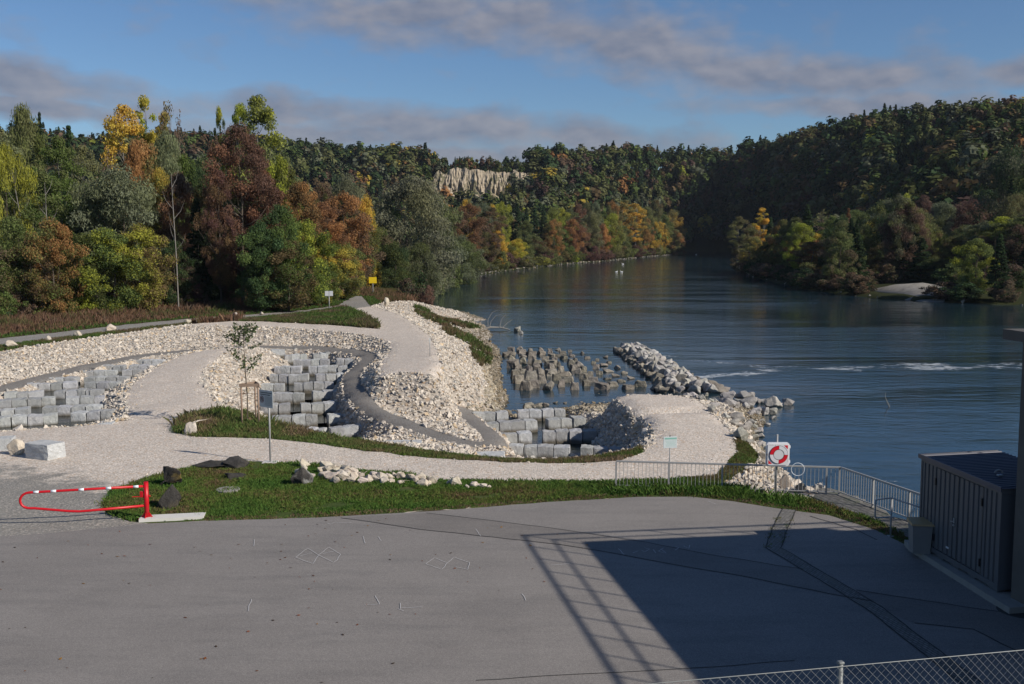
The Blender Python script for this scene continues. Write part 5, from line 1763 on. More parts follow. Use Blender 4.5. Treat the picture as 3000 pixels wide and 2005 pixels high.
def lowtree(kind, n, seed):
    r_ = np.random.default_rng(seed)
    if kind == 'con':
        zt = r_.random(n) ** 0.7
        rad = (1 - zt) ** 0.9 * 0.20
        an = r_.uniform(0, 6.283, n)
        rr_ = rad * np.sqrt(r_.uniform(0.3, 1, n))
        c_ = np.stack([rr_ * np.cos(an), rr_ * np.sin(an), 0.05 + 0.95 * zt], 1)
        s = 0.075 * (0.4 + 0.6 * (1 - zt))
        d = np.stack([np.cos(an), np.sin(an), 0.5 + 0 * an], 1)
    else:
        nb = 14
        bl = r_.normal(size=(nb, 3)) * np.array([0.16, 0.16, 0.17]) + np.array([0, 0, 0.60])
        ib = r_.integers(0, nb, n)
        d = r_.normal(size=(n, 3))
        d /= np.linalg.norm(d, axis=1)[:, None]
        c_ = bl[ib] + d * 0.13 * (r_.random((n, 1)) ** 0.4)
        s = np.full(n, 0.062)
    nor = r_.normal(size=(n, 3)) * 0.4 + (d * 0.75 + (c_ - np.array([0, 0, 0.5])) * 2.2)
    nor[:, 2] += 0.3
    nor /= np.linalg.norm(nor, axis=1)[:, None]
    a = r_.normal(size=(n, 3))
    a -= nor * np.sum(a * nor, 1)[:, None]
    a /= np.linalg.norm(a, axis=1)[:, None]
    b = np.cross(nor, a)
    s = (s * r_.uniform(0.6, 1.3, n))[:, None]
    V = np.stack([c_ - a * s, c_ - b * s * 0.8, c_ + a * s, c_ + b * s * 0.8], 1)
    k = np.clip(r_.normal(0.97, 0.13, n), 0.5, 1.5)
    return V, k


LOW = [lowtree('dec', 330, 1), lowtree('dec', 330, 2), lowtree('dec', 330, 3), lowtree('dec', 260, 4), lowtree('con', 240, 5), lowtree('con', 240, 6)]
pts, hh_, ww_, kk_, cl_ = [], [], [], [], []
r2 = np.random.default_rng(12)
HP = [('mid', 5), ('dkgreen', 7), ('green', 3), ('olive', 4), ('bronze', 3), ('brown', 1.2), ('greygreen', 3), ('rust', 0.4), ('orange', 0.35), ('yellow', 0.35), ('lime', 0.4), ('purple', 0.4)]
hpn = [a for a, b in HP]
hpp = np.array([b for a, b in HP], float)
hpp /= hpp.sum()
fld = [at_depth(2045, 395, 500)[0], at_depth(2140, 420, 500)[0]]
for it in range(9000):
    t_ = r2.uniform(-0.62, 0.66)
    vx = 1173 + t_ * 2424
    f_ = np.interp(vx, HV, [h[1] for h in HILL])
    c_ = np.interp(vx, HV, [h[2] for h in HILL])
    y = r2.uniform(min(f_ - 30, 560), c_ + 40)
    if r2.random() > (y / 800):
        continue
    x = t_ * y
    if XL(y) - 9 < x < XR(y) + 9 and y < 775:
        continue
    if 972 < vx < 1240 and 660 < y < 722:
        if r2.random() < 0.85 or 985 < vx < 1160:
            continue
    if 2030 < vx < 2160 and 470 < y < 575:
        continue
    z = float(farH2(x, y))
    cl3 = float(fbm2(x / 45, y / 45, 61, 2))
    con = r2.random() < (0.06 if y > c_ - 25 else 0.12) + 0.45 * max(0, cl3)
    h_ = r2.uniform(10, 21) * (1.1 if con else 1.0) * (1 + 0.25 * float(fbm2(x / 30, y / 30, 66, 2)))
    if 985 < vx < 1215 and y > 715:
        h_ = r2.uniform(3, 8) if r2.random() < 0.75 else 10
    pts.append((x, y, z - 0.8))
    hh_.append(h_)
    ww_.append(h_ * r2.uniform(0.8, 1.15))
    kk_.append(r2.integers(4, 6) if con else r2.integers(0, 4))
    cname = 'spruce' if con else hpn[r2.choice(len(hpn), p=hpp)]
    cl_.append(np.array(COL[cname]) * (1.35 if con else 1.0) * r2.uniform(0.72, 1.05))
# floodplain wood between the banks and the slopes
for it in range(2600):
    y = r2.uniform(230, 640)
    left_side = r2.random() < 0.62
    if y < (300 if left_side else 345):
        continue
    x = XL(y) - r2.uniform(35, 190) if left_side else XR(y) + r2.uniform(25, 150)
    if abs(x / y) > 0.62:
        continue
    z = float(farH2(x, y))
    con = r2.random() < 0.22
    h_ = r2.uniform(11, 17)
    pts.append((x, y, z - 0.5))
    hh_.append(h_)
    ww_.append(h_ * r2.uniform(0.75, 1.05))
    kk_.append(r2.integers(4, 6) if con else r2.integers(0, 4))
    cname = 'spruce' if con else hpn[r2.choice(len(hpn), p=hpp)]
    cl_.append(np.array(COL[cname]) * (1.35 if con else 1.0) * r2.uniform(0.8, 1.25))
pts, hh_, ww_, kk_, cl_ = np.array(pts), np.array(hh_), np.array(ww_), np.array(kk_), np.array(cl_)
VV, CCo = [], []
for k, (pv, bk) in enumerate(LOW):
    ix = np.where(kk_ == k)[0]
    an = r2.uniform(0, 6.283, len(ix))
    ca_, sa_ = np.cos(an), np.sin(an)
    X = (pv[None, ..., 0] * ca_[:, None, None] - pv[None, ..., 1] * sa_[:, None, None]) * ww_[ix][:, None, None] + pts[ix, 0][:, None, None]
    Y = (pv[None, ..., 0] * sa_[:, None, None] + pv[None, ..., 1] * ca_[:, None, None]) * ww_[ix][:, None, None] + pts[ix, 1][:, None, None]
    Z = pv[None, ..., 2] * hh_[ix][:, None, None] + pts[ix, 2][:, None, None]
    VV.append(np.stack([X, Y, Z], -1).reshape(-1, 3))
    col = cl_[ix][:, None, None, :] * bk[None, :, None, None] * np.ones((1, 1, 4, 1))
    CCo.append(col.reshape(-1, 3))
VV = np.concatenate(VV)
o = mesh_np('hillside_forest', VV, np.arange(len(VV)).reshape(-1, 4), M['wild'], np.concatenate(CCo).astype(np.float32))
tag(o, kind='stuff', label='autumn forest covering the far valley slopes')

# ================================================================== cut granite blocks of the fish ramp


def block_mesh(seed, m_):
    bm = bmesh.new()
    bmesh.ops.create_cube(bm, size=1)
    bmesh.ops.subdivide_edges(bm, edges=bm.edges[:], cuts=5, use_grid_fill=True)
    r_ = np.random.default_rng(seed)
    ox, oy, oz = r_.uniform(0, 50, 3)
    for v in bm.verts:
        c = v.co.copy()
        n = noise.noise_vector(Vector((c.x * 2.2 + ox, c.y * 2.2 + oy, c.z * 2.2 + oz)))
        n2 = noise.noise_vector(Vector((c.x * 6 + oy, c.y * 6 + oz, c.z * 6 + ox)))
        e = sum(1 for q in c if abs(abs(q) - 0.5) < 1e-4)
        v.co = c + n * 0.030 + n2 * 0.020
        if e >= 2:
            v.co -= c * (0.018 if e == 2 else 0.04)
    sk = r_.uniform(-0.05, 0.05, 2)
    for v in bm.verts:
        v.co.x += v.co.z * sk[0]
        v.co.z += v.co.x * sk[1] + 0.5
    me = bpy.data.meshes.new('granite_block')
    bm.to_mesh(me)
    bm.free()
    me.materials.append(m_)
    return me


BM_ = [block_mesh(300 + i, M['granite']) for i in range(12)]
BMD = [block_mesh(300 + i, M['granite_dry']) for i in range(12)]
PLACE = ('left block cascade', 'middle block cascade', 'right block cascade')
cnt = {}
for gi, ri, k, A, B, zt, zw in BLOCKS:
    cnt[(gi, ri)] = max(cnt.get((gi, ri), 0), k + 1)
NROW = (len(LEFT_ROWS), len(MID_ROWS), len(RIGHT_ROWS))
rb_ = random.Random(5)
halfdir = {}
for gi, ri, k, A, B, zt, zw in BLOCKS:
    me = BM_[rb_.randrange(12)]
    o = bpy.data.objects.new('granite_block', me)
    C.objects.link(o)
    wv_ = B - A
    wd = float(np.hypot(wv_[0], wv_[1]))
    yaw = math.atan2(wv_[1], wv_[0])
    yaw = max(-0.35, min(0.35, yaw)) + rb_.uniform(-0.035, 0.035)
    dep = rb_.uniform(0.75, 0.95)
    ht = zt - zw + 0.55
    mid_ = (A + B) / 2
    nx, ny = -math.sin(yaw), math.cos(yaw)
    up_ = rb_.uniform(-0.04, 0.03)
    off_ = rb_.uniform(-.05, .06)
    o.location = (mid_[0] + nx * (dep / 2 + off_), mid_[1] + ny * (dep / 2 + off_), zt - ht + up_)
    o.rotation_euler = (rb_.uniform(-.03, .03), rb_.uniform(-.02, .02), yaw + (math.pi if rb_.random() < .5 else 0))
    o.scale = (wd * 0.965, dep, ht)
    v_ = rb_.uniform(0.72, 1.14)
    o.color = (v_, v_ * rb_.uniform(0.98, 1.01), v_ * rb_.uniform(0.97, 1.03), 1)
    n = cnt[(gi, ri)]
    rowname = 'front row' if ri == 0 else ('rearmost row' if ri == NROW[gi] - 1 else f'{ORD[ri]} row from front')
    pos_ = 'leftmost' if k == 0 else ('rightmost' if k == n - 1 else f'{ORD[k]} from left')
    tag(o, f'grey granite block, {pos_} in the {rowname}, {PLACE[gi]}', 'stone block', f'granite blocks of the {PLACE[gi]}')


# ------------------------------------------------ rocks as single things
def rock_mesh(seed, m_, n=16, rough=0.05):
    r_ = np.random.default_rng(seed)
    p = r_.normal(size=(n, 3))
    p /= np.linalg.norm(p, axis=1)[:, None]
    p *= r_.uniform(0.8, 1.06, (n, 1))
    bm = bmesh.new()
    for q in p:
        bm.verts.new(q * 0.5)
    bmesh.ops.convex_hull(bm, input=bm.verts)
    bmesh.ops.delete(bm, geom=[v for v in bm.verts if not v.link_faces], context='VERTS')
    bmesh.ops.bevel(bm, geom=bm.edges[:], offset=0.025, segments=1, affect='EDGES', profile=0.6)
    bmesh.ops.triangulate(bm, faces=bm.faces[:])
    bmesh.ops.subdivide_edges(bm, edges=[e for e in bm.edges if e.calc_length() > 0.18], cuts=2, use_grid_fill=True)
    bmesh.ops.triangulate(bm, faces=bm.faces[:])
    o_ = Vector(r_.uniform(0, 40, 3))
    for v in bm.verts:
        v.co += noise.noise_vector(v.co * 3.2 + o_) * rough + noise.noise_vector(v.co * 8 + o_) * rough * 0.4
    xs = [v.co.x for v in bm.verts]
    ys = [v.co.y for v in bm.verts]
    zs = [v.co.z for v in bm.verts]
    for v in bm.verts:      # unit box, standing on z = 0
        v.co.x = (v.co.x - (max(xs) + min(xs)) / 2) / (max(xs) - min(xs))
        v.co.y = (v.co.y - (max(ys) + min(ys)) / 2) / (max(ys) - min(ys))
        v.co.z = (v.co.z - min(zs)) / (max(zs) - min(zs))
    me = bpy.data.meshes.new('rock')
    bm.to_mesh(me)
    bm.free()
    me.materials.append(m_)
    return me


RK = {k: [rock_mesh(500 + 20 * j + i, M[k], 10 if j in (3, 4) else (22 if j == 5 else 15), 0.075 if j > 2 else 0.06) for i in range(10)] for j, k in enumerate(('river_stone', 'bank_stone', 'limestone', 'dark_stone', 'lichen_stone', 'spotted_stone'))}


def boxy_mesh(seed, m_):
    me = block_mesh(seed, m_)
    r_ = np.random.default_rng(seed)
    o_ = Vector(r_.uniform(0, 40, 3))
    tp = r_.uniform(0.0, 0.45)
    for v in me.vertices:
        c = v.co.copy()
        k = 1 - tp * max(0, c.z - 0.3)
        n = noise.noise_vector(Vector((c.x * 1.7, c.y * 1.7, c.z * 1.7)) + o_)
        v.co = Vector((c.x * k, c.y * k, c.z)) + n * 0.13 + noise.noise_vector(c * 5 + o_) * 0.035
    zs = [v.co.z for v in me.vertices]
    for v in me.vertices:
        v.co.z = (v.co.z - min(zs)) / (max(zs) - min(zs))
    for p_ in me.polygons:
        p_.use_smooth = False
    return me


RK['boxy'] = [boxy_mesh(900 + i, M['river_stone']) for i in range(10)]
rk = random.Random(9)


def rock(name, kind, loc, w_, d_, h_, label, group=None, cat='rock', tilt=0.12, shape=None, yaw=None, val=None, sink=0.18):
    me = RK[kind][rk.randrange(10) if shape is None else shape]
    o = bpy.data.objects.new(name, me)
    C.objects.link(o)
    o.location = (loc[0], loc[1], loc[2] - h_ * sink)
    o.rotation_euler = (rk.uniform(-tilt, tilt), rk.uniform(-tilt, tilt), rk.uniform(0, 6.28) if yaw is None else yaw)
    o.scale = (w_, d_, h_ * (1 + sink))
    v_ = rk.uniform(0.78, 1.2) if val is None else val
    o.color = (v_, v_ * rk.uniform(0.95, 1.0), v_ * rk.uniform(0.9, 1.0), 1)
    return tag(o, label, cat, group)


# boulders standing in the shallow river, read off row by row (centre x, waterline y, width, height)
BROWS = [
    [(148, 205, 60, 62), (250, 200, 90, 62), (365, 205, 65, 50), (495, 195, 55, 50), (597, 215, 50, 55), (688, 190, 65, 38), (818, 205, 45, 28), (960, 230, 40, 36)],
    [(110, 258, 100, 55), (160, 262, 85, 60), (275, 225, 90, 55), (375, 250, 90, 55), (495, 240, 75, 48), (740, 235, 65, 45), (840, 255, 90, 32)],
    [(155, 320, 95, 85), (275, 265, 90, 45), (285, 350, 90, 90), (385, 345, 85, 105), (535, 300, 65, 50), (610, 265, 75, 45), (680, 262, 60, 35), (755, 290, 80, 45), (1018, 282, 60, 32), (1135, 305, 40, 26), (1230, 275, 60, 30)],
    [(180, 390, 110, 100), (445, 360, 100, 80), (590, 375, 110, 85), (650, 330, 60, 68), (695, 380, 55, 72), (825, 350, 80, 75), (880, 320, 50, 55), (935, 375, 85, 72), (1092, 340, 50, 36), (1195, 368, 120, 34), (1270, 335, 70, 30)],
    [(225, 400, 60, 55), (345, 440, 95, 95), (440, 410, 90, 85), (612, 400, 60, 70), (720, 445, 70, 85), (865, 420, 75, 85), (970, 440, 70, 80), (1120, 400, 65, 58), (1262, 435, 120, 38), (1362, 400, 80, 45)],
    [(200, 510, 105, 115), (275, 450, 70, 60), (605, 480, 140, 85), (777, 485, 115, 65), (918, 460, 65, 72), (1050, 495, 65, 75), (1160, 465, 65, 45), (1335, 492, 115, 40), (1445, 460, 70, 38)],
    [(245, 570, 100, 110), (368, 525, 125, 115), (480, 500, 110, 115), (500, 565, 85, 105), (672, 530, 85, 85), (800, 560, 105, 78), (980, 520, 85, 80), (1095, 555, 90, 70), (1250, 525, 90, 28), (1410, 555, 95, 38), (1510, 520, 120, 42)],
    [(310, 645, 115, 122), (412, 620, 95, 100), (565, 645, 125, 115), (715, 610, 70, 98), (868, 640, 85, 100), (1015, 595, 75, 75), (1185, 640, 145, 90), (1310, 600, 105, 55), (1490, 635, 105, 55), (1630, 605, 125, 78)],
    [(345, 850, 110, 68), (400, 850, 80, 50), (470, 832, 110, 45), (545, 830, 70, 50), (660, 795, 65, 30), (765, 795, 50, 22)],
]
nb_ = len(BROWS)
for ri, row in enumerate(BROWS):
    row.sort()
    for k, (cx_, cy_, w_, h_) in enumerate(row):
        vx, vy = 1141.7 + cx_ / 5.0, 766.3 + cy_ / 5.0
        x, y, z = W(vx, vy, -3.02)
        s = y / 2424 / 5.0
        # the waterline runs round the stone: its centre stands a little behind the visible foot
        ww, hh = w_ * s * 1.15, h_ * s
        rn = 'rearmost row' if ri == 0 else ('nearest low group' if ri == nb_ - 1 else f'{ORD[ri]} row from back')
        ps = 'leftmost' if k == 0 else ('rightmost' if k == len(row) - 1 else f'{ORD[k]} from left')
        ad = 'tall upright' if h_ > w_ * 0.95 else ('low flat' if h_ < w_ * 0.5 else 'blocky')
        dd = ww * rk.uniform(0.75, 1.0)
        rock('river_boulder', 'boxy' if rk.random() < .7 and h_ > w_ * .5 else 'river_stone', (x, y + dd * 0.35, z), ww, dd, hh * 0.97, f'{ad} grey-brown boulder in the river, {ps} in the {rn}', 'boulders standing in the shallow river', 'boulder', 0.1, sink=0.5, yaw=rk.uniform(-.4, .4) + (math.pi if rk.random() < .5 else 0))
for vx, vy, w_ in ((1184, 760, 0.9), (1194, 766, 0.55)):
    x, y, z = W(vx, vy, -3.0)
    rock('river_boulder', 'bank_stone', (x, y, z), w_, w_, w_ * .8, 'small pale stone alone in the water near the gravel spit' if w_ < .8 else 'pale round stone alone in the water near the gravel spit', None, 'boulder', sink=.4)

# rock dam in the river: packed single rocks
GA, GB = np.array(W(1440, 803, -3)), np.array(W(1588, 902, -3))
ax = (GB - GA) / np.linalg.norm(GB - GA)
pr_ = np.array([-ax[1], ax[0], 0])
Lg = np.linalg.norm(GB - GA)
nrow = 40
for i in range(nrow):
    f_ = (i + 0.5) / nrow
    p = GA + (GB - GA) * f_
    wid = 1.22 + 0.25 * f_ + (0.9 if f_ > 0.9 else 0)
    for s in (-1.0, -0.45, 0.1, 0.6, 1.0):
        q = p + pr_ * wid * (s + rk.uniform(-.1, .1)) + ax * rk.uniform(-.3, .3)
        tp_ = -3.0 + (0.95 if abs(s) < 0.9 else 0.35) * (1 if f_ < 0.9 else 0.8)
        z0 = max(-3.2, tp_ - 0.75) + rk.uniform(-.08, .10)
        sz_ = rk.uniform(0.7, 1.12) * (1.15 if f_ > 0.82 else 1)
        kd = 'river_stone' if abs(s) > 0.9 else 'bank_stone'
        rock('dam_rock', kd, (q[0], q[1], z0), sz_ * 1.1, sz_ * rk.uniform(.7, 1), rk.uniform(.6, .85), 'grey rock packed into the long rock dam in the river', 'rocks packed into the river dam', 'rock', 0.35, val=rk.uniform(1.05, 1.55) if kd == 'bank_stone' else None, sink=.2)

# large rocks along the right side of the gravel spit
BANKR = [(700, 205, 90, 65), (780, 230, 140, 80), (960, 235, 190, 95), (1020, 205, 110, 70), (760, 310, 180, 85), (900, 290, 150, 60), (1030, 310, 170, 85), (980, 340, 90, 65), (850, 345, 110, 70), (660, 270, 60, 40), (540, 265, 85, 45), (430, 235, 80, 60),
         (1150, 275, 70, 50), (1215, 275, 70, 45), (1335, 325, 180, 120), (1410, 315, 70, 35), (1525, 295, 130, 70), (1040, 435, 90, 70), (1140, 430, 100, 80), (1225, 425, 100, 85), (1330, 420, 90, 75), (1330, 475, 60, 36), (590, 330, 110, 50), (545, 390, 80, 80),
         (620, 430, 110, 65), (820, 385, 90, 55), (730, 480, 100, 65), (850, 510, 150, 90), (920, 520, 90, 60), (835, 580, 120, 80), (1020, 560, 120, 80), (1120, 545, 80, 45), (910, 620, 130, 60), (1000, 650, 130, 130), (1100, 610, 90, 60), (920, 740, 165, 130),
         (1080, 750, 110, 75), (1020, 790, 120, 55), (1090, 665, 90, 50), (1165, 640, 80, 45), (1185, 705, 70, 42), (1150, 830, 90, 65), (1205, 840, 80, 75), (1270, 555, 60, 26), (1200, 510, 70, 32), (310, 185, 110, 45), (240, 195, 100, 45), (350, 215, 60, 40), (470, 190, 60, 40)]
BROWN = [(1190, 1000, 110, 95), (1230, 1080, 120, 95), (1310, 1100, 120, 70), (1470, 1385, 165, 215), (1690, 1415, 150, 140), (1300, 1290, 90, 75), (1150, 1350, 90, 70), (1200, 960, 70, 55), (1390, 1180, 90, 80), (1250, 1200, 80, 60), (1420, 1410, 80, 50)]
allb = [(q, 'bank_stone', 'grey') for q in BANKR] + [(q, 'limestone', 'ochre-brown') for q in BROWN]
items = []
for (cx_, cy_, w_, h_), kd, cl_n in allb:
    vx, vy = 1532.7 + cx_ / 5.571, 875.8 + cy_ / 5.571
    x, y, z = hit(vx, vy, 30, 120, -3.0)
    s = y / 2424 / 5.571
    q_ = 1.32 if kd == 'bank_stone' else 1.0
    items.append((cy_, cx_, x, y, z, w_ * s * q_, h_ * s * q_, kd, cl_n))
for tier, (lo_, hi_, nm_) in enumerate(((0, 250, 'in the far tier'), (250, 350, 'in the second tier'), (350, 530, 'in the third tier'), (530, 680, 'in the fourth tier'), (680, 900, 'in the near tier'), (900, 2000, 'behind the railing'))):
    sub = sorted([q for q in items if lo_ <= q[0] < hi_], key=lambda q: q[1])
    for k, (cy_, cx_, x, y, z, w_, h_, kd, cl_n) in enumerate(sub):
        ps = 'leftmost' if k == 0 else ('rightmost' if k == len(sub) - 1 else f'{ORD[k]} from left')
        ad = 'large angular' if w_ > 1.25 else ('small' if w_ < .7 else 'angular')
        rock('bank_rock', kd, (x, y + w_ * .25, z), w_ * 1.05, w_ * rk.uniform(.75, 1), h_ * 0.95, f'{ad} {cl_n} rock beside the gravel spit, {ps} {nm_}', 'rocks along the river side of the gravel spit', 'rock', 0.2,
             val=(rk.uniform(.95, 1.5) if kd == 'bank_stone' else rk.uniform(.45, .75)), sink=.25, yaw=rk.uniform(-.5, .5))

# rocks in the front grass
for vx, vy, w_, h_, kd, lb, sh_ in [
        (380, 1116, 1.05, .78, 'lichen_stone', 'pointed dark boulder with yellow lichen beside the red gate post', 2), (384, 1165, .80, .76, 'dark_stone', 'blocky dark boulder in the grass right behind the red gate post', 5),
        (540, 1075, 1.05, .48, 'dark_stone', 'broad dark humped boulder at the edge of the gravel path left of the grey sign', 1), (540, 1102, .92, .28, 'dark_stone', 'low flat dark stone lying in the front grass', 3),
        (690, 1115, .86, .66, 'spotted_stone', 'round lichen-spotted dark boulder at the left end of the white rubble heap', 7), (480, 1074, 1.5, .25, 'dark_stone', 'long low mossy stone sunk into the grass edge', 4)]:
    x, y, z = hit(vx, vy, 20, 80)
    rock('boulder', kd, (x, y + .2, z), w_, w_ * .75, h_, lb, None, 'boulder', 0.05, sh_, 0.3, 1.0, sink=.25)
# white rock heap in the front grass
hp = random.Random(3)
heap = []
for i in range(74):
    f_ = hp.random() ** 0.85
    vx = 680 + 315 * f_
    yc = 1088 + 22 * f_
    half = 14 * (1 - f_) + 6
    vy = yc + hp.uniform(-half, half)
    heap.append((vx, vy, hp.uniform(.22, .55) * (1.15 - .35 * f_)))
heap += [(1040, 1114, .5), (1046, 1110, .3), (1068, 1119, .25), (1085, 1117, .32), (1093, 1116, .3), (1105, 1118, .3), (1030, 1112, .3), (1120, 1119, .2)]
for vx, vy, s_ in heap:
    x, y, z = hit(vx, vy, 20, 80)
    big = s_ > .42
    rock('white_rock', 'limestone', (x, y, z), s_, s_ * hp.uniform(.7, 1), s_ * hp.uniform(.5, .8), 'larger white limestone rock in the heap lying on the front grass' if big else 'small white limestone piece in the heap lying on the front grass', 'white rocks heaped on the front grass', 'rock', .4, val=hp.uniform(.8, 1.12), sink=.15)
# blocks and rocks on the gravel at the left
x, y, z = hit(92, 1055, 20, 80)
o = bpy.data.objects.new('granite_block', BMD[3])
C.objects.link(o)
o.location, o.rotation_euler, o.scale, o.color = (x, y + .5, z - .08), (0, 0, -0.45), (1.35, .9, .72), (1.12, 1.12, 1.12, 1)
tag(o, 'large cut granite block lying alone on the gravel at the left', 'stone block')
x, y, z = hit(2, 1034, 20, 80)
o = bpy.data.objects.new('granite_block', BMD[6])
C.objects.link(o)
o.location, o.rotation_euler, o.scale, o.color = (x, y + .3, z - .08), (0, 0, .2), (.8, .7, .62), (1.1, 1.1, 1.1, 1)
tag(o, 'cut granite block on the gravel, half out of view at the left edge', 'stone block')
for vx, vy, w_, h_, lb, sh_ in [(36, 1044, .85, .66, 'beige angular rock beside the large cut granite block', 0), (447, 997, 1.15, .75, 'white pointed rock at the left tip of the grass strip', 2), (232, 1022, .01, .01, '', 0)]:
    if not lb:
        continue
    x, y, z = hit(vx, vy, 20, 80)
    rock('white_rock', 'limestone', (x, y + .2, z), w_, w_ * .7, h_, lb, None, 'rock', .05, sh_, .2, 1.0)
for vx, vy, w_, zt_ in [(920, 1019, 1.9, -1.15), (1010, 1034, 1.1, -1.15), (1122, 1046, 1.35, -1.1), (238, 974, .7, -.15)]:
    x, y, z = W(vx, vy, zt_)
    o = bpy.data.objects.new('granite_block', BMD[hp.randrange(12)])
    C.objects.link(o)
    o.location, o.rotation_euler, o.scale = (x, y + .5, zt_ - .5), (0.05, -.04, hp.uniform(-.2, .2)), (w_, .8, .55)
    o.color = (1.15, 1.15, 1.15, 1)
    tag(o, {920: 'long flat granite slab at the end of the narrow path below the middle cascade', 1010: 'small granite slab set in rubble just above the grass strip', 1122: 'flat granite slab left of the front row of the right cascade', 238: 'small pale block at the gravel edge in front of the left cascade'}[vx], 'stone block')
for k, (vx, vy, w_) in enumerate([(28, 797, .95), (110, 783, 1.0), (178, 773, .9), (254, 757, .95), (430, 742, .7), (540, 727, .85), (600, 722, .6)]):
    x, y, z = W(vx, vy, .5)
    ps = 'leftmost' if k == 0 else ('rightmost' if k == 6 else f'{ORD[k]} from left')
    rock('edge_stone', 'limestone', (x, y, z), w_, w_ * .7, w_ * .62, f'white stone marking the edge of the grey path, {ps} of seven', 'white stones along the grey upper path', 'rock', .1, val=.9)
x, y, z = W(886, 700, .5)
rock('edge_stone', 'limestone', (x, y, z), .9, .7, 1.0, 'upright white stone at the end of the grey path by the river bank', None, 'rock', .05, val=.95)

# ================================================================== furniture and fittings
# --- red swing gate
gx, gy, _ = W(337, 1191, 0)
gate = tag(empty('barrier_gate', (gx, gy, 0)), 'red tubular barrier gate with white reflective bands by the gravel lot', 'gate')
b = MB()
b.tube([(0, 0, .02), (0, 0, 1.20)], .075, 16)
b.box(0, 0, 1.215, .12, .12, .03, bev=.01)
b.build('post', M['red_paint'], gate, smooth=True)
b = MB()
b.box(0, 0, .065, .46, .34, .022, .1)
for a in (0, 90, 180, 270):
    ca_, sa_ = math.cos(R(a)), math.sin(R(a))
    b.add([(ca_ * .07 - sa_ * .008, sa_ * .07 + ca_ * .008, .07), (ca_ * .20 - sa_ * .008, sa_ * .20 + ca_ * .008, .078), (ca_ * .07 - sa_ * .008, sa_ * .07 + ca_ * .008, .25),
           (ca_ * .07 + sa_ * .008, sa_ * .07 - ca_ * .008, .07), (ca_ * .20 + sa_ * .008, sa_ * .20 - ca_ * .008, .078), (ca_ * .07 + sa_ * .008, sa_ * .07 - ca_ * .008, .25)],
          [(0, 1, 2), (5, 4, 3), (0, 3, 4, 1), (1, 4, 5, 2), (2, 5, 3, 0)])
b.build('base_plate', M['red_paint'], gate)
for sx in (-.19, .19):
    for sy in (-.13, .13):
        b = MB()
        b.tube([(sx, sy, .07), (sx, sy, .10)], .018, 6)
        b.build('bolt', M['galv'], gate)
# arm: lies in a vertical plane running left and a little nearer
tipx, tipy, _ = W(64, 1141, .75)
tipv = Vector((tipx - gx, -.75, 0))
La = tipv.length
du = tipv / La


def gp_(s, z):
    return (du.x * s, du.y * s, z)


loop = [gp_(.06, 1.09), gp_(La * .5, 1.07), gp_(La - .42, 1.05)]
for a in range(0, 181, 18):
    loop.append(gp_(La - .30 + .28 * math.sin(R(a)), .80 + .25 * math.cos(R(a))))
loop += [gp_(La - .42, .545), gp_(La * .62, .40), gp_(La * .535, .375), gp_(La * .48, .38), gp_(.06, .46)]
b = MB()
b.tube(loop, .040, 12)
arm = b.build('arm', M['red_paint'], gate, smooth=True)
for s in (.30, 1.12, 1.93, 2.75, La - .50):
    z_ = 1.09 - .04 * s / La
    b = MB()
    b.tube([gp_(s - .08, z_ + .0015), gp_(s + .08, z_ - .0015)], .0425, 12)
    b.build('reflective_band', M['white_tape'], arm, smooth=True)
b = MB()
b.box(-.14, -.02, .83, .10, .08, .19, bev=.012)
b.tube([(-.16, -.04, .76), (-.42, -.09, .76)], .013, 8)
b.box(.10, 0, .77, .06, .05, .05, bev=.01)
b.build('latch', M['red_paint'], gate)
b = MB()
px_, py_, _ = W(470, 1187, 0)
fd = MB()
fx0, fy0, _ = W(318, 1197, 0)
fd.slab([(fx0, fy0), (W(465, 1190)[0], W(465, 1190)[1]), (W(472, 1180)[0], W(472, 1180)[1]), (W(325, 1187)[0], W(325, 1187)[1])], -.1, .09)
tag(fd.build('gate_foundation', M['white_concrete']), 'white concrete strip footing under the red gate post', 'foundation')


# --- signs on posts
def post_sign(name, base, h, label, cat, pole_r=.03, pole='galv'):
    e = tag(empty(name, base), label, cat)
    b = MB()
    b.tube([(0, 0, -.1), (0, 0, h)], pole_r, 12)
    b.build('pole', M[pole], e, smooth=True)
    return e


sx_, sy_, sz_ = hit(619.5, 1061, 30, 60)
sg = post_sign('information_sign', (sx_, sy_, sz_), 2.98, 'grey-green information sign with a red prohibition ring on a tall steel pole', 'sign', .036)
b = MB()
b.slab([(-.30, -.22), (.28, -.22), (.30, .2), (-.28, .22)], -.08, .05)
b.build('footing', M['white_concrete'], sg)
bd = empty('board', (-.10, -.05, 2.62), R(-38))
bd.parent = sg
bd_w, bd_h = .84, .70
b = MB()
b.box(0, 0, 0, bd_w, .018, bd_h, bev=.006)
face = b.build('panel', M['sign_grey'], sg, loc=(-.10, -.05, 2.62))
face.rotation_euler = (0, 0, R(-38))
bpy.data.objects.remove(bd)


def strip_text(parent, words, x0, z, size, mat_, y=-.0125, name='lettering'):
    cu = bpy.data.curves.new(name, 'FONT')
    cu.body = words
    cu.size = size
    cu.extrude = 0.001
    o = bpy.data.objects.new(name, cu)
    C.objects.link(o)
    dg = bpy.context.evaluated_depsgraph_get()
    me = bpy.data.meshes.new_from_object(o.evaluated_get(dg))
    bpy.data.objects.remove(o)
    me.materials.clear()
    me.materials.append(mat_)
    q = bpy.data.objects.new(name, me)
    C.objects.link(q)
    q.parent = parent
    q.location = (x0, y, z)
    q.rotation_euler = (math.pi / 2, 0, 0)
    return q


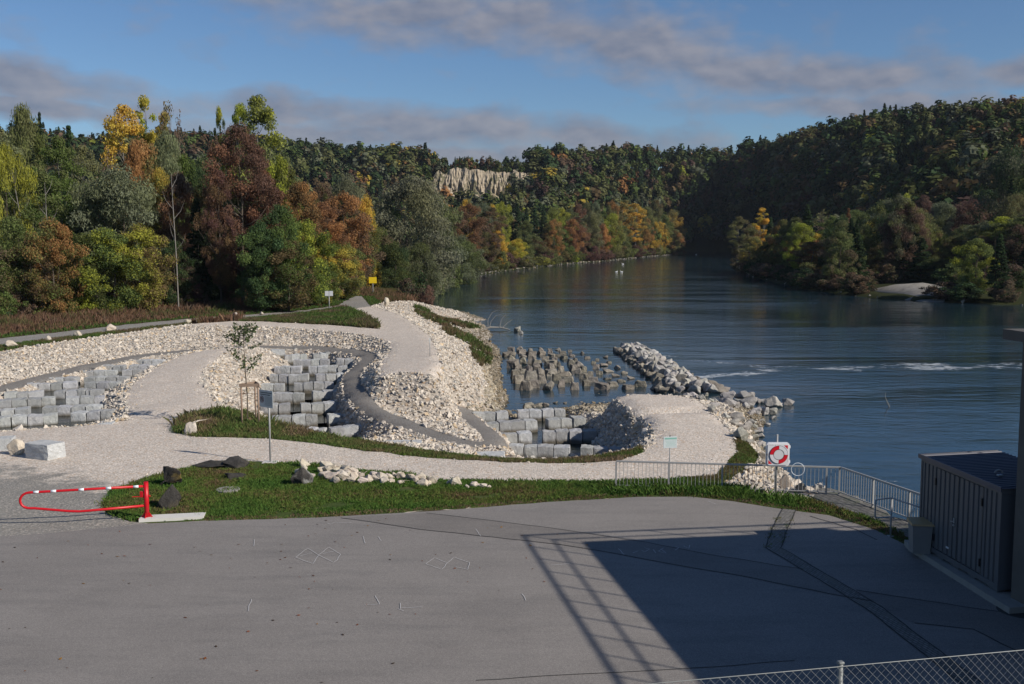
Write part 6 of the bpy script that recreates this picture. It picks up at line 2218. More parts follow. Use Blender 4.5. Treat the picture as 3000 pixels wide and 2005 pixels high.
# the two heading lines and the small print can not be read in the photograph: they stay rows of short dark strokes
def strokes(parent, rows_, name):
    b = MB()
    r_ = random.Random(8)
    for x0, x1, z, hgt, in rows_:
        x = x0
        while x < x1 - .02:
            w_ = r_.uniform(.018, .055) * (hgt / .035)
            w_ = min(w_, x1 - x)
            b.box(x + w_ / 2, -.0115, z + r_.uniform(-.002, .002), w_ * .82, .002, hgt * r_.uniform(.65, 1))
            x += w_
    return b.build(name, M['sign_dark'], parent)


strokes(face, [(-.36, .37, .245, .045), (-.34, .28, .165, .045)], 'heading')
strokes(face, [(-.08, .37, .085 - i * .042, .012) for i in range(9)], 'small_print')
b = MB()
ring = [(-.25 + .105 * math.cos(a), -.012, -.03 + .125 * math.sin(a)) for a in np.linspace(0, 2 * math.pi, 33)[:-1]]
b.tube(ring, .014, 6, closed=True)
b.tube([(-.25 - .075, -.012, .06), (-.25 + .075, -.012, -.12)], .010, 6)
b.build('prohibition_ring', simple('sign_ring', (.22, .05, .06), .5), face)
b = MB()
b.prism([(-.28, -.10), (-.22, -.10), (-.20, -.02), (-.23, .05), (-.27, .05), (-.29, -.02)], -.0125, -.0105)
b.build('pictogram', M['sign_dark'], face)

tx, ty_, tz = W(1534, 1117, 0)
ts_ = post_sign('notice_board', (tx, ty_ + .08, 0), 1.83, 'pale mint notice board on a slim pole behind the railing', 'sign', .022)
b = MB()
b.box(0, -.03, 1.63, .50, .02, .42, bev=.006)
pn = b.build('panel', M['sign_mint'], ts_)
pn.rotation_euler = (R(0), 0, R(8))
b = MB()
b.box(0.02, -.0415, 1.77, .44, .003, .06)
b.build('heading', M['sign_green'], pn)
b = MB()
for i in range(5):
    b.box(0.02, -.0415, 1.68 - i * .045, .40 - .05 * (i % 3), .002, .008)
b.build('small_print', M['sign_green'], pn)
b = MB()
b.box(0, 0, 1.85, .05, .05, .05, bev=.012)
b.build('cap', M['black'], ts_)

wx, wy, wz = hit(754.5, 712, 80, 150)
ws = post_sign('twin_panel_sign', (wx, wy, wz), 2.15, 'two small white panels on one post beside the grey path', 'sign', .05)
for s_ in (-.24, .24):
    b = MB()
    b.box(s_, -.06, 1.93, .42, .02, .56, bev=.006)
    b.build('panel', M['sign_white'], ws)
yx, yy_, yz = W(854.5, 672, .4)
ysn = post_sign('yellow_sign', (yx, yy_, zl(yx, yy_)), 2.75, 'yellow rectangular sign on a post where the path enters the wood', 'sign', .05)
b = MB()
b.box(0, -.07, 2.5, 1.15, .02, .92, bev=.01)
b.build('panel', M['yellow'], ysn)
mx_, my_, mz_ = hit(985, 817, 60, 120)
mp = post_sign('marker_post', (mx_, my_, mz_), 1.30, 'thin grey marker post on top of the gravel mound', 'post', .025)
b = MB()
b.box(0, -.03, 1.12, .09, .015, .36, bev=.005)
b.build('plate', M['sign_grey'], mp)

# --- young tree tied to a wooden frame
ax_, ay_, az_ = hit(566, 977, 30, 80)
sap = tag(empty('young_tree', (ax_, ay_, az_)), 'young thin tree tied between wooden stakes on the grass strip', 'tree')
b = MB()
b.tube([(0.02, 0, -.2), (0.05, 0, 1.4), (-.02, .03, 2.6), (-.05, 0, 3.6), (-.08, 0, 5.0)], [.035, .03, .025, .018, .006], 7)
rs = np.random.default_rng(21)
tips = []
for k in range(26):
    z0 = rs.uniform(2.35, 4.7)
    a_ = rs.uniform(0, 6.28)
    ln = (1.0 - abs(z0 - 3.5) / 2.2) * rs.uniform(.55, 1.05) + .12
    p0 = Vector((-.05, 0, z0))
    p1 = p0 + Vector((math.cos(a_) * ln * .55, math.sin(a_) * ln * .55, .22))
    p2 = p0 + Vector((math.cos(a_) * ln, math.sin(a_) * ln, .30 + .1 * rs.random()))
    b.tube([p0, p1, p2], [.010, .007, .003], 4)
    tips += [tuple(p0 + (p2 - p0) * f_ + Vector(rs.normal(0, .07, 3))) for f_ in rs.uniform(.3, 1.08, 30)]
b.build('trunk', M['bark'], sap)
tips = np.array(tips)
oldr = rng
rng = np.random.default_rng(3)
LV = leafquads(tips, .085, rng.normal(size=tips.shape), elong=1.7)
rng = oldr
lc = np.repeat(rs.uniform(.7, 1.25, (len(tips), 1)) * np.array([[.085, .115, .050]]), 4, axis=0).astype(np.float32)
mesh_np('crown', LV, np.arange(len(LV)).reshape(-1, 4), M['wild'], lc, parent=sap)
st_ = tag(empty('tree_stakes', (ax_, ay_, az_)), 'frame of wooden stakes with cross rails around the young tree', 'stakes')
stp_ = [(-.17, -.25), (.62, -.20), (.30, .55)]
for (qx, qy) in stp_:
    b = MB()
    b.tube([(qx, qy, -.2), (qx, qy, 2.05)], .047, 10)
    b.build('stake', M['wood'], st_, smooth=True)
for (p, q) in ((0, 1), (1, 2), (2, 0)):
    a_, c_ = stp_[p], stp_[q]
    b = MB()
    ang = math.atan2(c_[1] - a_[1], c_[0] - a_[0])
    off = (.045 * math.sin(ang), -.045 * math.cos(ang))
    b.box((a_[0] + c_[0]) / 2 + off[0], (a_[1] + c_[1]) / 2 + off[1], 2.02, math.hypot(c_[0] - a_[0], c_[1] - a_[1]) + .18, .03, .15, ang, .004)
    b.build('rail', M['wood'], st_)
b = MB()
b.tube([(-.17, -.20, 1.55), (.03, 0, 1.6), (-.17, -.30, 1.62)], .014, 5)
b.tube([(.62, -.2, 1.58), (.05, .01, 1.58)], .012, 5)
b.tube([(.62, -.2, 1.25), (.45, -.16, 1.26)], .014, 5)
b.build('strap', M['strap'], st_)

# --- railings along the river
RA, RB = Vector(W(1411, 1118, 0)), Vector(W(1924, 1134, 0))
fr = tag(empty('railing', RA), 'grey steel railing with upright bars between the grass and the river', 'railing')
fr.rotation_euler = (0, 0, math.atan2(RB.y - RA.y, RB.x - RA.x))
LR = (RB - RA).length
TOPH = 1.0
b = MB()
b.box(LR / 2, 0, TOPH - .03, LR, .06, .06, bev=.008)
b.build('top_rail', M['galv'], fr)
b = MB()
b.box(LR / 2, 0, .10, LR, .04, .03)
b.build('bottom_rail', M['galv'], fr)
posts = [0, LR * .24, LR * .48, LR * .715, LR * .94, LR - .03]
for p in posts:
    b = MB()
    b.box(p, 0, (TOPH - .06) / 2 - .08, .06, .05, TOPH - .06 + .16)
    b.build('post', M['galv'], fr)
bars = []
for p, q in zip(posts[:-1], posts[1:]):
    n = max(1, round((q - p) / .132))
    bars += [p + (q - p) * (k + 1) / n for k in range(n - 1)]
for p in bars:
    b = MB()
    b.tube([(p, 0, .115), (p, 0, TOPH - .06)], .0085, 6)
    b.build('bar', M['galv'], fr)
RC = Vector((13.55, 29.9, 0))
f2 = tag(empty('railing', RB), 'grey steel railing running along the river wall towards the container', 'railing')
dv = RC - RB
f2.rotation_euler = (0, 0, math.atan2(dv.y, dv.x))
L2 = dv.length
b = MB()
b.box(L2 / 2 + .04, 0, TOPH - .03, L2, .06, .06, bev=.008)
b.build('top_rail', M['galv'], f2)
b = MB()
b.box(L2 / 2 + .04, 0, .10, L2, .04, .03)
b.build('bottom_rail', M['galv'], f2)
n = int(L2 / .125)
for k in range(1, n):
    b = MB()
    x = k * L2 / n
    if k % 14 == 0:
        b.box(x, 0, (TOPH - .06) / 2 - .08, .05, .06, TOPH - .06 + .16)
        b.build('post', M['galv'], f2)
    else:
        b.tube([(x, 0, .115), (x, 0, TOPH - .06)], .011, 6)
        b.build('bar', M['galv'], f2)

# --- lifebuoy cabinet on its pole
lx, ly, _ = W(1776.5, 1134, 0)
lb_ = tag(empty('lifebuoy_station', (lx, ly - .10, 0)), 'white lifebuoy cabinet with red ring segments on a pole at the railing', 'lifebuoy')
b = MB()
b.tube([(0, .05, -.1), (0, .05, 2.15)], .034, 12)
b.build('pole', M['galv'], lb_, smooth=True)


def rrect(w_, h_, r_, n=6):
    o_ = []
    for cx_, cz_, a0 in ((w_ / 2 - r_, h_ / 2 - r_, 0), (-w_ / 2 + r_, h_ / 2 - r_, 90), (-w_ / 2 + r_, -h_ / 2 + r_, 180), (w_ / 2 - r_, -h_ / 2 + r_, 270)):
        for k in range(n + 1):
            a = R(a0 + 90 * k / n)
            o_.append((cx_ + r_ * math.cos(a), cz_ + r_ * math.sin(a)))
    return o_


cz = 1.47
b = MB()
b.prism([(x, z + cz) for x, z in rrect(.80, .82, .09)], -.10, .02)
b.prism([(x, z + cz) for x, z in rrect(.72, .74, .07)], -.125, -.10)
for s in (-1, 1):
    b.box(.415, -.05, cz + s * .26, .04, .06, .10, bev=.008)
cab = b.build('cabinet', M['white_plastic'], lb_)


def annulus(r0, r1, a0, a1, y0, y1, n=16, c=(0.02, 0)):
    vs, fs = [], []
    for k in range(n + 1):
        a = R(a0 + (a1 - a0) * k / n)
        for r_, y_ in ((r0, y0), (r1, y0), (r1, y1), (r0, y1)):
            vs.append((c[0] + r_ * math.cos(a), y_, cz + c[1] + r_ * math.sin(a)))
    for k in range(n):
        for j in range(4):
            fs.append((k * 4 + j, k * 4 + (j + 1) % 4, k * 4 + 4 + (j + 1) % 4, k * 4 + 4 + j))
    fs += [(0, 1, 2, 3), (n * 4 + 3, n * 4 + 2, n * 4 + 1, n * 4)]
    return vs, fs


for a in (0, 180):
    b = MB()
    b.add(*annulus(.19, .305, a, a + 88, -.155, -.12))
    b.build('white_segment', M['white_plastic'], cab)
for a in (90, 270):
    b = MB()
    b.add(*annulus(.19, .305, a, a + 88, -.155, -.12))
    b.build('red_segment', M['red_plastic'], cab)
b = MB()
b.add(*annulus(.176, .188, 0, 360, -.140, -.12, 40))
b.add(*annulus(.308, .318, 0, 360, -.135, -.12, 40))
b.build('dark_groove', M['black'], cab)
b = MB()
b.prism([(.02 + .17 * math.cos(a), cz + .17 * math.sin(a)) for a in np.linspace(0, 2 * math.pi, 33)[:-1]], -.145, -.12)
b.build('centre_disc', M['sign_white'], cab)
for q_ in ([(.20, cz + .325), (.33, cz + .325), (.33, cz + .19)], [(-.33, cz - .325), (-.20, cz - .325), (-.33, cz - .19)]):
    b = MB()
    b.prism(q_, -.129, -.12)
    b.build('red_corner', M['red_plastic'], cab)
b = MB()
b.box(-.375, -.11, cz, .03, .04, .06, bev=.006)
b.build('catch', M['black'], cab)
b = MB()
for x0, z0, w_, h_ in ((-.24, .335, .16, .006), (.345, -.2, .006, .14), (-.10, .33, .02, .02)):
    b.box(x0, -.1255, cz + z0, w_, .003, h_)
b.build('lettering', M['sign_dark'], cab)

# --- white hoop fixed to the railing
hx, hy, _ = W(1824, 1134, 0)
b = MB()
b.tube([(.222 * math.cos(a), 0, .222 * math.sin(a)) for a in np.linspace(0, 2 * math.pi, 41)[:-1]], .011, 8, closed=True)
hoop = b.build('hoop', M['white_tape'], None, loc=(hx, hy - .12, .93), smooth=True)
hoop.rotation_euler = (0, 0, R(-6))
tag(hoop, 'thin white metal hoop hanging on the railing right of the lifebuoy', 'hoop')

# --- tube handrail at the stair
hx, hy, _ = W(2040, 1229, 0)
hr = tag(empty('stair_handrail', (hx, hy, 0)), 'bent galvanised tube handrail at the top of the river stair', 'handrail')
hd = Vector((13.0 - 11.55, 29.0 - 31.8, 0)).normalized()
back_ = -hd
b = MB()
b.tube([(0, 0, 0), (0, 0, 1.16)], .026, 10)
b.build('post', M['galv'], hr, smooth=True)
b = MB()


def hp_(s, z):
    return (hd.x * .35 * s, hd.y * s, z)


b.tube([(-.44, .02, .56), (-.46, .03, .58), (-.475, .03, .64), (-.475, .03, 1.04), (-.46, .03, 1.10), (-.40, .02, 1.125), (0, 0, 1.18), (.08, -.25, 1.175), (1.1, -2.4, 1.13)], .024, 10)
b.tube([(-.44, .02, .56), (0, 0, .59), (.05, -.1, .59)], .024, 10)
b.build('handrail', M['galv'], hr, smooth=True)
b = MB()
b.box(0, 0, .012, .16, .16, .018)
b.build('foot', M['galv'], hr)
b = MB()
h2x, h2y, _ = W(2106, 1215, 0)
b.tube([(0, 0, 0), (0, 0, .88), (.03, -.03, .96), (.12, -.08, 1.0), (.9, -.5, 1.02)], .034, 10)
h2 = b.build('dark_handrail', M['black'], None, loc=(h2x, h2y - 1.0, 0), smooth=True)
tag(h2, 'dark bent handrail behind the grey bin beside the container', 'handrail')

# --- concrete strip and steel container
cA, cB = Vector((11.60, 29.5, 0)), Vector((12.06, 25.55, 0))
cdv = (cA - cB)
Lc = cdv.length
cyaw = math.atan2(cdv.y, cdv.x) - math.pi / 2
pl = MB()
pl.slab([W(2082, 1262, 0)[:2], (11.45, 30.15), (14.2, 30.0), (14.6, 25.0), W(2312, 1408, 0)[:2]], -.15, .16)
tag(pl.build('concrete_plinth', M['concrete']), 'low concrete strip under the steel container', 'plinth')
ct = tag(empty('storage_container', (cB.x, cB.y, .17), cyaw), 'dark grey ribbed steel storage container with double doors by the river', 'container')
CW, CH = 2.25, 2.62
b = MB()
# local frame: y runs from the near corner to the far corner, x into the container


def ribbed(b, y0, y1, z0, z1, x, pitch=.21, dep=.045, flat=.13):
    ys_, prof = y0, []
    y = y0
    while y < y1 - 1e-6:
        ye = min(y + pitch, y1)
        prof += [(y, 0), (min(y + flat, ye), 0), (min(y + flat + .02, ye), dep), (min(ye - .02, ye), dep)]
        y = ye
    prof.append((y1, 0))
    vs = [(x + d_, y_, z0) for y_, d_ in prof] + [(x + d_, y_, z1) for y_, d_ in prof]
    n_ = len(prof)
    b.add(vs, [(i, i + 1, n_ + i + 1, n_ + i) for i in range(n_ - 1)])


b.box(.035, Lc - .035, CH / 2, .07, .07, CH)
b.box(.035, .035, CH / 2, .07, .07, CH)
b.box(CW - .035, Lc - .035, CH / 2, .07, .07, CH)
b.box(CW - .035, .035, CH / 2, .07, .07, CH)
b.box(.05, Lc / 2, .12, .10, Lc - .14, .14)
b.box(CW - .05, Lc / 2, .12, .10, Lc - .14, .14)
b.box(.03, Lc / 2, CH - .07, .06, Lc - .14, .14)
b.box(CW / 2, .03, .12, CW - .14, .06, .14)
b.box(CW / 2, Lc - .03, .12, CW - .14, .06, .14)
b.box(CW / 2, .03, CH - .07, CW - .14, .06, .14)
b.box(CW / 2, Lc - .03, CH - .07, CW - .14, .06, .14)
for f_ in (.0, .27, .5, .73, 1.0):
    b.box(.12, .25 + (Lc - .5) * f_, .026, .22, .34, .05)
b.build('frame', M['container'], ct)
b = MB()
ribbed(b, .07, .80, .19, CH - .14, .02)
ribbed(b, Lc - .80, Lc - .07, .19, CH - .14, .02)
b.box(CW - .03, Lc / 2, CH / 2, .03, Lc - .14, CH - .3)
b.box(CW / 2, .02, CH / 2, CW - .14, .03, CH - .3)
b.box(CW / 2, Lc - .02, CH / 2, CW - .14, .03, CH - .3)
b.build('side_wall', M['container'], ct)
midy = Lc / 2
for (a_, e_) in ((.81, midy - .01), (midy + .01, Lc - .81)):
    b = MB()
    ribbed(b, a_, e_, .22, CH - .16, .008, .235, .05, .15)
    b.box(.05, (a_ + e_) / 2, CH / 2, .02, e_ - a_, CH - .40)
    dr = b.build('door', M['container'], ct)
    if a_ > 1:
        b = MB()
        b.box(-.012, midy + .12, 1.25, .03, .05, .14, bev=.008)
        b.tube([(-.03, midy + .12, 1.22), (-.035, midy + .25, 1.20)], .011, 6)
        b.box(-.02, midy + .12, 1.12, .035, .06, .05, bev=.008)
        b.build('handle', M['galv'], dr)
        b = MB()
        b.box(.0, midy + .42, .42, .012, .13, .05)
        b.build('label_plate', M['sign_white'], dr)
    for zz in (.5, CH - .55):
        b = MB()
        b.box(-.004, a_ + .03 if a_ < 1 else e_ - .03, zz, .035, .05, .20, bev=.006)
        b.build('hinge', M['black'], dr)
b = MB()
n_ = 24
prof = []
for i in range(n_):
    y = -.06 + (Lc + .12) * i / n_
    st__ = (Lc + .12) / n_
    prof += [(y, 0), (y + st__ * .55, 0), (y + st__ * .65, .035), (y + st__ * .9, .035)]
prof.append((Lc + .06, 0))
vs = [(-.06, y, CH + .015 + z) for y, z in prof] + [(CW + .06, y, CH + .075 + z) for y, z in prof]
k_ = len(prof)
b.add(vs, [(i, i + 1, k_ + i + 1, k_ + i) for i in range(k_ - 1)])
b.box(-.05, Lc / 2, CH - .005, .03, Lc + .12, .12)
roof = b.build('roof', M['container_roof'], ct)
b = MB()
b.box(.55, 1.0, CH + .10, .12, .12, .03)
b.tube([(.50 + .10 * math.cos(a), .98, CH + .17 + .07 * math.sin(a)) for a in np.linspace(0, math.pi, 9)], .022, 6)
b.build('lifting_eye', M['galv'], roof)
# --- grey bin with tan lid
bx, by, _ = W(2110, 1266, .16)
bn = tag(empty('grit_bin', (bx, by + .12, .16), R(-8)), 'grey bin with a tan lid standing against the container', 'bin')
b = MB()
b.slab([(-.24, -.26), (.24, -.26), (.24, .26), (-.24, .26)], 0, .06)
b.add([(-.23, -.25, .06), (.23, -.25, .06), (.23, .25, .06), (-.23, .25, .06), (-.27, -.29, .80), (.27, -.29, .80), (.27, .29, .80), (-.27, .29, .80)], [(0, 1, 5, 4), (1, 2, 6, 5), (2, 3, 7, 6), (3, 0, 4, 7), (4, 5, 6, 7)])
b.build('body', M['bin_grey'], bn)
b = MB()
b.add([(-.31, -.33, .805), (.31, -.33, .805), (.31, .33, .805), (-.31, .33, .805), (-.29, -.31, .85), (.29, -.31, .85), (.29, .31, .90), (-.29, .31, .90)], [(0, 3, 2, 1), (0, 1, 5, 4), (1, 2, 6, 5), (2, 3, 7, 6), (3, 0, 4, 7), (4, 5, 6, 7)])
b.build('lid', M['tan'], bn)
b = MB()
b.box(-.1, -.285, .62, .16, .006, .08)
b.build('label_plate', M['bin_grey'], bn)

# --- flat-roofed building at the right, its roof railing throws the ladder-like shadow
e1 = Vector((.989, .146, 0))
e2 = Vector((.17, -.985, 0)).normalized()
ROOFZ = 6.75
SC = Vector((11.88, 25.5, 0))       # roof corner
bld = tag(empty('flat_roofed_building', (SC.x, SC.y, 0)), 'concrete building with a flat roof at the right edge of the view', 'building')


def bp_(a, c):
    v = e1 * a + e2 * c
    return (v.x, v.y)


b = MB()
b.slab([bp_(.30, .35), bp_(17, .35), bp_(17, 11.5), bp_(.30, 11.5)], -.1, ROOFZ - .26)
wallm = b.build('wall', M['bldg'], bld)
b = MB()
b.slab([bp_(0, 0), bp_(17.4, 0), bp_(17.4, 12), bp_(0, 12)], ROOFZ - .25, ROOFZ)
b.build('roof', M['bldg'], bld)
b = MB()
b.tube([bp_(.29, .9) + (1.75,), bp_(.27, 1.6) + (1.70,), bp_(.26, 3.0) + (1.2,)], .012, 6)
b.tube([bp_(.26, 1.2) + (1.4,), bp_(.24, 1.15) + (1.0,), bp_(.24, 1.3) + (.6,)], .012, 6)
b.build('pipe', M['galv'], bld)
rr_ = tag(empty('roof_railing', (SC.x, SC.y, ROOFZ)), 'steel railing round the roof edge of the building on the right', 'railing')
IA, IC = .52, .60
for nm_, z_, r_ in (('top_rail', 1.60, .055), ('middle_rail', 1.0, .038)):
    b = MB()
    b.tube([bp_(IA, 11.8) + (z_,), bp_(IA, IC) + (z_,), bp_(17, IC) + (z_,)], r_, 8)
    b.build(nm_, M['dark_steel'], rr_)
ns_ = [(IA, IC + 1.15 * k) for k in range(1, 11)] + [(IA + 1.9 * k, IC) for k in range(0, 9)]
for (a_, c_) in ns_:
    b = MB()
    q = bp_(a_, c_)
    b.tube([(q[0], q[1], 0), (q[0], q[1], 1.60)], .028, 6)
    b.build('post', M['dark_steel'], rr_)

# --- chain-link fence on a retaining wall close to the camera
FTOP = 5.80
_a, _b = Vector(W(1620, 1556, FTOP)), Vector(W(2346, 1490, FTOP))
FA, FB = _a + (_a - _b) * .6, _b + (_b - _a) * 1.2
FA.z = FB.z = 0
wl = MB()
nrm = Vector((-(FB - FA).y, (FB - FA).x, 0)).normalized()
q0, q1 = FA - nrm * .2, FB - nrm * .2
wl.slab([(q0.x, q0.y), (q1.x, q1.y), (q1.x + nrm.x * .4, q1.y + nrm.y * .4), (q0.x + nrm.x * .4, q0.y + nrm.y * .4)], 0, 4.7)
tag(wl.build('retaining_wall', M['concrete']), 'concrete wall below the chain-link fence', 'wall')
fe = tag(empty('chain_link_fence', (FA.x, FA.y, 4.7), math.atan2(FB.y - FA.y, FB.x - FA.x)), 'chain-link fence with steel posts at the lower right edge', 'fence')
LF = (FB - FA).length
HF = FTOP - 4.7
b = MB()
pit = .072
nd = int(LF / pit)
rows_n = int(HF / pit)
for k in range(-rows_n, nd):
    for sgn in (1, -1):
        p0, p1 = [], []
        x0 = k * pit
        # straight diagonals, clipped to the panel
        xs0, zs0, xs1, zs1 = x0, 0.0, x0 + HF, HF
        if sgn < 0:
            xs0, xs1 = x0 + HF, x0
        if min(xs0, xs1) > 1.2 * LF or max(xs0, xs1) < 0:
            continue

        def clipx(xa, za, xb, zb):
            pts_ = [(xa, za), (xb, zb)]
            for lim, side in ((0, 1), (LF, -1)):
                (xa, za), (xb, zb) = pts_
                ia, ib = (xa - lim) * side >= 0, (xb - lim) * side >= 0
                if not ia and not ib:
                    return None
                if ia != ib:
                    t_ = (lim - xa) / (xb - xa)
                    pm = (lim, za + (zb - za) * t_)
                    pts_ = [pts_[0], pm] if ia else [pm, pts_[1]]
            return pts_
        cc_ = clipx(xs0, zs0, xs1, zs1)
        if cc_:
            b.tube([(cc_[0][0], .002 * sgn, cc_[0][1]), (cc_[1][0], .002 * sgn, cc_[1][1])], .0015, 4, cap=False)
b.build('wire_mesh', M['wire'], fe)
b = MB()
b.tube([(0, .004, HF), (LF, .004, HF)], .0035, 6)
b.build('top_wire', M['wire'], fe)
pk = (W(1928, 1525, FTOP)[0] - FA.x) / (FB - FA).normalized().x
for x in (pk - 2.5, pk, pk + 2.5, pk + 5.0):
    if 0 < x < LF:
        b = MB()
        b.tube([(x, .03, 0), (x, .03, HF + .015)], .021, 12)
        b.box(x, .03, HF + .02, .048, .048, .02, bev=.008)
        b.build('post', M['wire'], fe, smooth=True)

# --- markings, seams and the paved drain on the asphalt


def ribbon(b, pts_, w_, z):
    p = [Vector((q[0], q[1])) for q in pts_]
    L_, R_ = [], []
    for i, q in enumerate(p):
        d = (p[min(i + 1, len(p) - 1)] - p[max(i - 1, 0)]).normalized()
        n_ = Vector((-d.y, d.x)) * w_ / 2
        L_.append((q.x + n_.x, q.y + n_.y, z))
        R_.append((q.x - n_.x, q.y - n_.y, z))
    n_ = len(p)
    b.add(L_ + R_, [(n_ + i, n_ + i + 1, i + 1, i) for i in range(n_ - 1)])


def wob(pts_, amp=.02, step=.4):
    q = dens_line(pts_, step)
    return [(p[0] + random.gauss(0, amp), p[1] + random.gauss(0, amp), 0) for p in q]


b = MB()
for pts_, w_ in (([(780, 1187), (860, 1198), (960, 1213), (1100, 1228), (1290, 1249), (1400, 1267), (1560, 1297), (1700, 1320), (1900, 1361), (2000, 1379)], .035), ([(975, 1176), (1100, 1190), (1290, 1214), (1480, 1243), (1620, 1270), (1780, 1296), (1840, 1304)], .03),
                  ([(1962, 1353), (2160, 1383), (2290, 1402)], .03), ([(2095, 1428), (2230, 1442), (2330, 1492)], .03), ([(1090, 1560), (1300, 1546), (1500, 1537), (1640, 1528), (1820, 1514)], .02), ([(1855, 1183), (1960, 1214), (2010, 1238)], .03)):
    ribbon(b, wob([W(*p) for p in pts_], .012), w_ * 1.35, .008)
tag(b.build('pavement_seams', M['seam']), kind='structure')
dl = [W(*p) for p in ((1808, 1168), (1785, 1215), (1772, 1256), (1880, 1320), (2000, 1392), (2150, 1508), (2230, 1570))]
b = MB()
ribbon(b, dens_line(dl, .5), .42, .008)
M['setts'] = sett_mat('drain_setts', (.235, .22, .205), (.07, .068, .055), 3.0, moss=(.15, .14, .115), dirt=.12)
tag(b.build('drain_channel', M['setts']), kind='structure')
b = MB()
dd_ = [Vector(q) for q in dens_line(dl, .35)]
for sd in (-.215, .215):
    ln_ = []
    for i, q in enumerate(dd_):
        d_ = (dd_[min(i + 1, len(dd_) - 1)] - dd_[max(i - 1, 0)]).normalized()
        ln_.append((q.x - d_.y * sd + random.gauss(0, .008), q.y + d_.x * sd + random.gauss(0, .008), 0))
    ribbon(b, ln_, .032, .0125)
tag(b.build('drain_joints', M['seam']), kind='structure')
for nm_, pp in (('asphalt_patch', ((780, 1187), (960, 1213), (1290, 1249), (1560, 1297), (1700, 1320), (1900, 1361), (1985, 1377), (1860, 1309), (1780, 1296), (1620, 1270), (1480, 1243), (1290, 1214), (1100, 1190), (975, 1176), (880, 1181))),
                ('asphalt_patch', ((1968, 1356), (2160, 1383), (2290, 1402), (2346, 1420), (2346, 1497), (2330, 1492), (2230, 1442), (2095, 1428), (2030, 1400)))):
    b = MB()
    q = [W(*p_) for p_ in pp]
    b.add([(x_, y_, .004) for x_, y_, _ in q], [tuple(range(len(q)))])
    tag(b.build(nm_, M['patch']), kind='structure')
# weeds along the drain and seam
wd_ = np.array(dens_line(dl[:3], .04))
off_ = rng.normal(0, .03, len(wd_)) + rng.choice([-.21, .21], len(wd_), p=[.7, .3])
wd_[:, 0] += off_
keepw = fbm2(wd_[:, 0] * 2, wd_[:, 1] * 2, 77) > -.1
wd_ = wd_[keepw]
grass('crack_weeds', np.column_stack([wd_[:, :2], np.zeros(len(wd_))]), np.full(len(wd_), .05), pick_cols(wd_, GREENS[2:], 1, 80), .007, 4, .8, 'weeds growing along the paved drain')
# chalk drawings
CH_ = [[(677, 1278), (705, 1257), (730, 1273), (717, 1293), (677, 1278)], [(730, 1273), (753, 1255), (780, 1271), (772, 1284), (765, 1290), (730, 1273)], [(688, 1275), (715, 1268)], [(740, 1270), (765, 1264)],
       [(975, 1293), (995, 1279), (1025, 1291), (1012, 1306), (975, 1293)], [(1025, 1291), (1040, 1278), (1076, 1290), (1072, 1305)], [(1044, 1300), (1072, 1306)], [(832, 1230), (836, 1246)], [(866, 1231), (873, 1240)], [(583, 1237), (582, 1252)],
       [(1090, 1213), (1101, 1229)], [(577, 1374), (570, 1390), (569, 1402)], [(860, 1366), (870, 1385), (835, 1387)], [(917, 1383), (918, 1396)], [(912, 1396), (926, 1401)], [(920, 1394), (968, 1392)], [(1197, 1362), (1205, 1377)], [(1262, 1296), (1304, 1293)],
       [(750, 1199), (756, 1202), (768, 1198), (800, 1199), (805, 1197)], [(1622, 1149), (1640, 1156)], [(1417, 1258), (1430, 1272)], [(1470, 1262), (1477, 1266), (1488, 1259), (1476, 1256)], [(1495, 1260), (1503, 1268)], [(1515, 1259), (1526, 1269), (1508, 1264), (1520, 1257)], [(1546, 1262), (1556, 1256), (1548, 1254)], [(1566, 1252), (1578, 1258), (1580, 1250)], [(1450, 1268), (1461, 1264)]]
b = MB()
for ln in CH_:
    pts_ = [W(*p) for p in ln]
    ribbon(b, wob(pts_, .006, .12), .018, .0135)
ck = tag(b.build('chalk_marks', M['chalk']), kind='structure')
# round slab in the grass, manhole in the shade
mx_, my_, mz_ = hit(523, 1126, 20, 80)
b = MB()
b.tube([(0, 0, -.2), (0, 0, .05)], .42, 28)
tag(b.build('round_cover', M['concrete'], None, loc=(mx_, my_, mz_ + .03)), 'round concrete shaft cover lying in the front grass', 'cover')
x, y, z = W(2330, 1393, 0)
b = MB()
b.tube([(0, 0, -.01), (0, 0, .010)], .55, 36)
mh = b.build('manhole_cover', simple('cast_iron', (.06, .058, .055), .7, .3), None, loc=(x, y - .2, 0))
tag(mh, 'dark round manhole cover on the asphalt in the right corner', 'cover')
# fallen leaves on the asphalt
n = 260
fx = rng.uniform(-16, 8, n)
fy = rng.uniform(19, 34, n) ** 1.0
kp = (fbm2(fx / 5, fy / 5, 90) - (fx + 6) / 12 + rng.normal(0, .4, n)) > -.1
fx, fy = fx[kp], fy[kp]
cpts = np.column_stack([fx, fy, np.full(len(fx), .012)])
V = leafquads(cpts, .065, np.tile([0, 0, 1.0], (len(fx), 1)), up=3.0, elong=1.5)
V[:, 2] = np.maximum(V[:, 2], .006)
pal = np.array([(.20, .075, .03), (.28, .15, .04), (.11, .05, .03), (.06, .04, .03), (.24, .09, .05)])
lc = np.repeat(pal[rng.integers(0, 5, len(fx))], 4, axis=0).astype(np.float32)
tag(mesh_np('fallen_leaves', V, np.arange(len(V)).reshape(-1, 4), M['wild'], lc), kind='stuff', label='brown leaves scattered over the asphalt')

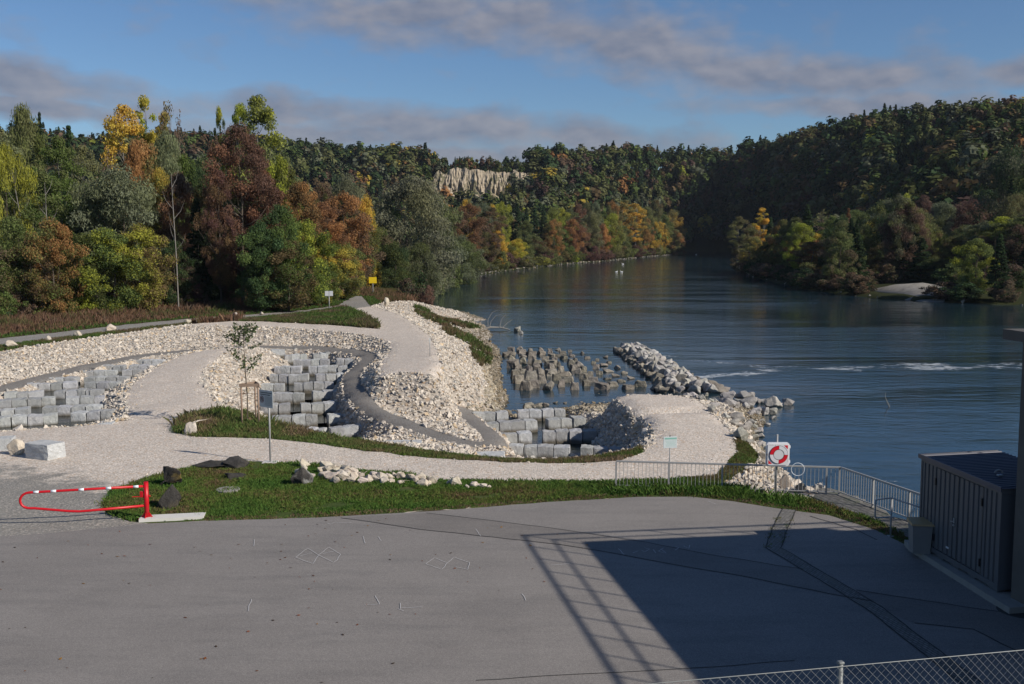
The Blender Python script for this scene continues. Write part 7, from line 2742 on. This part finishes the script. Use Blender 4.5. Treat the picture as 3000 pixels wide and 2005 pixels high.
# --- driftwood, twig, swans
x, y, z = W(1134, 757, -3)
dw = tag(empty('driftwood', (x, y, -2.95)), 'bleached branch stranded at the tip of the gravel bank', 'driftwood')
b = MB()
b.tube([(-1.6, 0, .05), (-.6, .1, .30), (.8, .1, .28), (1.9, -.1, .02)], [.12, .14, .10, .05], 7)
for p in ([(-.9, 0, .25), (-.9, .1, 1.3), (-.35, .2, 2.2), (.35, .2, 2.5)], [(-.7, 0, .3), (-.5, .1, 1.1), (.1, .1, 1.8), (.9, .1, 2.0)], [(.6, 0, .3), (.8, .1, 1.3), (1.4, .1, 2.0)], [(.9, 0, .25), (1.6, .1, .9), (2.2, .1, 1.3)]):
    b.tube(p, [.05, .04, .03, .012][:len(p)], 6)
b.build('branch', M['driftwood'], dw)
x, y, z = W(2031, 932, -3)
b = MB()
b.tube([(.3, 0, -.2), (0, 0, .4), (-.12, 0, .7), (-.1, 0, 1.0)], [.035, .03, .02, .008], 6)
tag(b.build('twig', M['driftwood'], None, loc=(x, y, -3)), 'thin bare twig sticking out of the river at the right', 'twig')
for vx, vy, fl, lb in ((1595, 584, 1, 'white swan farthest up the dark end of the river'), (1427, 606, -1, 'white swan nearest to the far left bank'), (1412, 624, 1, 'left white swan of the pair on the open river'), (1424, 624, -1, 'right white swan of the pair on the open river')):
    x, y, z = W(vx, vy, -3)
    s = 0.85
    sw = tag(empty('swan', (x, y, -3.02)), lb, 'swan', 'swans on the river')
    b = MB()
    ring_ = []
    b.tube([(-.55 * s * fl, 0, .22 * s), (-.35 * s * fl, 0, .17 * s), (0, 0, .16 * s), (.32 * s * fl, 0, .17 * s), (.46 * s * fl, 0, .24 * s), (.50 * s * fl, 0, .42 * s), (.42 * s * fl, 0, .60 * s), (.44 * s * fl, 0, .74 * s), (.52 * s * fl, 0, .77 * s), (.60 * s * fl, 0, .74 * s)],
           [.03 * s, .14 * s, .20 * s, .15 * s, .08 * s, .045 * s, .038 * s, .045 * s, .05 * s, .025 * s], 10)
    body = b.build('body', M['feather'], sw, smooth=True)
    b = MB()
    b.tube([(.60 * s * fl, 0, .74 * s), (.70 * s * fl, 0, .71 * s)], [.022 * s, .008 * s], 6)
    b.build('beak', M['beak'], sw)
# small marker stakes by the yellow sign
for vx, vy, h_, lb in ((893, 672, .7, 'small grey post right of the yellow sign'), (937, 700, 1.3, 'thin white leaning stick on the bank below the yellow sign')):
    x, y, z = W(vx, vy, .4)
    b = MB()
    b.tube([(0, 0, -.1), (-.15 if h_ > 1 else 0, 0, h_)], .05 if h_ < 1 else .03, 8)
    tag(b.build('stake', M['galv'], None, loc=(x, y, zl(x, y))), lb, 'post')


# ------------------------------------------------ the air of the valley
hb = MB()
hb.box(0, 505, 44.7, 2500, 1664, 104.6)
hm = bpy.data.materials.new('haze')
hm.use_nodes = True
ht = NT(hm.node_tree)
pv = ht.n('ShaderNodeVolumePrincipled')
pv.inputs['Density'].default_value = 0.00004
pv.inputs['Color'].default_value = (0.72, 0.80, 0.95, 1)
ho = ht.n('ShaderNodeOutputMaterial')
ht.l(pv.outputs[0], ho.inputs['Volume'])
tag(hb.build('haze', hm), kind='stuff', label='faint autumn haze over the valley')
